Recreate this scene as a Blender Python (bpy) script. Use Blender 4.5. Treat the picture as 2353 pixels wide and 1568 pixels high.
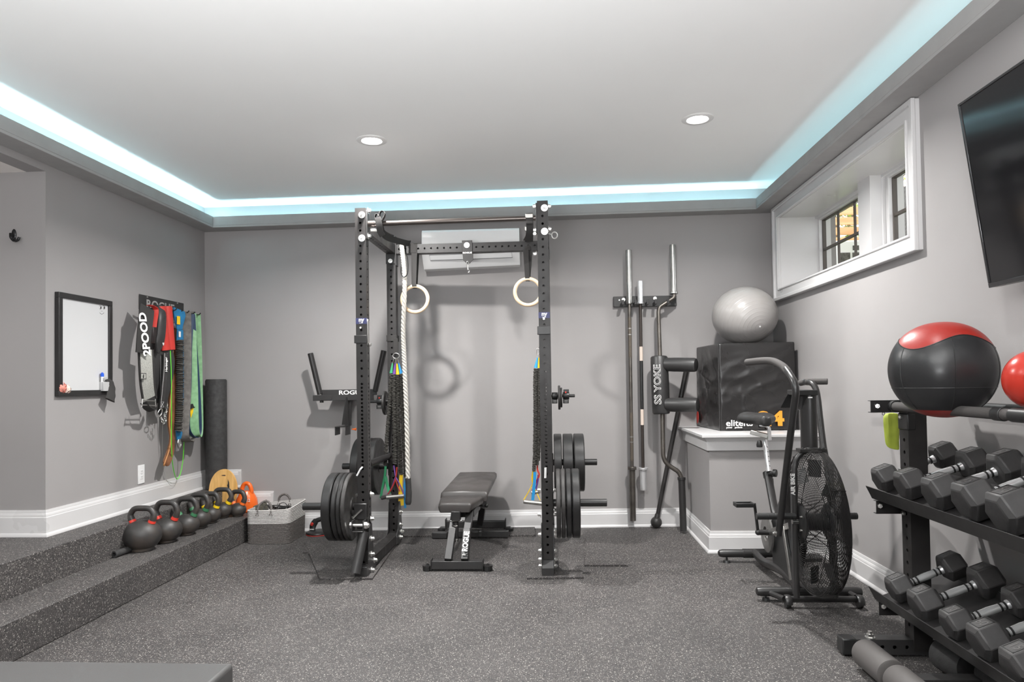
import bpy, bmesh, math, random
from mathutils import Vector, Matrix, Quaternion, noise
V = Vector
PI = math.pi
random.seed(7)
for _o in list(bpy.data.objects):
    bpy.data.objects.remove(_o)
C = bpy.context.scene.collection
SC = bpy.context.scene

# ------------------------------------------------------------------ camera
FPX, CH, ROLL, PITCH = 1600.0, 1.25, 0.015, 0.023
YAW = math.atan(98.5 / FPX)
V0 = 842.68                                     # row of the principal point
CAMROT = (Matrix.Rotation(YAW, 3, 'Z') @ Matrix.Rotation(PI / 2 + PITCH, 3, 'X') @ Matrix.Rotation(-ROLL, 3, 'Z'))
cam_d = bpy.data.cameras.new('camera')
cam = bpy.data.objects.new('camera', cam_d)
C.objects.link(cam)
cam.location = (0, 0, CH)
cam.rotation_euler = CAMROT.to_euler()
cam_d.sensor_width = 36.0
cam_d.lens = 36.0 * FPX / 2353.0
cam_d.shift_y = (V0 - 784.0) / 2353.0
cam_d.clip_start = 0.05
SC.camera = cam


def W(px, py, X=None, Y=None, Z=None):
    """world point seen at a pixel of the photograph, on the plane X, Y or Z = const"""
    d = CAMROT @ V(((px - 1176.5) / FPX, -(py - V0) / FPX, -1.0))
    o = V((0, 0, CH))
    t = (X - o.x) / d.x if X is not None else ((Y - o.y) / d.y if Y is not None else (Z - o.z) / d.z)
    return o + d * t


# ------------------------------------------------------------------ world, exposure
SC.view_settings.view_transform = 'Standard'
SC.view_settings.look = 'None'
SC.view_settings.gamma = 1.0
SC.view_settings.use_curve_mapping = False
SC.view_settings.exposure = 0.50
wd = bpy.data.worlds.new('world')
SC.world = wd
wd.use_nodes = True
wd.node_tree.nodes['Background'].inputs['Color'].default_value = (0.93, 0.96, 1.0, 1)
wd.node_tree.nodes['Background'].inputs['Strength'].default_value = 2.2


# ceiling and soffit heights (sloped a little along x to fit the image lines)
def ZS(x):
    return 2.651 + 0.0163 * x                   # underside of the light shelf


def ZC(x):
    return ZS(x) + 0.215                        # tray ceiling


def YB(x):
    return 6.02 + 0.05 * x                      # back wall


XL, XR = -3.03, 1.88


def lamp_light(loc, power, size, color=(1, 0.985, 0.965), spread=150, name='downlight_lamp'):
    d = bpy.data.lights.new(name, 'AREA')
    d.shape = 'DISK'
    d.size = size
    d.energy = power
    d.color = color
    d.spread = math.radians(spread)
    o = bpy.data.objects.new(name, d)
    C.objects.link(o)
    o.location = loc
    return o


# ------------------------------------------------------------------ materials
def new_mat(name):
    m = bpy.data.materials.new(name)
    m.use_nodes = True
    nt = m.node_tree
    return m, nt, nt.nodes['Principled BSDF']


def sh(r, g, b):
    f = lambda c: ((c / 255.0) / 12.92 if c / 255.0 <= 0.04045 else (((c / 255.0) + 0.055) / 1.055) ** 2.4)
    return (f(r), f(g), f(b), 1)


def pm(name, col, rough=0.5, metal=0.0, noise=0.0, nscale=8.0, bump=0.0, bscale=60.0, coat=0.0, spec=0.5, nd=3.0, col2=None):
    m, nt, b = new_mat(name)
    col = tuple(col) if len(col) == 4 else tuple(col) + (1,)
    b.inputs['Base Color'].default_value = col
    b.inputs['Roughness'].default_value = rough
    b.inputs['Metallic'].default_value = metal
    b.inputs['Specular IOR Level'].default_value = spec
    if coat:
        b.inputs['Coat Weight'].default_value = coat
        b.inputs['Coat Roughness'].default_value = 0.15
    tc = nt.nodes.new('ShaderNodeTexCoord')
    if noise:
        n = nt.nodes.new('ShaderNodeTexNoise')
        n.inputs['Scale'].default_value = nscale
        n.inputs['Detail'].default_value = nd
        nt.links.new(tc.outputs['Object'], n.inputs['Vector'])
        r = nt.nodes.new('ShaderNodeMapRange')
        r.inputs['From Min'].default_value = 0.3
        r.inputs['From Max'].default_value = 0.7
        r.inputs['To Min'].default_value = 1 - noise
        r.inputs['To Max'].default_value = 1 + noise
        nt.links.new(n.outputs['Fac'], r.inputs['Value'])
        x = nt.nodes.new('ShaderNodeVectorMath')
        x.operation = 'SCALE'
        x.inputs[0].default_value = col[:3]
        nt.links.new(r.outputs[0], x.inputs['Scale'])
        nt.links.new(x.outputs[0], b.inputs['Base Color'])
        if col2:
            n9 = nt.nodes.new('ShaderNodeTexNoise')
            n9.inputs['Scale'].default_value = nscale * 0.7
            n9.inputs['Detail'].default_value = 8
            nt.links.new(tc.outputs['Object'], n9.inputs['Vector'])
            r9 = nt.nodes.new('ShaderNodeMapRange')
            r9.inputs['From Min'].default_value = 0.48
            r9.inputs['From Max'].default_value = 0.72
            nt.links.new(n9.outputs['Fac'], r9.inputs['Value'])
            m9 = nt.nodes.new('ShaderNodeMix')
            m9.data_type = 'RGBA'
            nt.links.new(r9.outputs[0], m9.inputs['Factor'])
            nt.links.new(x.outputs[0], m9.inputs['A'])
            m9.inputs['B'].default_value = tuple(col2) + (1,)
            nt.links.new(m9.outputs['Result'], b.inputs['Base Color'])
        r2 = nt.nodes.new('ShaderNodeMapRange')
        r2.inputs['From Min'].default_value = 0.3
        r2.inputs['From Max'].default_value = 0.7
        r2.inputs['To Min'].default_value = min(1, rough * 1.15)
        r2.inputs['To Max'].default_value = rough * 0.85
        nt.links.new(n.outputs['Fac'], r2.inputs['Value'])
        nt.links.new(r2.outputs[0], b.inputs['Roughness'])
    if bump:
        n2 = nt.nodes.new('ShaderNodeTexNoise')
        n2.inputs['Scale'].default_value = bscale
        n2.inputs['Detail'].default_value = 4
        nt.links.new(tc.outputs['Object'], n2.inputs['Vector'])
        bp = nt.nodes.new('ShaderNodeBump')
        bp.inputs['Strength'].default_value = bump
        bp.inputs['Distance'].default_value = 0.004
        nt.links.new(n2.outputs['Fac'], bp.inputs['Height'])
        nt.links.new(bp.outputs[0], b.inputs['Normal'])
    return m


def emat(name, col, strength):
    m, nt, b = new_mat(name)
    b.inputs['Base Color'].default_value = tuple(col) + (1,)
    b.inputs['Emission Color'].default_value = tuple(col) + (1,)
    b.inputs['Emission Strength'].default_value = strength
    return m


def fleck_mat():
    m, nt, b = new_mat('speckled_rubber')
    tc = nt.nodes.new('ShaderNodeTexCoord')
    n = nt.nodes.new('ShaderNodeTexNoise')
    n.inputs['Scale'].default_value = 2.2
    n.inputs['Detail'].default_value = 5
    nt.links.new(tc.outputs['Object'], n.inputs['Vector'])
    cr = nt.nodes.new('ShaderNodeValToRGB')
    cr.color_ramp.elements[0].position = 0.32
    cr.color_ramp.elements[0].color = (0.037, 0.034, 0.034, 1)
    cr.color_ramp.elements[1].position = 0.70
    cr.color_ramp.elements[1].color = (0.058, 0.053, 0.052, 1)
    nt.links.new(n.outputs['Fac'], cr.inputs['Fac'])
    col = cr.outputs['Color']
    # distort so the flecks are ragged
    dn = nt.nodes.new('ShaderNodeTexNoise')
    dn.inputs['Scale'].default_value = 160
    nt.links.new(tc.outputs['Object'], dn.inputs['Vector'])
    mx0 = nt.nodes.new('ShaderNodeVectorMath')
    mx0.operation = 'MULTIPLY_ADD'
    mx0.inputs[1].default_value = (0.012, 0.012, 0.012)
    nt.links.new(dn.outputs['Color'], mx0.inputs[0])
    nt.links.new(tc.outputs['Object'], mx0.inputs[2])
    for sc, th, dens, c in ((100, 0.25, 0.45, (0.40, 0.38, 0.35, 1)), (165, 0.28, 0.48, (0.34, 0.32, 0.30, 1)), (240, 0.32, 0.5, (0.15, 0.14, 0.135, 1)), (60, 0.26, 0.4, (0.02, 0.02, 0.021, 1))):
        v = nt.nodes.new('ShaderNodeTexVoronoi')
        v.inputs['Scale'].default_value = sc
        nt.links.new(mx0.outputs[0], v.inputs['Vector'])
        lt = nt.nodes.new('ShaderNodeMath')
        lt.operation = 'LESS_THAN'
        lt.inputs[1].default_value = th
        nt.links.new(v.outputs['Distance'], lt.inputs[0])
        sp = nt.nodes.new('ShaderNodeSeparateColor')
        nt.links.new(v.outputs['Color'], sp.inputs[0])
        l2 = nt.nodes.new('ShaderNodeMath')
        l2.operation = 'LESS_THAN'
        l2.inputs[1].default_value = dens
        nt.links.new(sp.outputs[0], l2.inputs[0])
        mu = nt.nodes.new('ShaderNodeMath')
        mu.operation = 'MULTIPLY'
        nt.links.new(lt.outputs[0], mu.inputs[0])
        nt.links.new(l2.outputs[0], mu.inputs[1])
        mx = nt.nodes.new('ShaderNodeMix')
        mx.data_type = 'RGBA'
        nt.links.new(mu.outputs[0], mx.inputs['Factor'])
        nt.links.new(col, mx.inputs['A'])
        mx.inputs['B'].default_value = c
        col = mx.outputs['Result']
    nt.links.new(col, b.inputs['Base Color'])
    b.inputs['Roughness'].default_value = 0.62
    b.inputs['Specular IOR Level'].default_value = 0.45
    bp = nt.nodes.new('ShaderNodeBump')
    bp.inputs['Strength'].default_value = 0.25
    bp.inputs['Distance'].default_value = 0.003
    n3 = nt.nodes.new('ShaderNodeTexNoise')
    n3.inputs['Scale'].default_value = 220
    nt.links.new(tc.outputs['Object'], n3.inputs['Vector'])
    nt.links.new(n3.outputs['Fac'], bp.inputs['Height'])
    nt.links.new(bp.outputs[0], b.inputs['Normal'])
    return m


def wood_mat(name, c1, c2, scale=(2, 2, 30), rough=0.4):
    m, nt, b = new_mat(name)
    tc = nt.nodes.new('ShaderNodeTexCoord')
    mp = nt.nodes.new('ShaderNodeMapping')
    mp.inputs['Scale'].default_value = scale
    nt.links.new(tc.outputs['Object'], mp.inputs[0])
    n = nt.nodes.new('ShaderNodeTexNoise')
    n.inputs['Scale'].default_value = 3
    n.inputs['Detail'].default_value = 6
    n.inputs['Distortion'].default_value = 0.6
    nt.links.new(mp.outputs[0], n.inputs['Vector'])
    cr = nt.nodes.new('ShaderNodeValToRGB')
    cr.color_ramp.elements[0].position = 0.35
    cr.color_ramp.elements[0].color = c1
    cr.color_ramp.elements[1].position = 0.65
    cr.color_ramp.elements[1].color = c2
    nt.links.new(n.outputs['Fac'], cr.inputs['Fac'])
    nt.links.new(cr.outputs[0], b.inputs['Base Color'])
    b.inputs['Roughness'].default_value = rough
    return m


M = {}
M['wall'] = pm('grey_wall_paint', (0.325, 0.311, 0.308), 0.75, noise=0.03, nscale=1.2, bump=0.05, bscale=220, spec=0.3)
M['ceil'] = pm('ceiling_paint', (0.88, 0.88, 0.87), 0.85, noise=0.02, nscale=0.8, spec=0.3)
M['hallceil'] = pm('white_hall_ceiling_paint', (0.8, 0.76, 0.73), 0.85)
M['soffit'] = pm('soffit_paint', (0.32, 0.314, 0.308), 0.8, noise=0.02)
M['trim'] = pm('white_trim_paint', (0.62, 0.61, 0.61), 0.32, noise=0.015, nscale=3)
M['rubber'] = fleck_mat()
M['black'] = pm('black_powder_coat', (0.030, 0.029, 0.029), 0.42, noise=0.12, nscale=9, bump=0.08, bscale=500)
M['black2'] = pm('satin_black_paint', (0.022, 0.021, 0.021), 0.33, noise=0.1, nscale=12)
M['blacktex'] = pm('textured_black_steel', (0.025, 0.023, 0.0225), 0.42, noise=0.15, nscale=14, bump=0.15, bscale=400, spec=0.4)
M['plastic'] = pm('black_plastic', (0.018, 0.018, 0.018), 0.38)
M['void'] = pm('black_tube_interior', (0.006, 0.006, 0.006), 0.9)
M['vinyl'] = pm('black_vinyl', (0.030, 0.029, 0.029), 0.42, noise=0.1, nscale=20, bump=0.1, bscale=350)
M['brownvinyl'] = pm('bench_vinyl', (0.045, 0.040, 0.038), 0.40, noise=0.06, nscale=10, bump=0.1, bscale=300)
M['grip'] = pm('foam_grip', (0.060, 0.055, 0.053), 0.85, bump=0.3, bscale=500)
M['foam'] = pm('black_foam', (0.035, 0.034, 0.034), 0.75, bump=0.25, bscale=150, noise=0.1, nscale=30)
M['bumper'] = pm('black_rubber_plate', (0.017, 0.0165, 0.0165), 0.36, noise=0.2, nscale=12, bump=0.12, bscale=200)
M['iron'] = pm('worn_iron', (0.034, 0.032, 0.031), 0.42, noise=0.35, nscale=16, bump=0.2, bscale=260, nd=6)
M['zinc'] = pm('zinc_bolt', (0.78, 0.77, 0.75), 0.28, metal=1.0)
M['chrome'] = pm('chrome', (0.88, 0.88, 0.89), 0.22, metal=0.72)
M['steel'] = pm('brushed_steel', (0.48, 0.47, 0.45), 0.33, metal=1.0, noise=0.12, nscale=20)
M['oldsteel'] = pm('dark_bare_steel', (0.16, 0.145, 0.13), 0.38, metal=0.85, noise=0.3, nscale=10, nd=6)
M['white'] = pm('white_plastic', (0.80, 0.80, 0.80), 0.30)
M['whitegloss'] = pm('glossy_white_plastic', (0.82, 0.82, 0.82), 0.12)
M['darkslot'] = pm('dark_slot', (0.02, 0.02, 0.02), 0.7)
M['letters'] = pm('white_print', (0.78, 0.77, 0.76), 0.5)
M['greyletters'] = pm('grey_print', (0.33, 0.32, 0.31), 0.5)
M['orange'] = pm('orange_print', (0.85, 0.33, 0.03), 0.5)
M['red'] = pm('red_vinyl', (0.30, 0.020, 0.014), 0.38, noise=0.06, nscale=10, bump=0.1, bscale=60)
M['redsleeve'] = pm('red_sleeve', (0.52, 0.035, 0.025), 0.55)
M['yellow'] = pm('yellow_rubber', (0.85, 0.55, 0.01), 0.45)
M['green'] = pm('green_rubber', (0.03, 0.28, 0.12), 0.5)
M['purple'] = pm('purple_rubber', (0.12, 0.04, 0.25), 0.5)
M['blue'] = pm('blue_rubber', (0.02, 0.25, 0.55), 0.45)


# ------------------------------------------------------------------ mesh helpers
class B:
    """collects shapes that end up as one mesh"""

    def __init__(s):
        s.bm = bmesh.new()

    def add(s, verts, faces):
        vs = [s.bm.verts.new(v) for v in verts]
        for f in faces:
            try:
                s.bm.faces.new([vs[i] for i in f])
            except ValueError:
                pass
        return vs

    def hexa(s, p):
        s.add(p, [(0, 3, 2, 1), (4, 5, 6, 7), (0, 1, 5, 4), (1, 2, 6, 5), (2, 3, 7, 6), (3, 0, 4, 7)])

    def box(s, x0, x1, y0, y1, z0, z1):
        s.hexa([(x0, y0, z0), (x1, y0, z0), (x1, y1, z0), (x0, y1, z0), (x0, y0, z1), (x1, y0, z1), (x1, y1, z1), (x0, y1, z1)])

    def obox(s, c, size, rot=None):
        h = V(size) / 2
        rot = rot or Matrix.Identity(3)
        c = V(c)
        s.hexa([c + rot @ V((sx * h.x, sy * h.y, sz * h.z)) for sz in (-1, 1) for sx, sy in ((-1, -1), (1, -1), (1, 1), (-1, 1))])

    def beam(s, p0, p1, w, h, up=(0, 0, 1)):
        """rectangular bar from p0 to p1, w across, h along up"""
        p0, p1 = V(p0), V(p1)
        d = (p1 - p0).normalized()
        x = d.cross(V(up)).normalized()
        u = x.cross(d).normalized()
        q = [p0 - x * w / 2 - u * h / 2, p0 + x * w / 2 - u * h / 2, p0 + x * w / 2 + u * h / 2, p0 - x * w / 2 + u * h / 2]
        s.hexa(q + [a + (p1 - p0) for a in q])

    def prism(s, pts, vec):
        vec = V(vec)
        n = len(pts)
        pts = [V(p) for p in pts]
        s.add(pts + [p + vec for p in pts], [tuple(range(n))[::-1], tuple(range(n, 2 * n))] + [(i, (i + 1) % n, n + (i + 1) % n, n + i) for i in range(n)])

    def rings(s, rings, cap0=True, cap1=True, closed=False):
        n = len(rings[0])
        vs = [[s.bm.verts.new(p) for p in r] for r in rings]
        k = len(rings)
        for i in range(k if closed else k - 1):
            a, b = vs[i], vs[(i + 1) % k]
            for j in range(n):
                s.bm.faces.new((a[j], a[(j + 1) % n], b[(j + 1) % n], b[j]))
        if not closed:
            if cap0:
                s.bm.faces.new(vs[0][::-1])
            if cap1:
                s.bm.faces.new(vs[-1])

    def cyl(s, p0, p1, r, r2=None, seg=24, cap=True):
        p0, p1 = V(p0), V(p1)
        r2 = r if r2 is None else r2
        d = (p1 - p0).normalized()
        x = d.orthogonal().normalized()
        y = d.cross(x)
        rr = [[p + (x * math.cos(2 * PI * i / seg) + y * math.sin(2 * PI * i / seg)) * q for i in range(seg)] for p, q in ((p0, r), (p1, r2))]
        s.rings(rr, cap, cap)

    def tube(s, pts, r, seg=12, closed=False, cap=True, ry=None, up=None):
        """round (or oval, r by ry) sweep along points; r may be a list"""
        pts = [V(p) for p in pts]
        n = len(pts)
        rs = r if isinstance(r, (list, tuple)) else [r] * n
        ry = ry if ry is not None else None
        tans = []
        for i in range(n):
            a = pts[(i - 1) % n] if (closed or i > 0) else pts[i]
            b = pts[(i + 1) % n] if (closed or i < n - 1) else pts[i]
            t = (b - a)
            tans.append(t.normalized() if t.length > 1e-9 else V((0, 0, 1)))
        x = (V(up) - tans[0] * V(up).dot(tans[0])).normalized() if up is not None else tans[0].orthogonal().normalized()
        rr = []
        for i in range(n):
            if i:
                if up is not None:
                    x = (V(up) - tans[i] * V(up).dot(tans[i])).normalized()
                else:
                    q = tans[i - 1].rotation_difference(tans[i])
                    x = (q @ x)
                    x = (x - tans[i] * x.dot(tans[i])).normalized()
            y = tans[i].cross(x)
            k = rs[i]
            k2 = k if ry is None else (ry[i] if isinstance(ry, (list, tuple)) else ry)
            rr.append([pts[i] + x * math.cos(2 * PI * j / seg) * k + y * math.sin(2 * PI * j / seg) * k2 for j in range(seg)])
        s.rings(rr, cap, cap, closed)

    def ribbon(s, pts, w, t, up, closed=False):
        """flat band: w wide along up, t thick"""
        pts = [V(p) for p in pts]
        n = len(pts)
        ws = w if isinstance(w, (list, tuple)) else [w] * n
        rr = []
        for i in range(n):
            a = pts[(i - 1) % n] if (closed or i > 0) else pts[i]
            b = pts[(i + 1) % n] if (closed or i < n - 1) else pts[i]
            d = (b - a).normalized()
            u = V(up[i]) if isinstance(up, list) else V(up)
            u = (u - d * u.dot(d)).normalized()
            x = d.cross(u)
            rr.append([pts[i] + u * ws[i] / 2 + x * t / 2, pts[i] - u * ws[i] / 2 + x * t / 2, pts[i] - u * ws[i] / 2 - x * t / 2, pts[i] + u * ws[i] / 2 - x * t / 2])
        s.rings(rr, True, True, closed)

    def lathe(s, prof, o, axis=(0, 0, 1), seg=32, sx=1.0, sy=1.0, xdir=None):
        """prof: (radius, height) pairs from one end to the other"""
        o, a = V(o), V(axis).normalized()
        x = V(xdir).normalized() if xdir is not None else a.orthogonal().normalized()
        y = a.cross(x)
        vs = []
        for r, h in prof:
            if r < 1e-6:
                vs.append([s.bm.verts.new(o + a * h)])
            else:
                vs.append([s.bm.verts.new(o + a * h + x * math.cos(2 * PI * i / seg) * r * sx + y * math.sin(2 * PI * i / seg) * r * sy) for i in range(seg)])
        for i in range(len(vs) - 1):
            p, q = vs[i], vs[i + 1]
            for j in range(seg):
                k = (j + 1) % seg
                if len(p) == 1 and len(q) == 1:
                    continue
                if len(p) == 1:
                    s.bm.faces.new((p[0], q[k], q[j]))
                elif len(q) == 1:
                    s.bm.faces.new((p[j], p[k], q[0]))
                else:
                    s.bm.faces.new((p[j], p[k], q[k], q[j]))
        if len(vs[0]) > 1 and prof[0] != prof[-1]:
            s.bm.faces.new(vs[0][::-1])
        if len(vs[-1]) > 1 and prof[0] != prof[-1]:
            s.bm.faces.new(vs[-1])

    def ball(s, c, r, seg=32, rings=20, sc=(1, 1, 1)):
        c = V(c)
        prof = []
        vs = []
        for i in range(rings + 1):
            th = PI * i / rings
            if i in (0, rings):
                vs.append([s.bm.verts.new(c + V((0, 0, r * sc[2] * math.cos(th))))])
            else:
                vs.append([s.bm.verts.new(c + V((r * sc[0] * math.sin(th) * math.cos(2 * PI * j / seg), r * sc[1] * math.sin(th) * math.sin(2 * PI * j / seg), r * sc[2] * math.cos(th)))) for j in range(seg)])
        for i in range(rings):
            p, q = vs[i], vs[i + 1]
            for j in range(seg):
                k = (j + 1) % seg
                if len(p) == 1:
                    s.bm.faces.new((p[0], q[j], q[k]))
                elif len(q) == 1:
                    s.bm.faces.new((p[j], q[0], p[k]))
                else:
                    s.bm.faces.new((p[j], q[j], q[k], p[k]))

    def bolt(s, p, n, r=0.016, h=0.012, washer=True):
        """washer and hexagonal head on a surface, n pointing out"""
        p, n = V(p), V(n).normalized()
        if washer:
            s.cyl(p, p + n * 0.003, r * 1.55, seg=20)
            p = p + n * 0.003
        s.cyl(p, p + n * h, r, r * 0.94, seg=6)
        s.cyl(p + n * h, p + n * (h + 0.004), r * 0.55, r * 0.4, seg=12)

    def path(s):
        pass


def arc(c, r, a0, a1, n, ux=(1, 0, 0), uy=(0, 0, 1)):
    c, ux, uy = V(c), V(ux), V(uy)
    return [c + ux * r * math.cos(a0 + (a1 - a0) * i / n) + uy * r * math.sin(a0 + (a1 - a0) * i / n) for i in range(n + 1)]


def fillet(pts, r, n=6):
    """round the inner corners of a polyline"""
    pts = [V(p) for p in pts]
    out = [pts[0]]
    for i in range(1, len(pts) - 1):
        a, b, c = pts[i - 1], pts[i], pts[i + 1]
        d1, d2 = (a - b), (c - b)
        k = min(r, d1.length * 0.48, d2.length * 0.48)
        p, q = b + d1.normalized() * k, b + d2.normalized() * k
        for j in range(n + 1):
            t = j / n
            out.append(p * (1 - t) ** 2 + b * 2 * t * (1 - t) + q * t * t)
    out.append(pts[-1])
    return out


def smooth(pts, n=6):
    """Catmull-Rom through points"""
    pts = [V(p) for p in pts]
    P = [pts[0] * 2 - pts[1]] + pts + [pts[-1] * 2 - pts[-2]]
    out = []
    for i in range(1, len(P) - 2):
        for j in range(n):
            t = j / n
            a, b, c, d = P[i - 1], P[i], P[i + 1], P[i + 2]
            out.append(0.5 * ((2 * b) + (c - a) * t + (2 * a - 5 * b + 4 * c - d) * t * t + (3 * b - a - 3 * c + d) * t ** 3))
    out.append(pts[-1])
    return out


def link(b, name, mat, off=None, bevel=0.0, angle=35, seg=2, subsurf=0):
    if off is not None:
        bmesh.ops.translate(b.bm, vec=-V(off), verts=b.bm.verts)
    bmesh.ops.recalc_face_normals(b.bm, faces=b.bm.faces)
    me = bpy.data.meshes.new(name)
    b.bm.to_mesh(me)
    b.bm.free()
    for p in me.polygons:
        p.use_smooth = True
    me.set_sharp_from_angle(angle=math.radians(angle))
    mats = mat if isinstance(mat, (list, tuple)) else [mat]
    for m_ in mats:
        me.materials.append(m_)
    o = bpy.data.objects.new(name, me)
    C.objects.link(o)
    if bevel:
        md = o.modifiers.new('bevel', 'BEVEL')
        md.width = bevel
        md.segments = seg
        md.limit_method = 'ANGLE'
        md.angle_limit = math.radians(40)
        md.harden_normals = False
    if subsurf:
        md = o.modifiers.new('subsurf', 'SUBSURF')
        md.levels = subsurf
        md.render_levels = subsurf
    return o


def thing(name, label, cat, loc=(0, 0, 0), group=None, rz=0.0):
    o = bpy.data.objects.new(name, None)
    C.objects.link(o)
    o.empty_display_size = 0.1
    o.location = loc
    o.rotation_euler = (0, 0, rz)
    o['label'] = label
    o['category'] = cat
    if group:
        o['group'] = group
    return o


def part(b, name, mat, parent, w=True, bevel=0.0, label=None, angle=35, seg=2, subsurf=0, stuff=False):
    """mesh part under a thing; w: the mesh was laid out in world coordinates (thing unrotated)"""
    off = None
    if w:
        off = V(parent.location)
        q = parent.parent
        while q is not None:
            off = off + V(q.location)
            q = q.parent
    o = link(b, name, mat, off, bevel, angle, seg, subsurf)
    o.parent = parent
    if label:
        o['label'] = label
    if stuff:
        o['kind'] = 'stuff'
    return o


def solo(b, name, mat, label, cat, loc=(0, 0, 0), group=None, bevel=0.0, w=True, angle=35, kind=None, seg=2, subsurf=0):
    o = link(b, name, mat, V(loc) if w else None, bevel, angle, seg, subsurf)
    o.location = loc
    o['label'] = label
    o['category'] = cat
    if group:
        o['group'] = group
    if kind:
        o['kind'] = kind
    return o


def struct(b, name, mat, parent=None, bevel=0.0, label=None):
    o = link(b, name, mat, None, bevel)
    if parent:
        o.parent = parent
    else:
        o['kind'] = 'structure'
    if label:
        o['label'] = label
    return o


def copy_thing(root, loc=None, rz=None, label=None, group=None):
    r = root.copy()
    C.objects.link(r)
    if loc is not None:
        r.location = loc
    if rz is not None:
        r.rotation_euler = (r.rotation_euler[0], r.rotation_euler[1], rz)
    if label:
        r['label'] = label
    if group:
        r['group'] = group
    for ch in list(root.children):
        c = ch.copy()
        C.objects.link(c)
        c.parent = r
        for g in ch.children:
            d = g.copy()
            C.objects.link(d)
            d.parent = c
    return r


def text(s, name, mat, parent, o, xd, yd, size, ext=0.0008, off=0.0, align='CENTER', w=True, space=1.0, sx=1.0, label=None):
    """raised lettering: o = centre of the baseline, xd reading direction, yd up direction"""
    cu = bpy.data.curves.new(name, 'FONT')
    cu.body = s
    cu.size = size
    cu.extrude = ext
    cu.offset = off
    cu.align_x = align
    cu.space_character = space
    cu.resolution_u = 3
    cu.materials.append(mat)
    tmp = bpy.data.objects.new(name, cu)
    C.objects.link(tmp)
    me = bpy.data.meshes.new_from_object(tmp)
    bpy.data.objects.remove(tmp)
    bpy.data.curves.remove(cu)
    if not me.materials:
        me.materials.append(mat)
    ob = bpy.data.objects.new(name, me)
    C.objects.link(ob)
    xd, yd = V(xd).normalized(), V(yd)
    yd = (yd - xd * yd.dot(xd)).normalized()
    zd = xd.cross(yd)
    m3 = Matrix((xd * sx, yd, zd)).transposed()
    p = V(o)
    if parent is not None and w:
        q = parent
        while q is not None:
            p = p - V(q.location)
            q = q.parent
    ob.matrix_basis = Matrix.Translation(p) @ m3.to_4x4()
    if parent is not None:
        ob.parent = parent
    if label:
        ob['label'] = label
    return ob


# ================================================================== THE ROOM
ZT = 3.2
b = B()
b.box(-4.7, 2.0, -2.6, 6.3, -0.12, 0.0)
struct(b, 'floor', M['rubber'])

b = B()
b.box(-2.785, -2.505, 1.0, 5.95, 0.0, 0.19)
struct(b, 'floor_step', M['rubber'], bevel=0.006)
b = B()
b.box(-4.7, -2.785, 1.0, 5.95, 0.0, 0.38)
struct(b, 'floor_landing', M['rubber'], bevel=0.006)

b = B()
b.prism([(XL - 0.15, YB(XL - 0.15), -0.05), (XR + 0.15, YB(XR + 0.15), -0.05), (XR + 0.15, YB(XR + 0.15), ZT), (XL - 0.15, YB(XL - 0.15), ZT)], (0, 0.12, 0))
struct(b, 'wall_back', M['wall'])

b = B()                                                # left wall with the hall opening
b.box(XL - 0.12, XL, 3.97, 6.0, 0.0, ZT)
b.box(XL - 0.12, XL, 0.6, 3.97, 2.56, ZT)
b.box(XL - 0.12, XL, -2.6, 0.6, 0.0, ZT)
struct(b, 'wall_left', M['wall'])
b = B()                                                # hall beyond the opening
b.box(-4.75, XL - 0.12, 3.97, 4.07, 0.3, 2.7)
struct(b, 'wall_hall_back', M['wall'])
b = B()
b.box(-4.85, -4.7, 0.4, 4.07, 0.3, 2.7)
b.box(-4.75, XL - 0.12, 0.4, 0.5, 0.3, 2.7)
struct(b, 'wall_hall_side', M['wall'])
b = B()
b.box(-4.75, XL - 0.12, 0.4, 4.07, 2.56, 2.64)
struct(b, 'ceiling_hall', M['hallceil'])

WX = 2.23                                              # plane of the window sashes
WY0, WY1, WZ0, WZ1 = 3.74, 5.87, 1.985, 2.585          # reveal opening
b = B()
b.box(XR, XR + 0.45, -2.6, WY0, -0.05, ZT)
b.box(XR, XR + 0.45, WY1, 6.4, -0.05, ZT)
b.box(XR, XR + 0.45, WY0, WY1, -0.05, WZ0)
b.box(XR, XR + 0.45, WY0, WY1, WZ1, ZT)
struct(b, 'wall_right', M['wall'])

b = B()
b.box(XL - 0.12, XR + 0.45, -2.72, -2.6, -0.05, ZT)
struct(b, 'wall_front', M['wall'])

b = B()                                                # tray ceiling
pts = [(XL - 0.1, -2.6), (XR + 0.1, -2.6), (XR + 0.1, 6.3), (XL - 0.1, 6.3)]
b.prism([(x, y, ZC(x)) for x, y in pts], (0, 0, 0.1))
struct(b, 'ceiling', M['ceil'])

# light shelf (soffit) with its upstand: left, back, right
LW, LR, LB = 0.15, 0.165, 0.155
b = B()


def slab(b, poly, dz0, dz1):
    n = len(poly)
    b.add([(x, y, ZS(x) + dz0) for x, y in poly] + [(x, y, ZS(x) + dz1) for x, y in poly],
          [tuple(range(n))[::-1], tuple(range(n, 2 * n))] + [(i, (i + 1) % n, n + (i + 1) % n, n + i) for i in range(n)])


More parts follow.
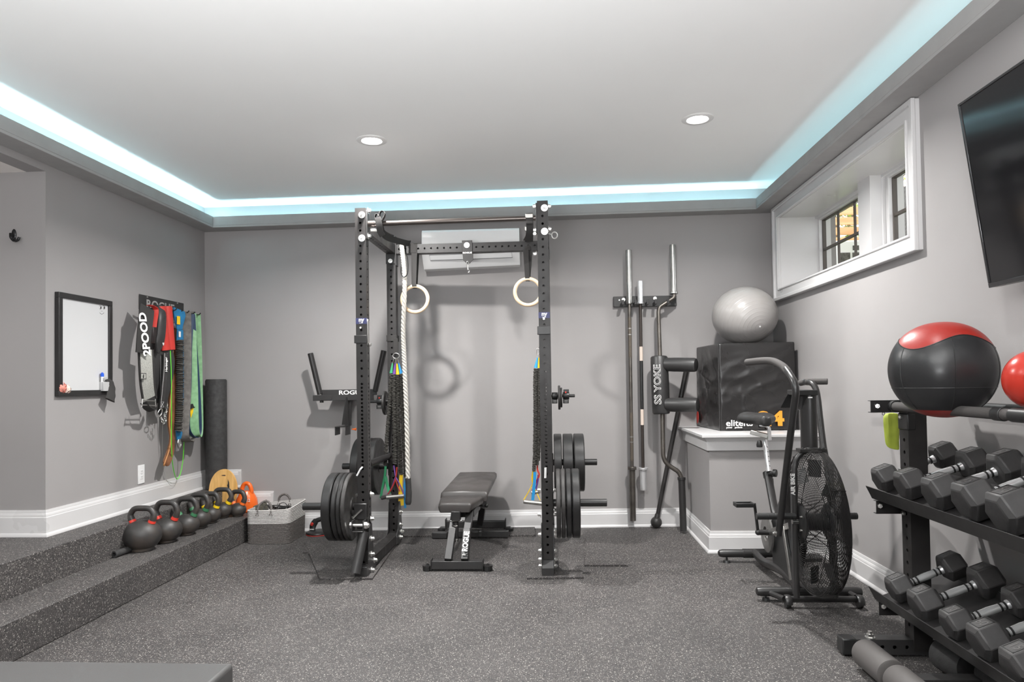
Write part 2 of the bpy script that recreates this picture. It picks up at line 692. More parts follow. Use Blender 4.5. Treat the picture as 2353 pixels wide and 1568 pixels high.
xi, xj = XL + LW, XR - LR
yb = lambda x: YB(x) - LB
slab(b, [(XL, -2.6), (xi, -2.6), (xi, yb(xi)), (xj, yb(xj)), (xj, -2.6), (XR, -2.6), (XR, YB(XR)), (XL, YB(XL))], 0.0, 0.018)
t_ = 0.02
slab(b, [(xi - t_, -2.6), (xi, -2.6), (xi, yb(xi)), (xi - t_, yb(xi) + t_)], 0.018, 0.095)
slab(b, [(xi - t_, yb(xi) + t_), (xi, yb(xi)), (xj, yb(xj)), (xj + t_, yb(xj) + t_)], 0.018, 0.095)
slab(b, [(xj, -2.6), (xj + t_, -2.6), (xj + t_, yb(xj) + t_), (xj, yb(xj))], 0.018, 0.095)
struct(b, 'ceiling_soffit', M['soffit'], bevel=0.002)

# colour strips lying in the shelf
M['strip_l'] = emat('led_strip_white_blue', (0.55, 0.90, 1.0), 44)
M['strip_b'] = emat('led_strip_cool_white', (0.48, 0.87, 1.0), 30)
M['strip_r'] = emat('led_strip_cyan', (0.50, 0.85, 0.93), 6.5)
for nm_, poly, mt, lb in (
        ('left', [(XL + 0.07, -2.6), (XL + 0.085, -2.6), (XL + 0.085, YB(XL) - 0.08), (XL + 0.07, YB(XL) - 0.08)], 'strip_l', 'led light strip glowing white along the left light shelf above the hooks'),
        ('back', [(XL + 0.1, YB(XL) - 0.085), (XR - 0.1, YB(XR) - 0.085), (XR - 0.1, YB(XR) - 0.07), (XL + 0.1, YB(XL) - 0.07)], 'strip_b', 'led light strip glowing pale blue along the back wall light shelf'),
        ('right', [(XR - 0.085, -2.6), (XR - 0.07, -2.6), (XR - 0.07, YB(XR) - 0.09), (XR - 0.085, YB(XR) - 0.09)], 'strip_r', 'led light strip glowing cyan along the light shelf above the window')):
    b = B()
    slab(b, poly, 0.019, 0.030)
    solo(b, 'light_strip', M[mt], lb, 'light strip', loc=(poly[0][0], poly[2][1], ZS(poly[0][0]) + 0.02))


# ---- baseboards: profile swept along a wall
def baseboard(b, p0, p1, n, z0, h=0.155, e0=0.0, e1=0.0):
    """p0->p1 on the wall face, n = direction into the room"""
    p0, p1, n = V((*p0, 0)), V((*p1, 0)), V((*n, 0)).normalized()
    d = (p1 - p0).normalized()
    s_ = h / 0.155
    prof = [(0, 0), (0.030, 0), (0.030, 0.006), (0.026, 0.016), (0.018, 0.022), (0.018, 0.112 * s_), (0.015, 0.116 * s_), (0.015, 0.119 * s_), (0.012, 0.134 * s_), (0.009, 0.137 * s_), (0.009, 0.141 * s_), (0.006, 0.155 * s_), (0, 0.155 * s_)]
    r0 = [p0 + n * o + V((0, 0, z0 + z)) - d * o * e0 for o, z in prof]
    r1 = [p1 + n * o + V((0, 0, z0 + z)) + d * o * e1 for o, z in prof]
    b.rings([r0, r1])


b = B()
baseboard(b, (-2.56, YB(-2.56)), (1.10, YB(1.10)), (0.05, -1), 0.0)
struct(b, 'baseboard_back', M['trim'])
b = B()
baseboard(b, (-2.84, YB(-2.84)), (-2.44, YB(-2.44)), (0.05, -1), 0.19)
b.box(-2.46, -2.44, YB(-2.45) - 0.018, YB(-2.45), 0.0, 0.33)
struct(b, 'baseboard_step', M['trim'])
b = B()
baseboard(b, (XL, YB(XL)), (-2.72, YB(-2.72)), (0.05, -1), 0.38)
b.box(-2.74, -2.72, YB(-2.73) - 0.018, YB(-2.73), 0.19, 0.52)
struct(b, 'baseboard_landing', M['trim'])
b = B()
baseboard(b, (XL, YB(XL)), (XL, 3.97), (1, 0), 0.38, e1=1.0)
baseboard(b, (-4.7, 3.97), (XL, 3.97), (0, -1), 0.38, e1=1.0)
struct(b, 'baseboard_left', M['trim'])
b = B()
baseboard(b, (XR, -2.6), (XR, 5.13), (-1, 0), 0.0)
struct(b, 'baseboard_right', M['trim'])

# ---- built-out plinth in the corner, with its cap and base trim
PX, PY = 1.105, 5.14
b = B()
b.box(PX, XR, PY, YB(PX) + 0.02, 0, 0.80)
struct(b, 'wall_plinth', M['wall'])
b = B()
baseboard(b, (PX, YB(PX)), (PX, PY), (-1, 0), 0.0, e1=1.0)
baseboard(b, (PX, PY), (XR, PY), (0, -1), 0.0, e0=1.0)
struct(b, 'baseboard_plinth', M['trim'])


def ringcap(b, z0, z1, o0, o1=None):
    o1 = o0 if o1 is None else o1
    q = lambda o: [(PX - o, PY - o), (XR, PY - o), (XR, YB(XR)), (PX - o, YB(PX - o))]
    b.hexa([(x, y, z0) for x, y in q(o0)] + [(x, y, z1) for x, y in q(o1)])


b = B()
ringcap(b, 0.735, 0.800, 0.018)
ringcap(b, 0.800, 0.806, 0.022)
ringcap(b, 0.806, 0.832, 0.024, 0.044)
ringcap(b, 0.832, 0.852, 0.058)
struct(b, 'trim_1', M['trim'], bevel=0.002)

# ---- window: casing, deep reveal, pier, two sashes
b = B()


def frame_yz(b, y0, y1, z0, z1, w, x0, x1):
    """picture-frame ring in a plane X=const, mitred look from four bars"""
    cs = ((y0, z0, -1, -1), (y1, z0, 1, -1), (y1, z1, 1, 1), (y0, z1, -1, 1))
    b.rings([[V((x0, y + sy * w, z + sz * w)), V((x1, y + sy * w, z + sz * w)), V((x1, y, z)), V((x0, y, z))] for y, z, sy, sz in cs], closed=True)


frame_yz(b, WY0, WY1, WZ0, WZ1, 0.090, XR - 0.024, XR + 0.01)
frame_yz(b, WY0 - 0.064, WY1 + 0.064, WZ0 - 0.064, WZ1 + 0.064, 0.028, XR - 0.042, XR - 0.020)
frame_yz(b, WY0 + 0.006, WY1 - 0.006, WZ0 + 0.006, WZ1 - 0.006, 0.014, XR - 0.032, XR - 0.020)
struct(b, 'trim_2', M['trim'], bevel=0.004)
b = B()                                                # reveal lining
b.box(XR, WX + 0.06, WY0 - 0.012, WY0 + 0.004, WZ0, WZ1)
b.box(XR, WX + 0.06, WY1 - 0.004, WY1 + 0.012, WZ0, WZ1)
b.box(XR, WX + 0.06, WY0, WY1, WZ0 - 0.012, WZ0 + 0.004)
b.box(XR, WX + 0.06, WY0, WY1, WZ1 - 0.004, WZ1 + 0.012)
b.box(2.092, WX + 0.08, 4.702, 4.888, WZ0, WZ1)
struct(b, 'trim_3', M['trim'], bevel=0.002)
M['sash'] = pm('bronze_sash', (0.075, 0.062, 0.052), 0.45)
mg, ntg, bg = new_mat('window_glass')
bg.inputs['Base Color'].default_value = (1, 1, 1, 1)
bg.inputs['Transmission Weight'].default_value = 1.0
bg.inputs['Roughness'].default_value = 0.0
bg.inputs['IOR'].default_value = 1.02
M['glass'] = mg
for wi, (ya, yb_) in enumerate(((4.955, 5.855), (3.765, 4.665))):
    b = B()
    frame_yz(b, ya + 0.03, yb_ - 0.012, 2.06, 2.548, 0.035, WX - 0.045, WX + 0.012)
    frame_yz(b, ya - 0.03, yb_ + 0.03, WZ0 + 0.04, 2.56, 0.03, WX - 0.065, WX - 0.03)
    wroot = struct(b, 'window_%d' % (wi + 1), M['trim'], bevel=0.003)
    b = B()
    frame_yz(b, ya + 0.022, yb_ - 0.022, 2.07, 2.54, 0.018, WX - 0.02, WX + 0.01)
    for k in (1, 2):
        y = ya + (yb_ - ya) * k / 3
        b.box(WX - 0.012, WX + 0.004, y - 0.008, y + 0.008, 2.07, 2.54)
    b.box(WX - 0.016, WX + 0.006, ya + 0.02, yb_ - 0.02, 2.292, 2.312)
    struct(b, 'window_frame', M['sash'], wroot, bevel=0.002)
    b = B()
    b.box(WX + 0.006, WX + 0.010, ya + 0.02, yb_ - 0.02, 2.07, 2.54)
    struct(b, 'pane', M['glass'], wroot)

# ================================================================== OUTSIDE
M['soil'] = pm('garden_soil', (0.25, 0.2, 0.14), 0.95, noise=0.4, nscale=6)
M['lawn'] = pm('leafy_ground', (0.25, 0.33, 0.10), 0.9, noise=0.5, nscale=9)
b = B()
b.box(XR + 0.45, 14, 2, 20, 1.5, 1.97)
struct(b, 'ground', M['lawn'])
M['cedar'] = wood_mat('cedar', (0.62, 0.36, 0.17, 1), (0.80, 0.52, 0.28, 1), (0.8, 0.8, 10), 0.6)
M['cedar2'] = wood_mat('shaded_cedar', (0.36, 0.20, 0.12, 1), (0.48, 0.28, 0.17, 1), (0.8, 0.8, 10), 0.6)  # browner cedar: the shade on the side fence is put into the colour
M['post'] = pm('dark_grey_post', (0.09, 0.085, 0.08), 0.7, noise=0.4, nscale=50)
fn = thing('garden_fence', 'orange wooden slat fence seen through the far window panes', 'fence', (3.9, 9.0, 1.97))
for k in range(7):
    b = B()
    z = 2.55 + 0.125 * k * 1.01
    b.box(3.3, 4.42, 8.98, 9.02, z, z + 0.092)
    part(b, 'slat', M['cedar'], fn)
b = B()
b.box(3.32, 3.40, 9.02, 9.10, 1.97, 3.46)
part(b, 'fence_post', M['cedar'], fn)
b = B()
b.box(4.30, 4.38, 9.02, 9.10, 1.97, 3.46)
part(b, 'fence_post', M['cedar'], fn)
fn2 = thing('side_fence', 'brown slat fence with a dark grey post outside the near window', 'fence', (4.05, 8.0, 1.97))
for k in range(8):
    b = B()
    z = 2.38 + 0.15 * k
    b.beam((4.36, 8.86, z), (3.97, 7.86, z), 0.03, 0.10)
    part(b, 'slat', M['cedar2'], fn2)
b = B()
p = W(2090, 520, Y=7.8)
b.box(p.x - 0.055, p.x + 0.055, 7.75, 7.86, 1.97, W(2090, 430, Y=7.8).z)
part(b, 'fence_post', M['post'], fn2)
# condenser of the air conditioner
a0 = W(1921, 552, Y=7.6)
a1 = W(1985, 552, Y=7.6)
ac = thing('outdoor_condenser', 'white air conditioner outdoor unit below the orange fence', 'air conditioner', (a0.x + 0.4, 7.8, 1.97))
b = B()
b.box(a0.x, a0.x + 0.85, 7.62, 7.95, 2.0, a0.z)
part(b, 'cabinet', M['white'], ac, bevel=0.02)
b = B()
b.box(a0.x - 0.05, a0.x + 0.0, 7.66, 7.92, 2.0, a0.z - 0.03)
part(b, 'side_guard', M['sash'], ac)
b = B()
for r_ in range(3):
    for c_ in range(4):
        x = a0.x + 0.05 + c_ * 0.125
        z = a0.z - 0.19 - r_ * 0.13
        b.box(x, x + 0.10, 7.612, 7.625, z - 0.05, z + 0.055)
b.box(a0.x + 0.18, a0.x + 0.30, 7.612, 7.625, a0.z - 0.11, a0.z - 0.06)
part(b, 'grille', M['post'], ac)
# unseen slab added overhead to cut the sky light on the yard
b = B()
b.box(XR + 0.46, 5.6, 2.5, 7.3, 3.62, 3.78)
struct(b, 'yard_shade_slab', M['cedar2'])
# foliage beyond
M['leaf'] = pm('spring_leaves', (0.30, 0.36, 0.08), 0.7, noise=0.5, nscale=3)
M['leaf2'] = pm('pinkish_leaves', (0.50, 0.36, 0.25), 0.7, noise=0.4, nscale=3)
M['bark'] = pm('bark', (0.16, 0.11, 0.08), 0.9)


def tree(cx, cy, z0, h, r, label, mats, n=900):
    t = thing('tree', label, 'tree', (cx, cy, z0), 'trees beyond the fence')
    b = B()
    b.tube([(cx, cy, z0), (cx + 0.05, cy, z0 + h * 0.4), (cx - 0.03, cy, z0 + h * 0.75)], [0.09, 0.07, 0.03], 8)
    part(b, 'trunk', M['bark'], t)
    b = B()
    rnd = random.Random(int(cx * 100))
    for i in range(n):
        u, v, w = rnd.gauss(0, 1), rnd.gauss(0, 1), rnd.gauss(0, 1)
        l = math.sqrt(u * u + v * v + w * w)
        k = rnd.random() ** 0.4 * r / l
        c = V((cx + u * k, cy + v * k * 0.6, z0 + h * 0.62 + w * k * 1.1))
        a = V((rnd.gauss(0, 1), rnd.gauss(0, 1), rnd.gauss(0, 1))).normalized()
        q = a.orthogonal().normalized()
        s_ = rnd.uniform(0.04, 0.08)
        b.add([c - a * s_, c + q * s_ * 0.5, c + a * s_, c - q * s_ * 0.5], [(0, 1, 2, 3)])
    part(b, 'foliage', mats, t)


tree(4.3, 11.0, 1.97, 3.4, 1.15, 'green leafy tree behind the orange slat fence', M['leaf'])
tree(6.9, 11.0, 1.97, 3.8, 1.3, 'yellow green tree beside the dark fence post', M['leaf'])
tree(5.4, 13.0, 1.97, 4.4, 1.5, 'pinkish leaved tree farthest behind the fences', M['leaf2'], 1200)

# ================================================================== CEILING DOWNLIGHTS
M['lens'] = emat('downlight_lens', (1.0, 0.97, 0.93), 14)
M['lampring'] = pm('downlight_ring', (0.75, 0.74, 0.73), 0.4)
DL = []


def downlight(x, y, label, power=34, first=[]):
    z = ZC(x)
    if not first:
        t = thing('ceiling_downlight', label, 'ceiling light', (x, y, z), 'recessed ceiling downlights')
        b = B()
        b.lathe([(0.062, -0.001), (0.068, -0.007), (0.088, -0.008), (0.098, -0.003), (0.098, 0.004), (0.062, 0.004)], (x, y, z), seg=40)
        part(b, 'trim_ring', M['lampring'], t)
        b = B()
        b.lathe([(0.0, -0.010), (0.04, -0.008), (0.062, -0.003), (0.062, 0.0)], (x, y, z), seg=40)
        part(b, 'lens', M['lens'], t)
        first.append(t)
    else:
        t = copy_thing(first[0], (x, y, z), label=label)
    lamp_light((x, y, z - 0.03), power, 0.11)
    return t


downlight(-1.17, 4.45, 'round recessed ceiling light above the left end of the pull-up bar', 56)
downlight(0.915, 4.38, 'round recessed ceiling light over the right side, nearer the window', 46)
for x_, y_, l_ in ((-1.55, 2.55, 'left'), (1.1, 2.55, 'right')):
    downlight(x_, y_, 'round recessed ceiling light out of view nearer the viewer on the %s' % l_, 14 if x_ < 0 else 4)
for x_, l_ in ((-1.25, 'left'), (0.95, 'right')):
    downlight(x_, 0.7, 'round recessed ceiling light above and behind the viewer on the %s' % l_, 14 if x_ < 0 else 4)
lamp_light((-3.75, 2.6, 2.5), 12, 0.15, name='hall_lamp')
up = lamp_light((-0.5, -0.6, 1.15), 262, 1.4, (0.98, 0.99, 1.0), 165, 'ceiling_fill')   # added fill lamp, aimed up to brighten the ceiling
up.rotation_euler = (math.radians(168), 0, 0)

# ================================================================== POWER RACK
YF, YR, PW = 4.52, 5.38, 0.071
XRP = W(1252.9, 890, Y=YF).x
XLP = W(831.5, 890, Y=YF).x
HS = 0.0508


def holed(b, p0, p1, w, up, hs, faces='xXyY', r=0.008, seg=12, depth=0.005):
    """square tube from p0 to p1 (w wide) with round holes punched through the given sides; hs = distances of hole centres"""
    p0, p1 = V(p0), V(p1)
    L = (p1 - p0).length
    d = (p1 - p0).normalized()
    u = (V(up) - d * V(up).dot(d)).normalized()
    x = d.cross(u)
    k = w / 2
    for n, t, tag_ in ((x, u, 'X'), (-x, u, 'x'), (u, x, 'Y'), (-u, x, 'y')):
        c0 = p0 + n * k

        def P(a, s_, dep=0.0):
            return c0 + d * a + t * s_ - n * dep
        if tag_ not in faces:
            b.add([P(0, -k), P(0, k), P(L, k), P(L, -k)], [(0, 1, 2, 3)])
            continue
        q = 0.0127
        b.add([P(0, -k), P(0, -q), P(L, -q), P(L, -k)], [(0, 1, 2, 3)])
        b.add([P(0, q), P(0, k), P(L, k), P(L, q)], [(0, 1, 2, 3)])
        last = 0.0
        for h in sorted(hs):
            if h - q > last + 1e-5:
                b.add([P(last, -q), P(last, q), P(h - q, q), P(h - q, -q)], [(0, 1, 2, 3)])
            sq, ci, ce = [], [], []
            for i in range(16):
                a = 2 * PI * i / 16
                ca, sa = math.cos(a), math.sin(a)
                m_ = q / max(abs(ca), abs(sa))
                sq.append(P(h + ca * m_, sa * m_))
                ci.append(P(h + ca * r, sa * r))
                ce.append(P(h + ca * r, sa * r, depth))
            vs = [b.bm.verts.new(v) for v in sq + ci + ce]
            for i in range(16):
                j = (i + 1) % 16
                b.bm.faces.new((vs[i], vs[j], vs[16 + j], vs[16 + i]))
                b.bm.faces.new((vs[16 + i], vs[16 + j], vs[32 + j], vs[32 + i]))
            last = h + q
        if L > last + 1e-5:
            b.add([P(last, -q), P(last, q), P(L, q), P(L, -q)], [(0, 1, 2, 3)])
    for a in (0, L):
        b.add([p0 + d * a + x * sx * k + u * su * k for sx, su in ((-1, -1), (1, -1), (1, 1), (-1, 1))], [(0, 1, 2, 3)])


def post_holes(z_ref, z0, z1, dense=None):
    hs = []
    n = -60
    while n < 60:
        z = z_ref + n * HS
        if z0 + 0.03 < z < z1 - 0.02:
            hs.append(z - z0)
        if dense and dense[0] < z + HS / 2 < dense[1]:
            hs.append(z + HS / 2 - z0)
        n += 1
    return hs


yc = YF + PW / 2
yr = YR + PW / 2
rack = thing('power_rack', 'tall black power rack with perforated uprights and a pull-up bar', 'power rack', ((XLP + XRP) / 2, yc, 0))
zd0, zd1 = W(832, 1070, Y=YF).z, W(832, 886, Y=YF).z
ztL, ztR = W(831, 478, Y=YF).z, W(1251, 461, Y=YF).z
zcross = (W(1075, 554, Y=YR).z + W(1075, 583, Y=YR).z) / 2
for x, zt, zref in ((XLP, ztL, W(831.6, 530, Y=YF).z), (XRP, ztR, W(1251, 514, Y=YF).z)):
    b = B()
    holed(b, (x, yc, 0.022), (x, yc, zt), PW, (0, 1, 0), post_holes(zref, 0.022, zt, (zd0, zd1)))
    part(b, 'upright', M['blacktex'], rack, angle=30)
for x in (XLP, XRP):
    b = B()
    zt = zcross - PW / 2 - 0.002
    holed(b, (x, yr, 0.03), (x, yr, zt), PW, (0, 1, 0), post_holes(1.79, 0.03, zt, (zd0, zd1)), faces='yYX')
    part(b, 'rear_upright', M['blacktex'], rack, angle=30)
# pull-up bar on its end plates
b = B()
zb0, zb1 = W(868, 514.5, Y=yc).z, W(1232, 501, Y=yc).z
b.tube([(XLP + PW / 2 + 0.01, yc, zb0), (XLP + PW / 2 + 0.055, yc, zb0)], 0.021, 20)
b.tube([(XLP + PW / 2 + 0.05, yc, zb0), (XRP - PW / 2 - 0.01, yc, zb1)], 0.0165, 20)
part(b, 'pull_up_bar', pm('bronze_sheen_bar', (0.10, 0.085, 0.078), 0.3, metal=0.7), rack)
for x, s_, zt in ((XLP, 1, ztL), (XRP, -1, ztR)):
    b = B()
    xx = x + s_ * (PW / 2 + 0.004)
    b.box(xx - 0.004, xx + 0.004, yc - 0.03, yc + 0.05, zt - 0.205, zt - 0.012)
    part(b, 'bar_end_plate', M['black'], rack, bevel=0.002)
# rear cross member and the two side beams
b = B()
L_ = XRP - XLP - PW
holed(b, (XLP + PW / 2, yr, zcross), (XRP - PW / 2, yr, zcross), PW * 1.0, (0, 0, 1), [0.03 + HS * k for k in range(int((L_ - 0.05) / HS) + 1)], faces='xX')
part(b, 'cross_member', M['blacktex'], rack, angle=30)
for x in (XLP, XRP):
    b = B()
    holed(b, (x, YF + PW, zcross), (x, YR + PW, zcross), PW, (0, 0, 1), [0.05 + HS * k for k in range(16)], faces='Yy')
    part(b, 'side_beam', M['blacktex'], rack, angle=30)
    s_ = 1 if x == XLP else -1
    b = B()
    xx = x + s_ * (PW / 2 + 0.004)
    b.box(xx - 0.004, xx + 0.004, yr - 0.045, yr + 0.03, zcross - 0.13, zcross + 0.10)
    b.box(x - PW / 2 - 0.004, x + PW / 2 + 0.004, YR - 0.006, YR, zcross - 0.115, zcross - PW / 2)
    part(b, 'corner_bracket', M['black'], rack, bevel=0.002)
    # floor beam
    b = B()
    b.box(x - 0.036, x + 0.036, YF + PW, YR, 0.025, 0.095)
    part(b, 'floor_beam', M['blacktex'], rack, bevel=0.004)
    # gussets and feet
    for yy, n_ in ((YF, 'front'), (YR, 'rear')):
        for sx in (-1, 1):
            b = B()
            x0 = x + sx * (PW / 2 + 0.003)
            sg = 1 if n_ == 'front' else -1
            ye = yy if n_ == 'front' else yy + PW
            poly = [(x0 - 0.003, ye - sg * 0.03, 0.022), (x0 - 0.003, ye + sg * 0.16, 0.022), (x0 - 0.003, ye + sg * 0.16, 0.09), (x0 - 0.003, ye + sg * 0.10, 0.13), (x0 - 0.003, ye + sg * 0.065, 0.33), (x0 - 0.003, ye, 0.33), (x0 - 0.003, ye - sg * 0.03, 0.12)]
            b.prism(poly, (0.006, 0, 0))
            part(b, 'gusset', M['black'], rack, bevel=0.0015)
# front foot plates
b = B()
b.hexa([(XRP - 0.039, YF - 0.045, 0.01), (XRP + 0.039, YF - 0.045, 0.01), (XRP + 0.039, YF + 0.02, 0.01), (XRP - 0.039, YF + 0.02, 0.01),
        (XRP - 0.039, YF - 0.045, 0.062), (XRP + 0.039, YF - 0.045, 0.062), (XRP + 0.039, YF - 0.004, 0.105), (XRP - 0.039, YF - 0.004, 0.105)])
part(b, 'foot', M['black'], rack, bevel=0.003)
b = B()
b.box(XLP - 0.040, XLP + 0.042, YF - 0.075, YF + 0.02, 0.010, 0.075)
part(b, 'foot', M['black'], rack, bevel=0.003)
for x in (XLP, XRP):
    b = B()
    b.box(x - 0.036, x + 0.036, YR - 0.01, YR + PW + 0.03, 0.002, 0.028)
    part(b, 'foot', M['black'], rack, bevel=0.003)
    b = B()
    b.box(x - 0.037, x + 0.037, YF + 0.018, YF + PW + 0.1, 0.008, 0.025)
    part(b, 'foot', M['black'], rack)


# zinc bolts, one by one
def rbolt(px, py, n, X=None, Y=None, r=0.014, h=0.012, w=True):
    b = B()
    p = W(px, py, X=X, Y=Y)
    b.bolt(p, n, r, h, w)
    part(b, 'bolt', M['zinc'], rack)


for px, py in ((831.5, 494), (831.5, 547.5)):
    rbolt(px, py, (0, -1, 0), Y=YF, r=0.015)
for px, py in ((1251, 478), (1251.3, 532)):
    rbolt(px, py, (0, -1, 0), Y=YF, r=0.015)
rbolt(897, 600, (0, -1, 0), Y=YR - 0.006, r=0.011)
xi_ = XLP + PW / 2 + 0.006
for px, py in ((853, 488), (853, 545), (856, 1134), (857, 1190), (862, 1235), (861, 1270), (868, 1290), (853, 1306)):
    b = B()
    z = W(px, py, Y=4.6).z
    b.bolt((xi_, 4.56 + (0.07 if px > 864 else 0), z), (1, 0, 0), 0.014, 0.016)
    part(b, 'bolt', M['zinc'], rack)
for py in (1138, 1164):
    b = B()
    b.bolt((XLP - PW / 2 - 0.003, 4.56, W(812, py, Y=4.56).z), (-1, 0, 0), 0.012, 0.016)
    part(b, 'bolt', M['zinc'], rack)
for py in (1179, 1208, 1226, 1236):
    b = B()
    b.bolt((xi_, YR + 0.03 + (0.04 if py == 1226 else 0), W(915, py, Y=YR).z), (1, 0, 0), 0.014, 0.016)
    part(b, 'bolt', M['zinc'], rack)
for py in (474, 528, 537, 583, 1127, 1183, 1229, 1266, 1286, 1301):
    b = B()
    b.bolt((XRP - PW / 2 - (0.008 if py < 700 else 0.006), 4.56, W(1236, py, Y=4.56).z), (-1, 0, 0), 0.013, 0.016)
    part(b, 'bolt', M['zinc'], rack)
for py in (474, 526, 1127, 1173, 1183, 1220, 1229, 1266, 1286, 1301):
    b = B()
    b.bolt((XRP + PW / 2 + (0.001 if py < 700 else 0.006), 4.56, W(1270, py, Y=4.56).z), (1, 0, 0), 0.013, 0.014)
    part(b, 'bolt', M['zinc'], rack)
# eye bolt on the right upright
b = B()
c = W(1274, 541, Y=4.56)
b.tube([(XRP + PW / 2, 4.56, c.z + 0.012), (c.x - 0.02, 4.56, c.z + 0.006)], 0.004, 8)
b.tube([c + V((math.cos(a) * 0.019, 0, math.sin(a) * 0.021)) for a in [2 * PI * i / 20 for i in range(20)]], 0.004, 8, closed=True)
part(b, 'eye_bolt', M['zinc'], rack)
# storage pegs
zlo, zhi = W(760, 1164, Y=4.56).z, W(830, 1072, Y=5.41).z
zlo2, zhi2 = W(1300, 1156, Y=4.56).z, W(1300, 1063, Y=5.41).z
for x0, x1, y, z, r in ((XLP - PW / 2, W(697, 1164, Y=4.56).x, 4.56, zlo, 0.0245), (XLP - PW / 2, W(787, 1072, Y=5.41).x, 5.415, zhi, 0.0245),
                        (XRP + PW / 2, W(1394.5, 1155, Y=4.56).x, 4.56, zlo2, 0.0245), (XRP + PW / 2, W(1372, 1063, Y=5.41).x, 5.415, zhi2, 0.0245)):
    b = B()
    s_ = 1 if x1 > x0 else -1
    b.box(min(x0, x0 + s_ * 0.006), max(x0, x0 + s_ * 0.006), y - 0.035, y + 0.035, z - 0.07, z + 0.07)
    b.cyl((x0 + s_ * 0.006, y, z), (x1, y, z), r, seg=28)
    part(b, 'storage_peg', M['black2'], rack, bevel=0.002)
# slim pins for the change plates
zsm, zsm2 = W(870, 923, Y=5.41).z, W(1300, 910, Y=5.41).z
SMX = W(847, 923, Y=5.41).x
for x0, x1, y, z in ((XLP - PW / 2, XLP - PW / 2 - 0.16, 5.415, zsm), (XRP + PW / 2, W(1321, 910, Y=5.41).x, 5.415, zsm2)):
    b = B()
    b.cyl((x0, y, z), (x1, y, z), 0.0125, seg=20)
    part(b, 'storage_pin', M['black2'], rack, bevel=0.003)
# spotter strap brackets on the uprights (sleeves) and their pins
for x, py, pin, w_ in ((XLP, 772, 745, 1), (XRP, 759.5, 733, 1)):
    z = W(1252, py, Y=YF).z
    b = B()
    b.box(x - PW / 2 - 0.010, x + PW / 2 + 0.004, YF - 0.012, YF - 0.002, z - 0.026, z + 0.026)
    b.box(x - PW / 2 - 0.010, x - PW / 2 - 0.002, YF - 0.004, YF + 0.05, z - 0.026, z + 0.026)
    part(b, 'bracket_sleeve', M['black2'], rack, bevel=0.002)
    b = B()
    zz = W(1252, pin, Y=YF).z
    b.cyl((x - 0.002, YF, zz), (x - 0.002, YF - 0.012, zz), 0.007, seg=14)
    part(b, 'pin', M['zinc'], rack)
b = B()
z = W(855, 792, Y=YF).z
b.box(XLP + PW / 2, XLP + PW / 2 + 0.006, YF + 0.01, YF + 0.05, z - 0.006, W(850, 736, Y=YF).z)
b.beam((XLP + PW / 2 + 0.006, YF + 0.02, z), (XLP + PW / 2 + 0.024, YF + 0.01, z), 0.02, 0.018)
part(b, 'latch', M['steel'], rack, bevel=0.002)
# slanted lever pins
b = B()
q0, q1 = W(820, 1094, Y=YF - 0.02), W(830, 1075, Y=YF - 0.02)
b.tube([q0, q0.lerp(q1, 0.8), q1 + V((0.002, 0.018, 0))], 0.0055, 10)
part(b, 'lever_pin', M['whitegloss'], rack)
b = B()
q0, q1 = W(1253, 1099, Y=YF - 0.012), W(1253.5, 1075, Y=YF - 0.012)
b.tube([q0, q1], 0.0085, 12, ry=0.005)
part(b, 'lever_pin', M['whitegloss'], rack)
# blue sticker with the interlocked letters
M['navy'] = pm('navy_sticker', (0.035, 0.04, 0.13), 0.45)
for x, py, side in ((XLP, 738, True), (XRP, 724.5, False)):
    z = W(1252 if not side else 832, py, Y=YF).z
    b = B()
    b.box(x - PW / 2 - 0.0008, x + PW / 2 + 0.0008, YF - 0.0012, YF + PW * 0.6, z - 0.0195, z + 0.0195)
    st = part(b, 'sticker', M['navy'], rack)
    text('ny', 'sticker_letters', M['letters'], st, (x + 0.001, YF - 0.0018, z - 0.004), (1, 0, 0), (0, 0, 1), 0.038, off=0.0014)
    b = B()
    b.box(x - 0.013, x + 0.012, YF - 0.002, YF - 0.0014, z - 0.015, z - 0.012)
    part(b, 'sticker_underline', M['letters'], st)
    if side:
        text('ny', 'sticker_letters', M['letters'], st, (x + PW / 2 + 0.0014, YF + 0.022, z - 0.004), (0, 1, 0), (0, 0, 1), 0.036, off=0.0012)

# landmine sleeve hanging in front of the left upright
lm = thing('landmine_attachment', 'black hinged tube sleeve hanging from the foot of the left upright', 'rack attachment', (XLP, YF - 0.05, 0))
yl = YF - 0.055
b = B()
q0, q1 = W(837, 1222, Y=YF - 0.045), W(816, 1318, Y=YF - 0.125)
rr0, rr1 = 0.029, 0.0335
d_ = (q1 - q0).normalized()
x_ = d_.orthogonal().normalized()
y_ = d_.cross(x_)
ring = lambda p, r: [p + (x_ * math.cos(2 * PI * i / 32) + y_ * math.sin(2 * PI * i / 32)) * r for i in range(32)]
b.rings([ring(q0, rr0), ring(q1, rr1), ring(q1, rr1 - 0.005), ring(q0, rr0 - 0.005)], closed=True)
part(b, 'sleeve', M['black'], lm)
b = B()
zc_ = W(824, 1208, Y=yl).z
xc_ = W(824, 1208, Y=yl).x
b.box(xc_ - 0.040, xc_ - 0.033, YF - 0.085, YF - 0.015, zc_ - 0.034, zc_ + 0.035)
b.box(xc_ + 0.033, xc_ + 0.040, YF - 0.085, YF - 0.015, zc_ - 0.034, zc_ + 0.035)
b.box(xc_ - 0.040, xc_ + 0.040, YF - 0.085, YF - 0.015, zc_ - 0.040, zc_ - 0.033)
part(b, 'u_bracket', M['black2'], lm, bevel=0.004)
b = B()
b.box(xc_ - 0.04, xc_ + 0.045, YF - 0.022, YF - 0.002, zc_ + 0.03, zc_ + 0.135)
part(b, 'mounting_plate', M['black2'], lm, bevel=0.006)
b = B()
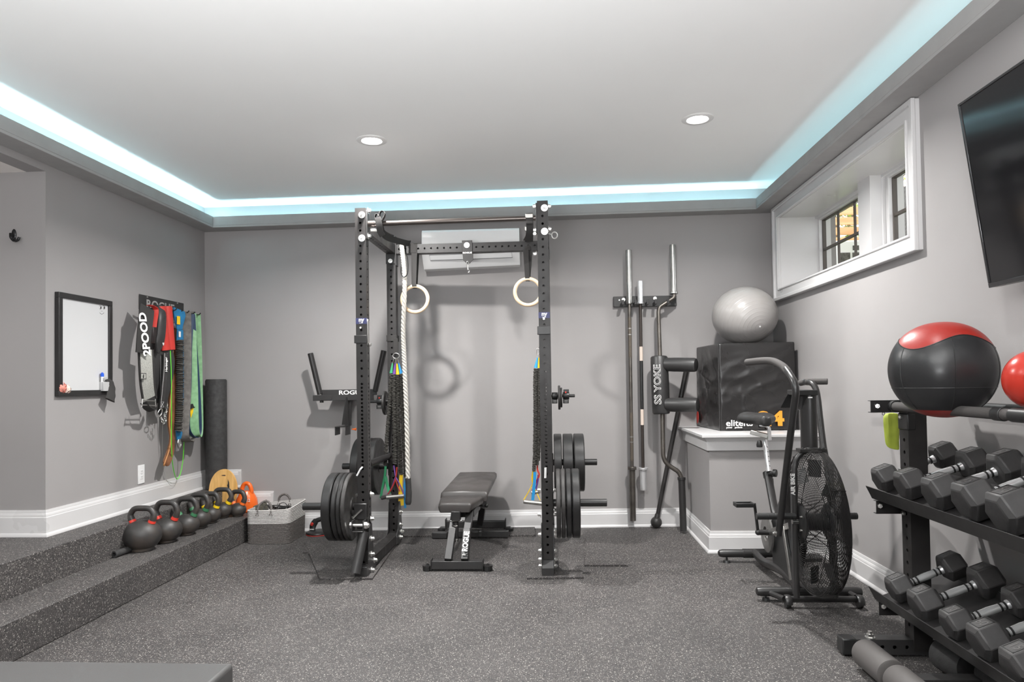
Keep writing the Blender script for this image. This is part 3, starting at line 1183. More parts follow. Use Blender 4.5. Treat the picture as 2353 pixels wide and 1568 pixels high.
b.cyl((xc_ - 0.035, yl, zc_), (xc_ + 0.035, yl, zc_), 0.011, seg=18)
b.cyl((xc_ - 0.055, yl, zc_), (xc_ - 0.040, yl, zc_), 0.022, seg=6)
b.cyl((xc_ + 0.040, yl, zc_), (xc_ + 0.058, yl, zc_), 0.024, seg=6)
b.ball((xc_ + 0.058, yl, zc_), 0.017, 16, 10)
part(b, 'hinge_bolt', M['zinc'], lm)
b = B()
q0, q1 = W(810.5, 1191, Y=YF - 0.04), W(831, 1172, Y=YF - 0.04)
b.tube([q0 + V((-0.01, 0.02, 0)), q0, q1], 0.0065, 10)
part(b, 'lever_pin', M['steel'], lm)


# ------------------------------------------------------------------ weight plates
def make_plate(r, t, kind):
    """disc with its axis along X, left face at x = 0"""
    b = B()
    e = min(0.006, t * 0.2)
    hub, h = 0.026, 0.0255
    if kind == 'bumper':
        prof = [(h, 0.002), (0.048, 0.002), (0.052, 0.006), (r * 0.62, 0.006), (r * 0.70, 0.001), (r - e, 0), (r, e), (r, t - e), (r - e, t), (r * 0.70, t - 0.001), (r * 0.62, t - 0.006), (0.052, t - 0.006), (0.048, t - 0.002), (h, t - 0.002), (h, 0.002)]
    else:
        prof = [(h, 0.001), (0.055, 0.001), (0.062, t * 0.28), (r * 0.80, t * 0.28), (r * 0.86, 0.001), (r - e, 0), (r, e), (r, t - e), (r - e, t), (r * 0.86, t - 0.001), (r * 0.80, t * 0.72), (0.062, t * 0.72), (0.055, t - 0.001), (h, t - 0.001), (h, 0.001)]
    b.lathe(prof, (0, 0, 0), (1, 0, 0), seg=72 if r > 0.15 else 48)
    return b


def plates(stack, y, z, group, name='weight_plate', cat='weight plate', peg=0.0245):
    for x0, t, r, kind, mat, lb in stack:
        b = make_plate(r, t, kind)
        solo(b, name, M[mat], lb, cat, (x0, y, z - (0.0255 - peg)), group, w=False)


def px2x(px, Y):
    return W(px, 1000, Y=Y).x


xf = 4.56
nr = xf - 0.225
xs = [px2x(p, nr) for p in (732.7, 754, 756, 768, 768.8, 778, 779.5, 789)]
x0 = xs[0] + 0.002
plates([(x0, 0.056, 0.222, 'bumper', 'bumper', 'thick black bumper plate, outermost on the lower peg of the left upright'),
        (x0 + 0.063, 0.031, 0.222, 'iron', 'bumper', 'slimmer black plate next to the thick outermost one on the lower left peg'),
        (x0 + 0.0965, 0.026, 0.222, 'iron', 'bumper', 'thin black plate third from the outer end of the lower left peg'),
        (x0 + 0.125, 0.027, 0.222, 'iron', 'iron', 'shiny worn iron plate nearest the left upright, embossed face showing')], xf, zlo, 'plates on the lower left peg')
yR_ = 5.415
x0 = px2x(803.6, yR_ - 0.2)
plates([(x0, 0.060, 0.222, 'bumper', 'bumper', 'black bumper plate outermost on the upper left peg, half behind the upright'),
        (x0 + 0.064, 0.060, 0.222, 'bumper', 'bumper', 'black bumper plate in the middle of the upper left peg, behind the upright'),
        (x0 + 0.128, 0.055, 0.222, 'bumper', 'bumper', 'black bumper plate innermost on the upper left peg beside the hanging bands')], yR_, zhi, 'plates on the upper left peg')
yy = yR_ - 0.05
fx = lambda p: px2x(p, yR_ - 0.1)
plates([(fx(1272) + 0.0, 0.060, 0.222, 'bumper', 'bumper', 'black bumper plate closest to the right upright on the upper peg'),
        (fx(1293), 0.075, 0.222, 'bumper', 'bumper', 'wide black bumper plate with a faint blue line, middle of the upper right peg'),
        (fx(1318), 0.078, 0.222, 'bumper', 'bumper', 'black bumper plate outermost on the upper right peg')], yR_, zhi2, 'plates on the upper right peg')
fx = lambda p: px2x(p, xf - 0.12)
plates([(fx(1275.5), 0.029, 0.222, 'iron', 'iron', 'scuffed grey black plate closest to the right upright on the lower peg'),
        (fx(1287), 0.027, 0.222, 'iron', 'iron', 'thinnest scuffed plate, second from the right upright on the lower peg'),
        (fx(1298.5), 0.033, 0.222, 'bumper', 'bumper', 'smooth black plate third from the right upright on the lower peg'),
        (fx(1312), 0.050, 0.222, 'bumper', 'bumper', 'thick black bumper plate outermost on the lower right peg')], xf, zlo2, 'plates on the lower right peg')
# change plates and spring collars
fx = lambda p: px2x(p, yR_)


def collar(x0, x1, y, z, label, group, side):
    t = thing('barbell_collar', label, 'barbell collar', ((x0 + x1) / 2, y, z), group)
    b = B()
    prof = [(0.0135, x0), (0.026, x0), (0.028, x0 + 0.003), (0.028, x1 - 0.003), (0.026, x1), (0.0135, x1), (0.0135, x0)]
    b.lathe(prof, (0, y, z), (1, 0, 0), seg=24)
    part(b, 'clamp_body', M['plastic'], t)
    b = B()
    b.box(x0, x1 - 0.004, y - 0.03, y + 0.03, z - 0.058, z - 0.026)
    part(b, 'lever', M['plastic'], t, bevel=0.003)
    b = B()
    b.box(x0 + 0.012, x0 + 0.036, y - 0.0315, y - 0.03, z - 0.040, z - 0.036)
    b.box(x0 + 0.014, x0 + 0.034, y - 0.0315, y - 0.03, z - 0.050, z - 0.0485)
    part(b, 'lever_print', M['greyletters'], t)
    if side:
        b = B()
        b.box(x0 + 0.004, x1 - 0.002, y - 0.02, y + 0.02, z + 0.024, z + 0.050)
        part(b, 'release_tab', M['greyletters'] if False else M['plastic'], t, bevel=0.002)
        b = B()
        b.cyl((x0 + 0.022, y - 0.0205, z + 0.028), (x0 + 0.022, y - 0.023, z + 0.028), 0.006, seg=12)
        part(b, 'red_dot', M['redsleeve'], t, label='red dot')


plates([(fx(1283.8), 0.018, 0.094, 'iron', 'iron', 'larger of the two small change plates on the pin right of the rack'),
        (fx(1289.2), 0.014, 0.077, 'iron', 'iron', 'smaller of the two small change plates on the pin right of the rack')], yR_, zsm2, 'change plates on the pins', 'change_plate', 'weight plate', peg=0.0125)
collar(fx(1269.5), fx(1283.2), yR_, zsm2, 'black clamp collar between the right upright and the small plates', 'barbell collars on the pins', False)
collar(fx(1295), fx(1309.5), yR_, zsm2, 'black clamp collar with a red dot, outside the small plates on the right pin', 'barbell collars on the pins', True)
plates([(XLP - 0.075, 0.018, 0.094, 'iron', 'iron', 'small change plate on the left pin, showing its rim between the two uprights')], yR_, zsm, 'change plates on the pins', 'change_plate', 'weight plate', peg=0.0125)
collar(XLP - 0.13, XLP - 0.08, yR_, zsm, 'black clamp collar with a red dot beside the left upright', 'barbell collars on the pins', True)

# ------------------------------------------------------------------ hook plate on the cross member
hk = thing('hanger_plate', 'black folded hanger plate bolted to the middle of the rear cross member', 'rack attachment', W(1074, 580, Y=YR - 0.004))
b = B()
z = lambda py: W(1074, py, Y=YR).z
xx = lambda px: W(px, 570, Y=YR).x
b.box(xx(1062), xx(1085.5), YR - 0.008, YR - 0.001, z(584), z(553))
b.prism([(xx(1063), YR - 0.008, z(584)), (xx(1087), YR - 0.008, z(584)), (xx(1087), YR - 0.008, z(598)), (xx(1079), YR - 0.008, z(606.5)), (xx(1073), YR - 0.008, z(606.5)), (xx(1064), YR - 0.008, z(598))], (0, 0.007, 0))
part(b, 'plate', M['blacktex'], hk, bevel=0.0015)
b = B()
b.bolt((xx(1073), YR - 0.008, z(564)), (0, -1, 0), 0.0145)
part(b, 'bolt', M['zinc'], hk)
text('ROGUE', 'lettering', M['letters'], hk, (xx(1074), YR - 0.0085, z(583.3)), (1, 0, 0), (0, 0, 1), 0.017, off=0.0006, sx=1.25)
b = B()
b.tube([(xx(1074.5) + math.sin(a) * 0.008, YR - 0.012, z(602) - 0.02 + math.cos(a) * 0.022) for a in [2 * PI * i / 16 for i in range(16)]], 0.003, 8, closed=True)
b.tube([(xx(1074.5), YR - 0.012, z(611)), (xx(1075), YR - 0.012, z(621))], 0.006, 10)
b.tube(arc((xx(1075) + 0.002, YR - 0.012, z(624)), 0.010, PI * 0.6, -PI * 0.6, 8) , 0.003, 8)
part(b, 'swivel_hook', M['zinc'], hk)

# ------------------------------------------------------------------ gymnastic rings
M['birch'] = wood_mat('birch_ring', (0.72, 0.52, 0.34, 1), (0.85, 0.68, 0.50, 1), (6, 6, 6), 0.45)
M['strap'] = pm('black_webbing', (0.028, 0.026, 0.025), 0.8, bump=0.3, bscale=400)
M['strap_t'] = pm('tan_edged_webbing', (0.10, 0.075, 0.055), 0.8)
Yr_ = YR - 0.02
for cx, cy, lb, left in ((953.6, 687.8, 'pale wooden gymnastic ring hanging beside the thick white rope', True), (1213.3, 671.3, 'pale wooden gymnastic ring hanging close to the right upright', False)):
    c = W(cx, cy, Y=Yr_)
    t = thing('gymnastic_ring', lb, 'gymnastic ring', c, 'gymnastic rings')
    b = B()
    R_ = 0.1015
    b.tube([c + V((math.cos(a) * R_, 0, math.sin(a) * R_)) for a in [2 * PI * i / 64 for i in range(64)]], 0.0145, 16, closed=True)
    part(b, 'hoop', M['birch'], t)
    top = c + V((0, 0, R_))
    zb = zcross - PW / 2
    if left:
        b = B()
        p1 = W(951, 585, Y=Yr_)
        b.ribbon([V((p1.x, YR - 0.006, zcross + PW / 2)), V((p1.x, YR - 0.006, zb - 0.005)), V((top.x - 0.004, Yr_ - 0.018, top.z + 0.02)), V((top.x, Yr_ - 0.017, top.z)), V((top.x, Yr_, top.z - 0.018)), V((top.x, Yr_ + 0.017, top.z)), V((top.x, YR + PW + 0.004, zb)), V((p1.x, YR + PW + 0.004, zcross + PW / 2 + 0.004)), V((p1.x, YR - 0.004, zcross + PW / 2 + 0.004))], [0.046] * 2 + [0.036] * 5 + [0.046] * 2, 0.0025, (1, 0, 0))
        b.ribbon(smooth([(p1.x - 0.03, YR - 0.008, zcross + PW / 2 - 0.002), (p1.x - 0.01, YR - 0.009, zcross), (p1.x - 0.01, YR - 0.009, zb + 0.003)], 4), 0.05, 0.0025, (1, 0, 0))
        part(b, 'strap', M['strap'], t)
        # slack of the strap drooping from the pull-up bar to the cross member
        b = B()
        q = [W(872, 517, Y=4.56), W(880, 537, Y=4.62), W(893, 547, Y=4.80), W(915, 554, Y=5.05), W(935, 559, Y=5.30), V((p1.x - 0.03, YR - 0.012, zcross + PW / 2 + 0.006))]
        b.ribbon(smooth(q, 6), 0.044, 0.0025, (0.3, -0.45, 0.85))
        q2 = [W(873, 517, Y=4.60), W(880, 532, Y=4.70), W(892, 540, Y=4.9), W(903, 544.5, Y=5.1)]
        b.ribbon(smooth(q2, 6), 0.03, 0.0025, (0.5, -0.6, 0.6))
        part(b, 'strap_slack', M['strap'], t)
        b = B()
        base = W(873, 508, Y=4.545)
        for dx, hh, ww in ((0.012, 0.058, 0.019), (-0.022, 0.040, 0.012)):
            pts = [base + V((dx, -0.01, 0)), base + V((dx - ww * 0.6, -0.01, hh * 0.55)), base + V((dx - ww * 0.2, -0.01, hh)), base + V((dx + ww, -0.01, hh * 1.02)), base + V((dx + ww * 1.25, -0.01, hh * 0.6)), base + V((dx + 0.006, -0.01, 0))]
            b.ribbon(smooth(pts, 6), 0.034, 0.003, (0, 1, 0))
        b.ribbon([base + V((-0.008, -0.024, 0.02)), base + V((0.0, -0.024, -0.02)), base + V((0.004, -0.012, -0.075)), base + V((0.018, 0.0, -0.10))], 0.042, 0.005, (1, 0, 0))
        part(b, 'strap_loop', M['strap'], t)
        b = B()
        p = W(862, 530, Y=4.545)
        b.box(p.x - 0.03, p.x + 0.022, 4.53, 4.55, p.z - 0.012, p.z + 0.010)
        part(b, 'buckle', M['steel'], t, bevel=0.004)
    else:
        b = B()
        p1 = W(1213, 585, Y=Yr_)
        for dx, t0 in ((-0.016, -0.010), (0.016, 0.008)):
            b.ribbon([V((p1.x + dx, YR - 0.006 + dx * 0.3, zb + 0.0)), V((top.x + t0 * 0.4, Yr_ + (-0.017 if dx < 0 else 0.017), top.z + 0.01)), V((top.x, Yr_ + dx * 0.2, top.z - 0.017))], [0.042, 0.034, 0.034], 0.0025, (1, 0, 0))
        part(b, 'strap', M['strap'], t)
        b = B()
        pt = W(1216.5, 499, Y=4.56)
        q = [V((pt.x, 4.545, pt.z - 0.02)), V((pt.x, 4.53, pt.z - 0.06)), W(1215, 540, Y=4.75), W(1209, 552, Y=5.1), V((p1.x, YR - 0.01, zcross + PW / 2)), V((p1.x, YR - 0.01, zb))]
        b.ribbon(smooth(q, 6), 0.042, 0.0025, (1, 0, 0))
        b.ribbon(smooth([V((pt.x, 4.54, pt.z + 0.02)), V((pt.x + 0.001, 4.535, pt.z)), V((pt.x + 0.003, 4.53, pt.z - 0.06)), V((pt.x + 0.001, 4.56, pt.z - 0.11)), V((pt.x - 0.003, 4.62, pt.z - 0.15))], 5), 0.046, 0.004, (1, 0, 0))
        part(b, 'strap_slack', M['strap'], t)
        b = B()
        b.box(pt.x - 0.026, pt.x + 0.026, 4.527, 4.545, pt.z - 0.014, pt.z + 0.016)
        p = W(1210, 527, Y=4.58)
        b.box(p.x - 0.014, p.x + 0.012, 4.56, 4.575, p.z - 0.016, p.z + 0.016)
        part(b, 'buckle', M['steel'], t, bevel=0.004)

# ------------------------------------------------------------------ climbing rope
M['rope'] = pm('white_poly_rope', (0.66, 0.63, 0.58), 0.65)
p0, p1 = W(923, 563, Y=5.30), W(937.5, 1100, Y=5.30)
rp = thing('climbing_rope', 'thick white twisted rope hanging from the rear cross member', 'climbing rope', (p1.x, 5.30, p1.z))
b = B()
path = smooth([p0, W(930, 640, Y=5.30), W(927, 760, Y=5.30), W(930, 850, Y=5.30), W(934.5, 960, Y=5.30), p1], 40)
n_ = len(path)
for k in range(3):
    pts = []
    for i in range(n_):
        a = 2 * PI * (k / 3 + i / n_ * 21)
        pts.append(path[i] + V((math.cos(a), math.sin(a), 0)) * 0.0100)
    b.tube(pts, 0.0094, 8)
part(b, 'rope_strands', M['rope'], rp)
b = B()
tail = [p1, W(939, 1130, Y=5.30), W(938, 1160, Y=5.30)]
b.tube(smooth(tail, 6), [0.022] * 6 + [0.024] * 6 + [0.018], 12)
part(b, 'end_cap', M['foam'], rp, label='black rope end')
b = B()
q = W(935, 605, Y=5.29)
rx, rz_ = 0.022, 0.115
b.tube(smooth([W(922, 612, Y=5.27), W(921.5, 627, Y=5.27), W(927, 637, Y=5.27), W(935, 632, Y=5.27), W(937.5, 615, Y=5.27), W(936, 592, Y=5.27), W(932, 585, Y=5.30)], 5), 0.0042, 8)
part(b, 'carabiner', M['black2'], rp)
b = B()
b.tube([V((p0.x, 5.30, p0.z - 0.01)), V((p0.x, 5.33, zcross + PW / 2 + 0.01)), V((p0.x + 0.01, YR + 0.04, zcross + PW / 2 + 0.012))], 0.017, 10)
part(b, 'anchor_loop', M['rope'], rp)


# ------------------------------------------------------------------ tube bands
M['sleeve'] = pm('ruched_black_sleeve', (0.040, 0.037, 0.032), 0.85, noise=0.4, nscale=120)


def ribbed(b, pts, r, pitch=0.011, amp=0.28):
    pts = smooth(pts, 30)
    L, out = 0, [pts[0]]
    acc = 0
    step = pitch / 2
    for i in range(1, len(pts)):
        a, c = pts[i - 1], pts[i]
        l = (c - a).length
        while acc + l >= step:
            f = (step - acc) / l
            a = a.lerp(c, f)
            out.append(a)
            l = (c - a).length
            acc = 0
        acc += l
    rnd = random.Random(int(pts[0].x * 999))
    rs = [r * (1 + amp * (1 if i % 2 else -0.6) * rnd.uniform(0.6, 1.2)) for i in range(len(out))]
    out = [p + V((rnd.uniform(-1, 1) * r * 0.12, 0, 0)) for p in out]
    b.tube(out, rs, 9)


def band(name_lab, cols, top, c0, c1, Yb, low, group, cuff, handle=None):
    """top: D-ring pixel; c0/c1: upper and lower pixel of the sleeve; low: list of (colour, pixel path) straps"""
    pt = W(*top, Y=Yb)
    t = thing('resistance_band', name_lab, 'resistance band', W(*c1[-1], Y=Yb), group)
    b = B()
    b.tube([pt, W(*c0[0], Y=Yb)], 0.0035, 6)
    part(b, 'snap_hook', M['zinc'], t)
    b = B()
    a0, a1 = W(*c0[0], Y=Yb), W(*c0[1], Y=Yb)
    b.tube([a0, a0.lerp(a1, 0.5), a1], [0.005, 0.009, cuff], 10)
    part(b, 'top_cuff', M[cols], t)
    b = B()
    ribbed(b, [W(*q, Y=Yb) for q in c1], cuff * 1.0)
    part(b, 'sleeve', M['sleeve'], t)
    for col, paths, w_ in low:
        b = B()
        q = smooth([W(*p, Y=Yb - 0.01) for p in paths], 5)
        b.ribbon(q, w_, 0.004, (1, 0.25, 0))
        part(b, 'strap', M[col], t)
    if handle:
        b = B()
        h0, h1 = W(*handle[0], Y=Yb - 0.02), W(*handle[1], Y=Yb - 0.02)
        b.cyl(h0, h1, 0.0155, seg=16)
        part(b, 'handle', M['grip'] if len(handle) < 3 else M[handle[2]], t, bevel=0.003)
    return t


YB1 = 5.33
st_ = thing('band_hanger_strap', 'black webbing strap with a metal D ring wrapped around the rear left upright', 'strap', W(908, 790, Y=5.36))
b = B()
z0_, z1_ = W(900, 784, Y=5.37).z, W(900, 771, Y=5.37).z
zz = (z0_ + z1_) / 2
b.box(XLP - PW / 2 - 0.006, XLP + PW / 2 + 0.006, YR - 0.006, YR + PW + 0.006, zz - 0.024, zz + 0.024)
b.ribbon([W(909, 778, Y=5.35), W(910, 795, Y=5.35), W(910, 812, Y=5.35)], 0.036, 0.004, (1, 0, 0))
part(b, 'webbing', M['strap'], st_, bevel=0.002)
b = B()
c = W(910, 818, Y=5.345)
b.tube([c + V((math.cos(a) * 0.026, 0, math.sin(a) * 0.020)) for a in [2 * PI * i / 20 for i in range(20)]], 0.003, 8, closed=True)
part(b, 'ring', M['zinc'], st_)
G = 'tube bands on the left upright'
band('tube band with a green cuff and green handle strap, leftmost of the hanging bundle', 'green', (906, 823), ((902, 835), (899, 858)), [(898.5, 860), (897, 900), (891, 980), (888, 1020), (885.5, 1070)], YB1, [('green', [(886, 1072), (884, 1095), (879, 1120), (875, 1145)], 0.017), ('green', [(886, 1095), (890, 1115), (896, 1140)], 0.022)], G, 0.014, ((876, 1145), (900, 1139)))
band('tube band with purple and red straps crossing above a grey handle', 'purple', (909, 823), ((908.5, 835), (906, 860)), [(905, 861), (905, 900), (905.5, 960), (907, 1010), (907.5, 1069)], YB1 - 0.01, [('purple', [(905, 1070), (909, 1095), (918, 1112), (928.5, 1138)], 0.008), ('red', [(912, 1074), (909, 1100), (900, 1122), (888, 1142)], 0.010), ('purple', [(907.5, 1098), (900, 1120), (889, 1138)], 0.005), ('red', [(908, 1098), (913, 1115), (919, 1130)], 0.009)], G, 0.014, ((888, 1144), (929, 1140), 'steel'))
band('tube band with a thick yellow cuff and yellow strap below its sleeve', 'yellow', (911, 823), ((912, 836), (914, 861)), [(914, 862), (914.5, 900), (915, 970), (919, 1040), (921.5, 1092)], YB1, [('yellow', [(922, 1092), (921, 1112), (922, 1135), (925, 1162)], 0.026), ('yellow', [(919, 1120), (918, 1152)], 0.018)], G, 0.0155)
band('tube band with a bright blue cuff, rightmost of the bundle next to the rope', 'blue', (913, 822), ((916, 835), (922, 859)), [(922.5, 860), (923, 900), (926, 990), (930, 1050), (933, 1098)], YB1, [('blue', [(934, 1098), (932, 1112), (930, 1122)], 0.026), ('blue', [(931, 1120), (930.5, 1145), (931, 1168)], 0.018)], G, 0.0155)
G2 = 'tube bands on the right upright'
YB2 = 5.20
hr = thing('band_hanger_ring', 'small metal ring holding the tube bands beside the right upright', 'ring', W(1236, 806, Y=YB2))
b = B()
b.tube(smooth([(XRP + 0.01, 5.38, W(1240, 795, Y=5.38).z), (XRP - 0.03, 5.30, W(1240, 796, Y=5.3).z), W(1237, 800, Y=YB2)], 5), 0.003, 6)
c = W(1236, 808, Y=YB2)
b.tube([c + V((math.cos(a) * 0.010, 0, math.sin(a) * 0.024)) for a in [2 * PI * i / 20 for i in range(20)]], 0.003, 8, closed=True)
part(b, 'ring', M['zinc'], hr)
band('tube band with a blue cuff hanging left of the right upright', 'blue', (1236, 815), ((1235, 822), (1231, 846)), [(1231, 847), (1229.5, 880), (1230, 960), (1229, 1040), (1227, 1083)], YB2, [('blue', [(1229, 1085), (1228, 1110), (1224, 1150)], 0.022)], G2, 0.0135)
band('tube band with a yellow cuff and thin yellow triangle strap over a grey bar handle', 'yellow', (1237, 815), ((1238, 822), (1237, 846)), [(1236.5, 847), (1237, 880), (1236, 960), (1235, 1030), (1234, 1070)], YB2 + 0.01, [('yellow', [(1226, 1083), (1224, 1098), (1225, 1110)], 0.018), ('yellow', [(1225, 1110), (1215, 1130), (1203, 1150)], 0.006), ('yellow', [(1225, 1110), (1232, 1130), (1241, 1150)], 0.006)], G2, 0.0125, ((1203, 1153), (1246, 1158), 'steel'))
band('tube band with a red strap just visible beside the right upright', 'red', (1238, 816), ((1239, 823), (1240, 846)), [(1240, 847), (1241, 900), (1240, 980), (1237, 1060)], YB2 + 0.03, [('redsleeve', [(1235, 1062), (1235, 1080), (1239, 1092), (1232, 1108), (1223, 1128)], 0.012), ('purple', [(1237, 1092), (1235, 1110), (1230, 1130)], 0.012)], G2, 0.0125, ((1221, 1133), (1240, 1130), 'steel'))

# ------------------------------------------------------------------ rubber platform mats under the rack
for nm, pts, lb in (('floor_mat', [(735, 1331), (856, 1330), (921, 1237), (700, 1248)], 'thin speckled rubber mat under the left uprights with a ragged cut edge'),
                    ('floor_mat', [(1211, 1329.5), (1341, 1327.5), (1318, 1238), (1218, 1240)], 'thin speckled rubber mat under the right front upright')):
    b = B()
    q = [W(px, py, Z=0.010) for px, py in pts]
    b.prism([(p.x, p.y, 0.0005) for p in q], (0, 0, 0.0125))
    solo(b, nm, M['rubber'], lb, 'floor mat', (q[0].x, q[0].y, 0.0005), 'rubber mats around the rack')
b = B()
q = [W(px, py, Z=0.008) for px, py in ((928, 1233), (1230, 1231), (1228, 1207), (915, 1217))]
b.prism([(p.x, p.y, 0.0005) for p in q], (0, 0, 0.012))
solo(b, 'floor_mat', M['rubber'], 'speckled rubber mat behind the bench along the back wall', 'floor mat', (q[0].x, q[0].y, 0.0005), 'rubber mats around the rack')
b = B()
q = [W(px, py, Z=0.008) for px, py in ((697, 1271), (800, 1270), (826, 1240), (705, 1238))]
b.prism([(p.x, p.y, 0.0005) for p in q], (0, 0, 0.012))
solo(b, 'floor_mat', M['rubber'], 'speckled rubber mat strip left of the rack below the stacked plates', 'floor mat', (q[0].x, q[0].y, 0.0005), 'rubber mats around the rack')
b = B()
q = [W(px, py, Z=0.008) for px, py in ((1343, 1300), (1443, 1300), (1400, 1237), (1345, 1237))]
b.prism([(p.x, p.y, 0.0005) for p in q], (0, 0, 0.012))
solo(b, 'floor_mat', M['rubber'], 'speckled rubber mat right of the rack with a straight dark front edge', 'floor mat', (q[0].x, q[0].y, 0.0005), 'rubber mats around the rack')

# ------------------------------------------------------------------ adjustable bench
bn = thing('weight_bench', 'black adjustable weight bench standing inside the rack', 'weight bench', (-0.65, 5.1, 0))


def pad(b, quads, ztop, t, n_=6):
    """cushion between cross sections: quads = (xl, xr, y, z)"""
    rings_ = []
    for xl, xr, y, z in quads:
        rings_.append([V((xl, y, z - t)), V((xl - 0.006, y, z - t * 0.6)), V((xl - 0.004, y, z - t * 0.2)), V((xl + 0.012, y, z)), V(((xl + xr) / 2, y, z + 0.003)), V((xr - 0.012, y, z)), V((xr + 0.004, y, z - t * 0.2)), V((xr + 0.006, y, z - t * 0.6)), V((xr, y, z - t))])
    b.rings(rings_)


yn = 4.80
sl, sr = W(1008, 1156, Y=yn), W(1082, 1156, Y=yn)
zs = W(1045, 1156, Y=yn).z
fl, fr = W(1014, 1137.5, Y=5.06), W(1109, 1136.5, Y=5.06)
b = B()
pad(b, [(sl.x + 0.01, sr.x - 0.01, yn - 0.004, zs - 0.012), (sl.x, sr.x, yn + 0.012, zs), (fl.x, fr.x, 5.05, zs + 0.004), (fl.x + 0.008, fr.x - 0.008, 5.068, zs - 0.01)], zs, 0.058)
part(b, 'seat', M['brownvinyl'], bn, bevel=0.006, angle=50)
b = B()
c0l, c0r = W(1012, 1136, Y=5.08), W(1120, 1136, Y=5.08)
c1l, c1r = W(1056, 1083.5, Y=5.86), W(1140, 1083.5, Y=5.86)
za, zb_ = W(1065, 1125, Y=5.13).z, W(1095, 1083.5, Y=5.86).z
pad(b, [(c0l.x + 0.004, c0r.x - 0.004, 5.08, za - 0.028), (c0l.x + 0.006, c0r.x - 0.004, 5.095, za - 0.008), (c0l.x + 0.012, c0r.x - 0.006, 5.16, za), (c1l.x - 0.002, c1r.x + 0.002, 5.83, zb_ - 0.004), (c1l.x + 0.02, c1r.x - 0.008, 5.86, zb_ - 0.012)], za, 0.058)
part(b, 'backrest', M['brownvinyl'], bn, bevel=0.006, angle=50)
# frame
yb0 = 4.62
b = B()
p = W(991.5, 1309, Y=yb0)
q = W(1108, 1291, Y=yb0)
zb0_, zb1_ = p.z, q.z
b.box(p.x, q.x, yb0, yb0 + 0.06, zb0_ - 0.0, zb1_)
part(b, 'front_foot_bar', M['black'], bn, bevel=0.003)
b = B()
b.box(p.x - 0.006, p.x, yb0 - 0.004, yb0 + 0.064, zb0_ - 0.01, zb1_ + 0.012)
part(b, 'end_plate', M['black'], bn, bevel=0.002)
b = B()
b.box(q.x, q.x + 0.006, yb0 - 0.004, yb0 + 0.064, zb0_ - 0.01, zb1_ + 0.012)
part(b, 'end_plate', M['black'], bn, bevel=0.002)
for x in (p.x - 0.033, q.x + 0.033):
    b = B()
    b.cyl((x, yb0 + 0.03, 0.0), (x, yb0 + 0.03, 0.026), 0.032, 0.031, seg=24)
    f_ = part(b, 'foot_pad', M['plastic'], bn, bevel=0.003)
    b = B()
    b.cyl((x, yb0 + 0.03, 0.026), (x, yb0 + 0.03, 0.036), 0.034, seg=24)
    b.bolt((x, yb0 + 0.03, 0.036), (0, 0, 1), 0.010, 0.006)
    part(b, 'foot_bolt', M['black2'], f_)
for (pa, pb, pc) in (((1029.5, 1291), (1040, 1220), (1047, 1172)), ((1068, 1291), (1073.5, 1220), (1080, 1176))):
    b = B()
    a = W(*pa, Y=yb0 + 0.03)
    m_ = W(*pb, Y=4.80)
    c = W(*pc, Y=4.92)
    b.beam(a, m_, 0.048, 0.075, (0, 1, 0.3))
    b.beam(m_ - (m_ - a).normalized() * 0.01, c, 0.048, 0.075, (0, 1, 0.3))
    part(b, 'leg', M['black'], bn, bevel=0.003)
b = B()
a = W(1082, 1180, Y=4.93)
c = W(1097, 1163, Y=5.20)
b.beam(a, c, 0.045, 0.05)
b.beam(W(1062, 1180, Y=4.95), (-0.66, 5.75, 0.33), 0.06, 0.06)
part(b, 'spine', M['black'], bn, bevel=0.003)
b = B()
u0, u1 = W(1048, 1178, Y=4.80), W(1048, 1196, Y=4.80)
b.beam(u0 + V((0, 0, 0.01)), u1, 0.062, 0.06, (0, 1, 0))
part(b, 'seat_bracket', M['black2'], bn, bevel=0.003)
b = B()
b.cyl(W(1047.5, 1200, Y=4.79), W(1049, 1238, Y=4.79), 0.0175, seg=20)
part(b, 'adjuster_tube', M['black2'], bn)
b = B()
b.cyl(W(1049, 1238, Y=4.79), W(1049, 1245, Y=4.79), 0.0185, seg=20)
b.cyl(W(1047.5, 1207, Y=4.79), W(1047.5, 1210, Y=4.79), 0.0185, seg=20)
b.cyl(W(1036, 1197.5, Y=4.78), W(1061, 1197, Y=4.78), 0.006, seg=10)
part(b, 'adjuster_ring', M['steel'], bn, bevel=0.001)
for (k0, k1) in (((1099, 1163), (1118, 1162.5)), ((1085, 1224), (1103, 1223))):
    b = B()
    Yk = 5.15 if k0[1] < 1200 else 4.9
    a, c = W(*k0, Y=Yk), W(*k1, Y=Yk)
    b.cyl(a, c, 0.006, seg=12)
    b.ball(c, 0.015, 16, 10)
    if k0[1] > 1200:
        b.cyl(c + V((0, 0, -0.03)), c + V((0, 0, 0.02)), 0.010, 0.013, seg=14)
    part(b, 'knob', M['plastic'], bn)
# rear foot
b = B()
Yq = 5.80
p, q = W(1025, 1214, Y=Yq), W(1160, 1199, Y=Yq)
b.box(p.x, q.x, Yq, Yq + 0.06, p.z, q.z)
part(b, 'rear_foot_bar', M['black'], bn, bevel=0.003)
for x, n_ in ((p.x - 0.045, 0), (q.x + 0.035, 1)):
    b = B()
    b.cyl((x, Yq + 0.03, 0.008), (x, Yq + 0.03, 0.035), 0.033, seg=24)
    part(b, 'foot_pad', M['plastic'], bn, bevel=0.003)
    b = B()
    xa, xb = (x, p.x) if n_ == 0 else (q.x, x)
    b.box(xa - 0.01, xb + 0.01, Yq, Yq + 0.06, 0.03, 0.045)
    b.box((p.x - 0.008) if n_ == 0 else q.x, p.x if n_ == 0 else q.x + 0.008, Yq - 0.003, Yq + 0.063, 0.03, q.z + 0.02)
    part(b, 'end_plate', M['black'], bn, bevel=0.002)
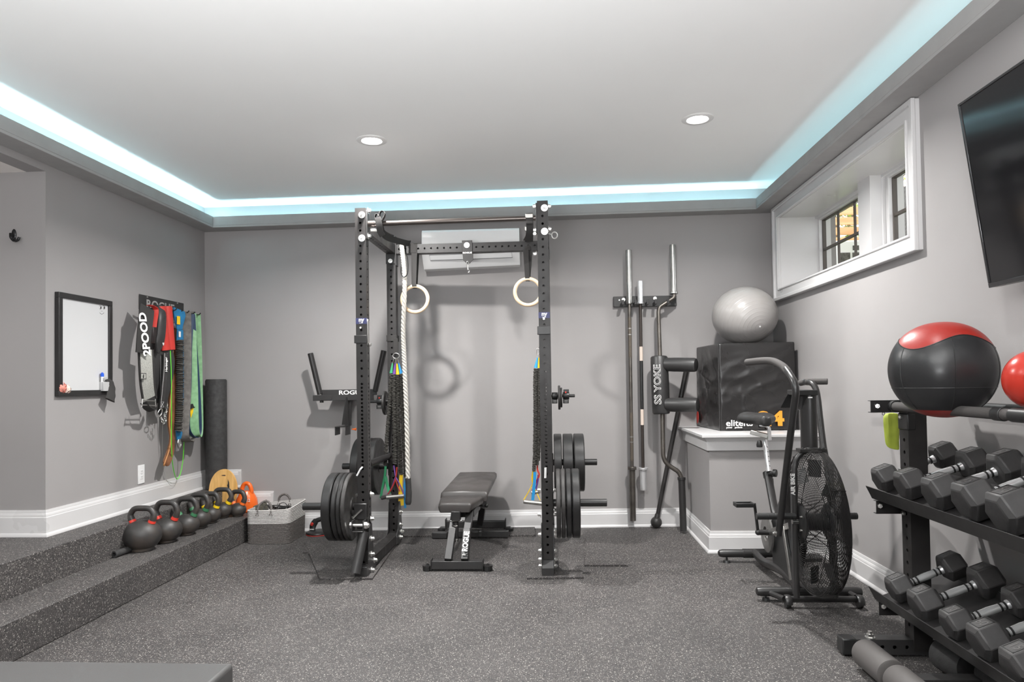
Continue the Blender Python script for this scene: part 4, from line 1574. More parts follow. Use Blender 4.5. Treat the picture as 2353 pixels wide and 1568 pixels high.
b = B()
a = W(1110, 1160, Y=5.7)
c = W(1104, 1200, Y=Yq + 0.03)
b.beam(a, c, 0.048, 0.08, (0, 1, 0))
part(b, 'rear_leg', M['black2'], bn, bevel=0.003)
b = B()
Yh = 5.58
p, q = W(992, 1236, Y=Yh), W(1168, 1223, Y=Yh)
b.box(p.x, W(1027, 1230, Y=Yh).x, Yh, Yh + 0.07, 0.004, W(1010, 1225, Y=Yh).z)
b.box(W(1027, 1230, Y=Yh).x, q.x, Yh + 0.01, Yh + 0.06, 0.012, W(1100, 1222, Y=Yh).z)
part(b, 'transport_handle', M['black'], bn, bevel=0.004)
# lettering reading upward on the right leg
a, c = W(1066, 1279, Y=yb0 - 0.010), W(1073.8, 1219, Y=4.75)
dirv = (c - a).normalized()
text('ROGUE', 'lettering', M['letters'], bn, a.lerp(c, 0.58) + V((0.017, -0.010, 0)), dirv, (-1, 0, 0), 0.050, ext=0.001, off=0.0014, sx=0.93)
b = B()
b.beam(a + V((-0.012, -0.006, 0.012)), a + V((0.012, -0.006, 0.012)), 0.003, 0.006)
b.beam(a + V((-0.0, -0.004, 0.012)), a + V((0.002, -0.004, 0.024)), 0.004, 0.004, (0, 1, 0))
part(b, 'emblem', M['letters'], bn)

# ------------------------------------------------------------------ wall-hung dip attachment with lettering
YD = YB(-1.75) - 0.16
dp = thing('dip_attachment', 'black dip station with two raised grips hung on the back wall', 'rack attachment', W(790, 900, Y=YD))
for pa, pb, n_ in (((713, 812), (735.5, 907), 'l'), ((882, 806), (862, 900), 'r')):
    b = B()
    a, c = W(*pa, Y=YD - 0.02), W(*pb, Y=YD)
    b.cyl(a, c, 0.0235, seg=24)
    part(b, 'grip', M['black2'], dp, bevel=0.004)
b = B()
a, c = W(738, 902, Y=YD), W(866, 899, Y=YD)
b.box(a.x, c.x, YD + 0.0, YD + 0.006, W(800, 909, Y=YD).z, W(800, 895.5, Y=YD).z)
part(b, 'name_plate', M['black'], dp, bevel=0.001)
b = B()
a, c = W(721, 915, Y=YD - 0.01), W(858, 912, Y=YD - 0.01)
zt0, zt1 = W(760, 921, Y=YD).z, W(760, 908, Y=YD).z
b.box(a.x, c.x, YD - 0.035, YD + 0.01, zt0, zt1)
b.box(W(743, 910, Y=YD).x, W(765, 910, Y=YD).x, YD - 0.038, YD - 0.034, zt0 + 0.003, zt1 - 0.003)
b.cyl((W(740, 910, Y=YD).x, YD - 0.01, zt0 - 0.016), (W(740, 910, Y=YD).x, YD - 0.01, zt0), 0.016, seg=16)
part(b, 'cross_bar', M['black'], dp, bevel=0.002)
b = B()
a, c = W(800, 920, Y=YD), W(795, 977, Y=YD - 0.07)
b.beam(W(802, 915, Y=YD), W(800, 978, Y=YD + 0.01), 0.05, 0.03, (0, 1, 0))
b.prism([W(794, 913, Y=YD - 0.05), W(785, 977, Y=YD - 0.14), W(798, 977, Y=YD - 0.05), W(797, 913, Y=YD - 0.04)], (0.008, 0.01, 0))
part(b, 'stem', M['black2'], dp, bevel=0.002)
b = B()
fl_, fr_ = W(769, 983, Y=YD - 0.15), W(793, 980, Y=YD - 0.15)
zt, zb2 = W(782, 981, Y=YD - 0.15).z, W(782, 1001, Y=YD - 0.15).z
b.box(fl_.x, fr_.x + 0.006, YD - 0.15, YD - 0.02, zt - 0.006, zt)
b.box(fl_.x, fl_.x + 0.006, YD - 0.15, YD - 0.02, zb2, zt)
b.box(fr_.x, fr_.x + 0.006, YD - 0.15, YD - 0.02, zb2, zt)
part(b, 'channel_bracket', M['black'], dp, bevel=0.002)
b = B()
p = W(815, 987, Y=YD - 0.08)
b.cyl(p - V((0.02, 0, 0)), p + V((0.006, 0, 0)), 0.006, seg=10)
b.lathe([(0.0, 0.0), (0.011, 0.002), (0.012, 0.012), (0.0, 0.016)], p, (1, 0, 0), seg=8)
part(b, 'pin_knob', pm('orange_plastic', (0.9, 0.16, 0.02), 0.4), dp, label='orange pin knob')
text('ROGUE', 'lettering', M['letters'], dp, W(807.5, 906.7, Y=YD - 0.003), (1, 0, 0), (0, 0, 1), 0.048, off=0.0014, sx=1.35)
b = B()
b.box(W(760, 905, Y=YD).x, W(840, 905, Y=YD).x, YD + 0.01, YB(-1.9) - 0.004, W(800, 904, Y=YD).z - 0.02, W(800, 900, Y=YD).z)
part(b, 'wall_hook', M['black2'], dp)

# ================================================================== BACK WALL THINGS
# slanted tube on the rear left upright
b = B()
b.cyl(W(894, 1048, Y=YR - 0.02), W(848, 1067, Y=4.98), 0.0245, seg=28)
part(b, 'storage_tube', M['black2'], rack, bevel=0.002)

# split air conditioner
YA = YB(-0.8)
ac2 = thing('wall_air_conditioner', 'white split air conditioner high on the back wall behind the pull-up rack', 'air conditioner', W(1082, 617, Y=YA - 0.1))
xl, xr = W(969.5, 560, Y=YA - 0.19).x, W(1193, 560, Y=YA - 0.19).x
zl = [W(969, y, Y=YA - 0.19).z for y in (530, 586, 603, 617)]
zr = [W(1194, y, Y=YA - 0.19).z for y in (521.5, 577, 594, 604)]


def acpts(x, z):
    f = YB(x) - 0.19
    return [(x, YB(x) - 0.002, z[0] - 0.004), (x, f + 0.015, z[0]), (x, f, z[0] - 0.02), (x, f - 0.003, (z[0] + z[1]) / 2), (x, f, z[1]), (x, f + 0.012, z[1] - 0.012), (x, f + 0.045, z[2]), (x, f + 0.085, z[3]), (x, YB(x) - 0.002, z[3] - 0.002)]


b = B()
b.rings([[V(p) for p in acpts(xl, zl)], [V(p) for p in acpts(xr, zr)]])
part(b, 'housing', M['whitegloss'], ac2, bevel=0.004, angle=25)
b = B()
q = [W(987, 587.5, Y=YA - 0.182), W(1176, 580.5, Y=YA - 0.182), W(1178, 593, Y=YA - 0.157), W(990, 600, Y=YA - 0.157)]
q = [p - V((0, 0.016, 0)) for p in q]
b.ribbon([q[0], q[1], q[2], q[3]], 0.003, 0.003, (0, 1, 0), closed=True)
part(b, 'louver_outline', M['darkslot'], ac2)
b = B()
b.hexa([q[0] + V((0.004, 0.0, -0.003)), q[1] + V((-0.004, 0, -0.003)), q[1] + V((-0.004, 0.008, -0.003)), q[0] + V((0.004, 0.008, -0.003)),
        q[3] + V((0.004, 0.0, 0.003)), q[2] + V((-0.004, 0, 0.003)), q[2] + V((-0.004, 0.008, 0.003)), q[3] + V((0.004, 0.008, 0.003))])
part(b, 'louver', M['white'], ac2)

# wall rack for the bars
YWk = YB(0.8)
br = thing('bar_wall_rack', 'black wall plate with short hooks holding the upright bars', 'bar rack', W(1480, 695, Y=YWk))
b = B()
p, q = W(1409.5, 695, Y=YWk - 0.03), W(1554.5, 690, Y=YWk - 0.03)
zt, zb2 = W(1409, 683, Y=YWk - 0.03).z, W(1409, 708, Y=YWk - 0.03).z
zt2, zb3 = W(1554, 678.5, Y=YWk - 0.03).z, W(1554, 702, Y=YWk - 0.03).z
zt = (zt + zt2) / 2
zb2 = (zb2 + zb3) / 2
b.hexa([(p.x, YWk - 0.045, zb2), (q.x, YWk - 0.03, zb2), (q.x, YB(q.x) - 0.001, zb2), (p.x, YB(p.x) - 0.001, zb2),
        (p.x, YWk - 0.045, zt), (q.x, YWk - 0.03, zt), (q.x, YB(q.x) - 0.001, zt), (p.x, YB(p.x) - 0.001, zt)])
part(b, 'plate', M['black'], br, bevel=0.003)
for px in (1430, 1459, 1487, 1505, 1533):
    b = B()
    x = W(px, 699, Y=YWk - 0.1).x
    b.box(x - 0.011, x + 0.011, YWk - 0.15, YWk - 0.034, zb2 + 0.008, zb2 + 0.030)
    b.box(x - 0.011, x + 0.011, YWk - 0.155, YWk - 0.14, zb2 + 0.008, zb2 + 0.048)
    part(b, 'hook', M['black2'], br, bevel=0.002)
for px, py in ((1432.7, 689), (1505, 686), (1423, 690)):
    b = B()
    b.bolt(W(px, py, Y=YWk - 0.045), (0, -1, 0), 0.010 if px > 1430 else 0.004, 0.004)
    part(b, 'bolt', M['zinc'], br)

# straight bars
YBb = YWk - 0.095


def axis_pt(a, c, y):
    t = (y - a[1]) / (c[1] - a[1])
    return (a[0] + (c[0] - a[0]) * t, y)


def bar_seg(b, a, c, y0, y1, r, seg=24, r2=None):
    p, q = axis_pt(a, c, y0), axis_pt(a, c, y1)
    b.cyl(W(*p, Y=YBb), W(*q, Y=YBb), r, r2, seg=seg)


M['knurl'] = pm('knurled_bare_steel', (0.17, 0.145, 0.12), 0.55, metal=0.75, noise=0.2, nscale=300, bump=0.5, bscale=900)
a, c = (1444, 575), (1454.5, 1197)
bb1 = thing('barbell', 'long worn steel barbell with grey sleeves, leftmost bar on the wall rack', 'barbell', W(1454.5, 1197, Y=YBb), 'bars on the wall rack')
b = B(); bar_seg(b, a, c, 575, 693, 0.0255); bar_seg(b, a, c, 691, 699, 0.0275)
part(b, 'upper_sleeve', M['steel'], bb1, bevel=0.002)
b = B(); bar_seg(b, a, c, 698, 1073, 0.0142)
part(b, 'shaft', M['oldsteel'], bb1)
for y0, y1 in ((730, 822), (949, 1060)):
    b = B(); bar_seg(b, a, c, y0, y1, 0.0146)
    part(b, 'knurling', M['knurl'], bb1)
for y in (754, 768, 1003, 1015):
    b = B(); bar_seg(b, a, c, y, y + 2.5, 0.0149)
    part(b, 'knurl_ring', M['steel'], bb1)
b = B(); bar_seg(b, a, c, 1073, 1079.5, 0.037); bar_seg(b, a, c, 1079, 1197, 0.0255)
part(b, 'lower_sleeve', M['oldsteel'], bb1, bevel=0.002)
a, c = (1470.5, 646), (1478.5, 1127)
bb2 = thing('barbell', 'shorter barbell with bright chrome sleeves and two cream tape bands', 'barbell', W(1478.5, 1127, Y=YBb), 'bars on the wall rack')
b = B(); bar_seg(b, a, c, 646, 697, 0.0235); bar_seg(b, a, c, 695, 699, 0.030)
part(b, 'upper_sleeve', M['chrome'], bb2, bevel=0.002)
b = B(); bar_seg(b, a, c, 699, 1075, 0.0128)
part(b, 'shaft', pm('black_oxide_bar', (0.05, 0.04, 0.036), 0.5, metal=0.5), bb2)
M['tape'] = pm('cream_tape', (0.62, 0.52, 0.45), 0.8)
for y0, y1 in ((797, 829.5), (941, 977)):
    b = B(); bar_seg(b, a, c, y0, y1, 0.0148)
    part(b, 'tape_band', M['tape'], bb2)
b = B(); bar_seg(b, a, c, 830, 941, 0.0140)
part(b, 'grip_wrap', M['plastic'], bb2)
b = B(); bar_seg(b, a, c, 1075, 1080, 0.039); bar_seg(b, a, c, 1079, 1127, 0.0285)
part(b, 'lower_sleeve', M['chrome'], bb2, bevel=0.002)

# cambered squat bar with the padded yoke
yk = thing('safety_squat_bar', 'cambered squat bar with a black padded yoke and two padded arms, leaning on the wall', 'barbell', W(1570.5, 1223, Y=5.78), 'bars on the wall rack')
Yt = YB(0.9) - 0.10
Yb_ = 5.78


def Yk(py):
    return Yt + (Yb_ - Yt) * (py - 563) / (1223 - 563)


P_ = lambda px, py: W(px, py, Y=Yk(py))
b = B()
b.cyl(P_(1545.2, 566), P_(1548, 672), 0.0262, seg=28)
b.cyl(P_(1545.1, 563), P_(1545.2, 567), 0.023, seg=28)
b.cyl(P_(1548, 671), P_(1548.2, 676), 0.034, seg=28)
part(b, 'upper_sleeve', M['steel'], yk, bevel=0.002)
b = B()
b.tube(fillet([P_(1549, 674), P_(1549, 684), P_(1515, 706), P_(1513, 716), P_(1517, 830)], 0.05), 0.0165, 18)
part(b, 'upper_camber', M['oldsteel'], yk)
b = B()
b.tube(fillet([P_(1522, 940), P_(1524, 1062), P_(1560, 1085), P_(1566, 1100)], 0.10, 8), 0.0185, 18)
part(b, 'lower_camber', M['oldsteel'], yk)
b = B()
b.cyl(P_(1566, 1097), P_(1566.2, 1103.5), 0.033, seg=28)
b.cyl(P_(1566.3, 1103), P_(1570.5, 1221), 0.0275, seg=28)
part(b, 'lower_sleeve', M['black2'], yk, bevel=0.002)
b = B()
n_ = 24
ax0, ax1 = P_(1514.5, 819), P_(1519.5, 952)
b.tube([ax0.lerp(ax1, t) for t in (0, 0.008, 0.03, 0.5, 0.97, 0.992, 1.0)], [0.058, 0.066, 0.0715, 0.0735, 0.0715, 0.066, 0.058], 28)
part(b, 'yoke_pad', M['vinyl'], yk)
for y0, y1, xa, xb in ((838, 839, 1530, 1601), (930.5, 931, 1532, 1605)):
    b = B()
    p, q = W(xa, y0, Y=Yk(y0) - 0.03), W(xb, y1, Y=Yk(y1) - 0.16)
    L = (q - p)
    b.tube([p + L * t for t in (0, 0.3, 0.93, 0.98, 1.0)], [0.056, 0.0585, 0.0575, 0.052, 0.040], 24)
    part(b, 'arm_pad', M['vinyl'], yk)
# outline lettering running up the pad
d0, d1 = P_(1512, 934), P_(1509, 834)
ax_ = (d1 - d0).normalized()
mid = d0.lerp(d1, 0.5) + V((0.012, -0.0735, 0))
text('SS YOKE', 'lettering', M['letters'], yk, mid + V((0.004, 0, 0)), ax_, (-1, 0, 0), 0.078, off=0.0022, ext=0.002, sx=1.12)
text('SS YOKE', 'lettering_inner', M['vinyl'], yk, mid + V((0.004, -0.001, 0)), ax_, (-1, 0, 0), 0.078, off=-0.0008, ext=0.0028, sx=1.12)
text('elitefts', 'small_lettering', M['letters'], yk, P_(1521, 860) + V((0, -0.066, 0)), ax_, (-1, 0, 0), 0.030, off=0.001, ext=0.001)

# mace
Ym = W(1508, 1213, Z=0.0).y - 0.02
mc = thing('steel_mace', 'black steel mace with a round ball head standing on the floor by the yoke bar', 'mace', W(1508, 1213, Y=Ym))
b = B()
c = W(1508, 1200.6, Y=Ym)
b.cyl(c, W(1581, 830, Y=YB(1.0) - 0.06), 0.0175, 0.021, seg=20)
part(b, 'handle', M['blacktex'], mc)
b = B()
b.ball(c, 0.0475, 28, 18)
b.cyl(c + V((0.006, 0, 0.038)), c + V((0.014, 0.003, 0.070)), 0.024, 0.0205, seg=20)
part(b, 'ball_head', M['iron'], mc)

# ================================================================== SOFT BOX AND BALL ON THE PLINTH
ZPL = 0.852
M['boxvinyl'] = pm('wrinkled_black_vinyl', (0.020, 0.019, 0.019), 0.27, noise=0.03, nscale=5)
nt = M['boxvinyl'].node_tree
bs = nt.nodes['Principled BSDF']
tc = nt.nodes.new('ShaderNodeTexCoord')
w1 = nt.nodes.new('ShaderNodeTexNoise')
w1.inputs['Scale'].default_value = 2.6
w1.inputs['Detail'].default_value = 1.5
w1.inputs['Distortion'].default_value = 0.7
nt.links.new(tc.outputs['Object'], w1.inputs['Vector'])
bp = nt.nodes.new('ShaderNodeBump')
bp.inputs['Strength'].default_value = 0.25
bp.inputs['Distance'].default_value = 0.03
nt.links.new(w1.outputs['Fac'], bp.inputs['Height'])
nt.links.new(bp.outputs[0], bs.inputs['Normal'])
Yx = W(1655, 991, Z=ZPL).y
pfl, pfr = W(1655, 988, Y=Yx), W(1831, 985, Y=Yx)
zt = W(1654, 790, Y=Yx).z
zt2 = W(1828, 785.5, Y=Yx).z
Ybk = YB(1.3) - 0.035
xbl = W(1602, 900, Y=Ybk).x
sb = thing('foam_plyo_box', 'black vinyl covered foam jump box with orange numbers, on the white plinth', 'plyo box', (1.55, 5.7, ZPL))
b = B()
N = 44
x0, x1 = pfl.x, min(pfr.x, XR - 0.015)
rnd = random.Random(5)


def boxpt(u, v, w):
    xl_ = x0 + (xbl - x0) * v
    xr_ = x1
    zt_ = zt + (zt2 - zt) * u
    return V((xl_ + (xr_ - xl_) * u, Yx + (Ybk - Yx) * v, ZPL + (zt_ - ZPL) * w))


def pillow(p, n, u, v):
    k = math.sin(PI * u) ** 0.5 * math.sin(PI * v) ** 0.5
    q = V((p.x * 2.0 + p.z * 2.4 + p.y * 1.4, p.z * 4.5 - p.x * 2.2 - p.y * 2.0, p.y * 1.1))
    r1_ = 1 - abs(noise.noise(q + V((noise.noise(q * 0.7) * 0.9, 0, 0)))) * 2.2
    r2_ = 1 - abs(noise.noise(q * 2.1 + V((3.1, 1.7, 0.4)))) * 2.4
    f = k * (0.004 + 0.016 * max(0, r1_) ** 2 + 0.006 * max(0, r2_) ** 2)
    return p + V(n) * f


def grid(b, fn, n_=N):
    vs = [[b.bm.verts.new(fn(i / n_, j / n_)) for j in range(n_ + 1)] for i in range(n_ + 1)]
    for i in range(n_):
        for j in range(n_):
            b.bm.faces.new((vs[i][j], vs[i + 1][j], vs[i + 1][j + 1], vs[i][j + 1]))


grid(b, lambda u, v: pillow(boxpt(u, 0, v), (0, -1, 0), u, v))
grid(b, lambda u, v: pillow(boxpt(0, u, v), (-1, 0, 0), u, v))
grid(b, lambda u, v: pillow(boxpt(1, u, v), (0, 0, 0), u, v))
grid(b, lambda u, v: pillow(boxpt(u, v, 1), (0, 0, 0.3), u, v))
grid(b, lambda u, v: boxpt(u, v, 0))
grid(b, lambda u, v: boxpt(u, 1, v))
bmesh.ops.remove_doubles(b.bm, verts=b.bm.verts, dist=0.0008)
part(b, 'cover', M['boxvinyl'], sb, bevel=0.010, angle=75, seg=3)
b = B()
for u0, v0, u1, v1 in ((0, 0, 0, 0),):
    b.tube([boxpt(0, 0, 0.01) + V((-0.002, -0.002, 0)), boxpt(0, 0, 0.5) + V((-0.002, -0.002, 0)), boxpt(0, 0, 0.995) + V((-0.002, -0.002, 0))], 0.004, 8)
part(b, 'piping', M['vinyl'], sb)
fy = Yx - 0.024
text('elitefts', 'lettering', M['letters'], sb, W(1668, 979.5, Y=fy), (1, 0, 0), (0, 0, 1), 0.066, off=0.0012, align='LEFT', space=1.0, sx=1.15)
text('24', 'large_number', M['orange'], sb, W(1742, 978, Y=fy), (1, 0, 0), (0, 0, 1), 0.150, off=0.006, align='LEFT', sx=1.3, label='orange number')
text('power    perform', 'small_lettering', M['letters'], sb, W(1669, 984.5, Y=fy), (1, 0, 0), (0, 0, 1), 0.017, off=0.0008, align='LEFT')
b = B()
lx = xbl - 0.0
for y0_, y1_ in ((918, 942), (944, 974)):
    q = []
    for t in [i / 10 for i in range(11)]:
        py = y0_ + (y1_ - y0_) * t
        q.append((py, 3.4 * math.sin(PI * t) ** 0.6))
    yy_ = Ybk - 0.05
    pts = [W(1608.5 - w_ * 0.9, py, Y=yy_) for py, w_ in q] + [W(1608.5 + w_ * 0.9, py, Y=yy_) for py, w_ in q[::-1][1:-1]]
    pts = [V((boxpt(0, 0.93, 0).x - 0.012 - 0.003, p.y + (p.x - pts[0].x) * -4.0, p.z)) for p in pts]
    b.prism(pts, (0.002, 0, 0))
part(b, 'red_emblem', M['redsleeve'], sb, label='red emblem shapes')

# stability ball
mball, ntb, bb = new_mat('grey_gym_ball')
bb.inputs['Base Color'].default_value = (0.33, 0.315, 0.305, 1)
bb.inputs['Roughness'].default_value = 0.30
tc = ntb.nodes.new('ShaderNodeTexCoord')
nv = ntb.nodes.new('ShaderNodeVectorMath'); nv.operation = 'NORMALIZE'
ntb.links.new(tc.outputs['Object'], nv.inputs[0])
dt = ntb.nodes.new('ShaderNodeVectorMath'); dt.operation = 'DOT_PRODUCT'
dt.inputs[1].default_value = V((0.22, -0.86, -0.46)).normalized()
ntb.links.new(nv.outputs[0], dt.inputs[0])
ac_ = ntb.nodes.new('ShaderNodeMath'); ac_.operation = 'ARCCOSINE'
ntb.links.new(dt.outputs['Value'], ac_.inputs[0])
mu = ntb.nodes.new('ShaderNodeMath'); mu.operation = 'MULTIPLY'; mu.inputs[1].default_value = 52
ntb.links.new(ac_.outputs[0], mu.inputs[0])
sn = ntb.nodes.new('ShaderNodeMath'); sn.operation = 'SINE'
ntb.links.new(mu.outputs[0], sn.inputs[0])
pw_ = ntb.nodes.new('ShaderNodeMath'); pw_.operation = 'SMOOTH_MAX'; pw_.inputs[1].default_value = 0.55; pw_.inputs[2].default_value = 0.2
ntb.links.new(sn.outputs[0], pw_.inputs[0])
bpn = ntb.nodes.new('ShaderNodeBump'); bpn.inputs['Strength'].default_value = 0.28; bpn.inputs['Distance'].default_value = 0.006
ntb.links.new(pw_.outputs[0], bpn.inputs['Height'])
ntb.links.new(bpn.outputs[0], bb.inputs['Normal'])
YG = 5.72
cg = W(1711, 725, Y=YG)
rg = 0.5 * (W(1786, 725, Y=YG).x - W(1635.5, 725, Y=YG).x) * 0.985
ztop = W(1711, 657.5, Y=YG - 0.06).z
zbox = boxpt(0.5, 0.5, 1).z
hz = (ztop - zbox) / 2
gb = thing('stability_ball', 'large silver grey exercise ball resting on top of the black foam box', 'exercise ball', (cg.x, YG, zbox + hz))
b = B()
b.ball((cg.x, YG, zbox + hz), rg, 72, 48, (1, 1, hz / rg))
part(b, 'ball_skin', mball, gb)
b = B()
dv = V((0.22, -0.86, -0.46)).normalized()
pv = V((cg.x, YG, zbox + hz)) + V((dv.x * rg, dv.y * rg, dv.z * hz)) * 1.0
b.cyl(pv - dv * 0.004, pv + dv * 0.002, 0.007, seg=16)
part(b, 'valve', M['white'], gb)

# ================================================================== AIR BIKE
BX = 1.362
bk = thing('air_bike', 'black fan exercise bike with a large wire fan cage facing the viewer', 'exercise bike', (BX, 4.2, 0))
YFc = 3.80
zfan = (W(1870, 1042, Y=YFc).z + W(1890, 1361, Y=YFc - 0.02).z) / 2
RF = 0.383


def wire_ring(b, x, r, w=0.0015, seg=72):
    b.tube([V((x, YFc + math.cos(2 * PI * i / seg) * r, zfan + math.sin(2 * PI * i / seg) * r)) for i in range(seg)], w, 5, closed=True)


M['wire'] = pm('glossy_black_wire', (0.02, 0.019, 0.019), 0.22, metal=0.2)
XRM0, XRM1 = BX - 0.036, BX + 0.036
for s_, nm in ((-1, 'left'), (1, 'right')):
    b = B()
    n_ = 24
    for i in range(n_):
        t = i / (n_ - 1)
        r = 0.10 + (RF - 0.012 - 0.10) * t
        x = BX + s_ * (0.036 + 0.040 * (1 - t ** 1.5))
        wire_ring(b, x, r)
    for k in range(8):
        a = 2 * PI * k / 8 + 0.2
        pts = []
        for i in range(9):
            t = i / 8
            r = 0.09 + (RF - 0.012 - 0.09) * t
            x = BX + s_ * (0.0345 + 0.040 * (1 - t ** 1.5))
            pts.append(V((x, YFc + math.cos(a) * r, zfan + math.sin(a) * r)))
        b.tube(pts, 0.0022, 5)
    part(b, 'fan_cage', M['wire'], bk)
b = B()
for i in range(11):
    t = i / 10
    x = XRM0 + (XRM1 - XRM0) * t
    wire_ring(b, x, RF - 0.008 * (2 * t - 1) ** 2, 0.0022)
for k in range(8):
    a = 2 * PI * k / 8 + 0.2
    b.tube([V((XRM0 + (XRM1 - XRM0) * t, YFc + math.cos(a) * (RF + 0.002), zfan + math.sin(a) * (RF + 0.002))) for t in (0, 0.5, 1)], 0.0022, 5)
part(b, 'cage_rim', M['wire'], bk)
for k in range(8):                                    # fan blades
    b = B()
    a = 2 * PI * k / 8
    r0, r1 = 0.24, 0.33
    ca, sa = math.cos(a), math.sin(a)
    cb, sb_ = math.cos(a + 0.13), math.sin(a + 0.13)
    y = lambda r, c_: YFc + r * c_
    z = lambda r, s2: zfan + r * s2
    b.hexa([(BX - 0.028, y(r0, ca), z(r0, sa)), (BX + 0.026, y(r0, cb), z(r0, sb_)), (BX + 0.026, y(r1, cb), z(r1, sb_)), (BX - 0.028, y(r1, ca), z(r1, sa)),
            (BX - 0.026, y(r0, ca) + 0.003, z(r0, sa) + 0.002), (BX + 0.028, y(r0, cb) + 0.003, z(r0, sb_) + 0.002), (BX + 0.028, y(r1, cb) + 0.003, z(r1, sb_) + 0.002), (BX - 0.026, y(r1, ca) + 0.003, z(r1, sa) + 0.002)])
    part(b, 'fan_blade', M['plastic'], bk)
b = B()
b.cyl((BX - 0.115, YFc, zfan), (BX + 0.115, YFc, zfan), 0.012, seg=16)
for s_ in (-1, 1):
    b.lathe([(0.0, s_ * 0.062), (0.09, s_ * 0.062), (0.098, s_ * 0.068), (0.085, s_ * 0.080), (0.05, s_ * 0.086), (0, s_ * 0.088)], (BX, YFc, zfan), (1, 0, 0), seg=40)
b.cyl((BX - 0.06, YFc, zfan), (BX + 0.06, YFc, zfan), 0.045, seg=24)
part(b, 'hub', M['plastic'], bk)
b = B()
for s_ in (-1, 1):
    b = B()
    b.cyl((BX + s_ * 0.08, YFc, zfan), (BX + s_ * 0.118, YFc, zfan), 0.013, seg=6)
    for k in range(5):
        a = 2 * PI * k / 5
        b.cyl((BX + s_ * 0.082, YFc + 0.06 * math.cos(a), zfan + 0.06 * math.sin(a)), (BX + s_ * 0.095, YFc + 0.06 * math.cos(a), zfan + 0.06 * math.sin(a)), 0.006, seg=8)
    part(b, 'hub_bolts', M['steel'], bk)
# fork arch over the fan
ztop_ = W(1853, 1034, Y=YFc + 0.02).z
hw = 0.088
b = B()
arch = [V((BX - hw - 0.012, YFc + 0.01, 0.085)), V((BX - hw - 0.012, YFc + 0.01, zfan)), V((BX - hw - 0.006, YFc + 0.015, ztop_ - 0.10))]
arch += arc((BX, YFc + 0.02, ztop_ - 0.088), 0.088, PI * 0.98, 0.02, 12)
arch += [V((BX + hw + 0.006, YFc + 0.015, ztop_ - 0.10)), V((BX + hw + 0.012, YFc + 0.01, zfan)), V((BX + hw + 0.012, YFc + 0.01, 0.085))]
b.tube(arch, 0.0155, 16)
part(b, 'fan_fork', M['black2'], bk)
for s_ in (-1, 1):
    b = B()
    b.beam((BX + s_ * (hw + 0.012), YFc + 0.045, 0.09), (BX + s_ * (hw + 0.008), YFc + 0.045, ztop_ - 0.16), 0.012, 0.045, (0, 1, 0))
    part(b, 'side_plate', M['black2'], bk, bevel=0.002)
text('AIR BIKE', 'lettering', M['letters'], bk, (BX - hw - 0.0115 - 0.002, YFc - 0.0062, W(1820, 1113, Y=YFc).z), (0, 0, 1), (-1, 0.0, 0), 0.030, off=0.0008)
# column
ycol = YFc + 0.055
zc0, zc1 = ztop_ - 0.02, W(1846, 905, Y=ycol).z
b = B()
b.tube([(BX, ycol, zc0), (BX, ycol, zc1)], 0.034, 24, ry=0.045)
b.box(BX - 0.07, BX + 0.07, YFc - 0.01, YFc + 0.06, ztop_ - 0.012, ztop_ + 0.006)
for sx in (-0.055, -0.035, 0.035, 0.055):
    b.bolt((BX + sx, YFc - 0.0, ztop_ + 0.006), (0, 0, 1), 0.006, 0.005, False)
part(b, 'column', M['black2'], bk, bevel=0.001)
# console
b = B()
p, q = W(1831, 897, Y=YFc), W(1880.5, 909, Y=YFc)
b.box(p.x, q.x, YFc, YFc + 0.16, q.z, p.z)
b.prism([(p.x + 0.035, YFc + 0.02, q.z), (q.x - 0.01, YFc + 0.02, q.z), (q.x - 0.045, YFc + 0.05, W(1860, 944, Y=YFc).z), (p.x + 0.04, YFc + 0.05, W(1860, 944, Y=YFc).z)], (0, 0.08, 0))
part(b, 'console', M['plastic'], bk, bevel=0.004)
b = B()
q4 = [W(1812, 903, Y=YFc + 0.12), W(1820, 903, Y=YFc + 0.05), W(1818, 928, Y=YFc + 0.1), W(1793, 938, Y=YFc + 0.22)]
b.prism([W(1810, 904, Y=YFc + 0.14), W(1819, 904, Y=YFc + 0.14), W(1817, 933, Y=YFc + 0.17), W(1793, 938, Y=YFc + 0.17)], (0.10, 0.02, 0))
part(b, 'display', M['plastic'], bk, bevel=0.003)
b = B()
z_ = W(1858, 911, Y=YFc).z
b.box(W(1857, 911, Y=YFc).x, W(1867, 911, Y=YFc).x, YFc + 0.001, YFc + 0.004, z_ - 0.010, z_ - 0.004)
part(b, 'display_clip', M['letters'], bk)
# moving arms
YPv = 3.79
for s_, pts, grip_px in ((-1, [((1788.8, 1230), 3.80), ((1794.7, 1183), 3.77), ((1803.5, 1107), 3.70), ((1813, 1027), 3.62), ((1824, 940), 3.54), ((1828.5, 905), 3.51), ((1826, 882), 3.52), ((1818, 866), 3.56), ((1806, 849), 3.63)], [((1812, 857), 3.60), ((1801, 844), 3.66), ((1785, 834), 3.74), ((1769, 829.5), 3.82), ((1745, 830), 3.94), ((1717, 833), 4.08)]),
                         (1, [((1917, 1190), 3.86), ((1899, 1065), 3.97), ((1891, 1018), 4.02), ((1883, 950), 4.08), ((1879, 915), 4.11), ((1874, 893), 4.13), ((1865, 881), 4.16), ((1850, 878), 4.22)], [((1856, 878.5), 4.20), ((1850, 878), 4.24), ((1840, 880), 4.30)])):
    b = B()
    q = smooth([W(*p, Y=y) for p, y in pts], 5)
    b.tube(q, 0.0175, 16)
    part(b, 'arm', M['black2'], bk)
    b = B()
    g = smooth([W(*p, Y=y) for p, y in grip_px], 5)
    b.tube([g[0]] + g + [g[-1]], [0.018] + [0.0195] * len(g) + [0.012], 16)
    part(b, 'grip', M['grip'], bk)
b = B()
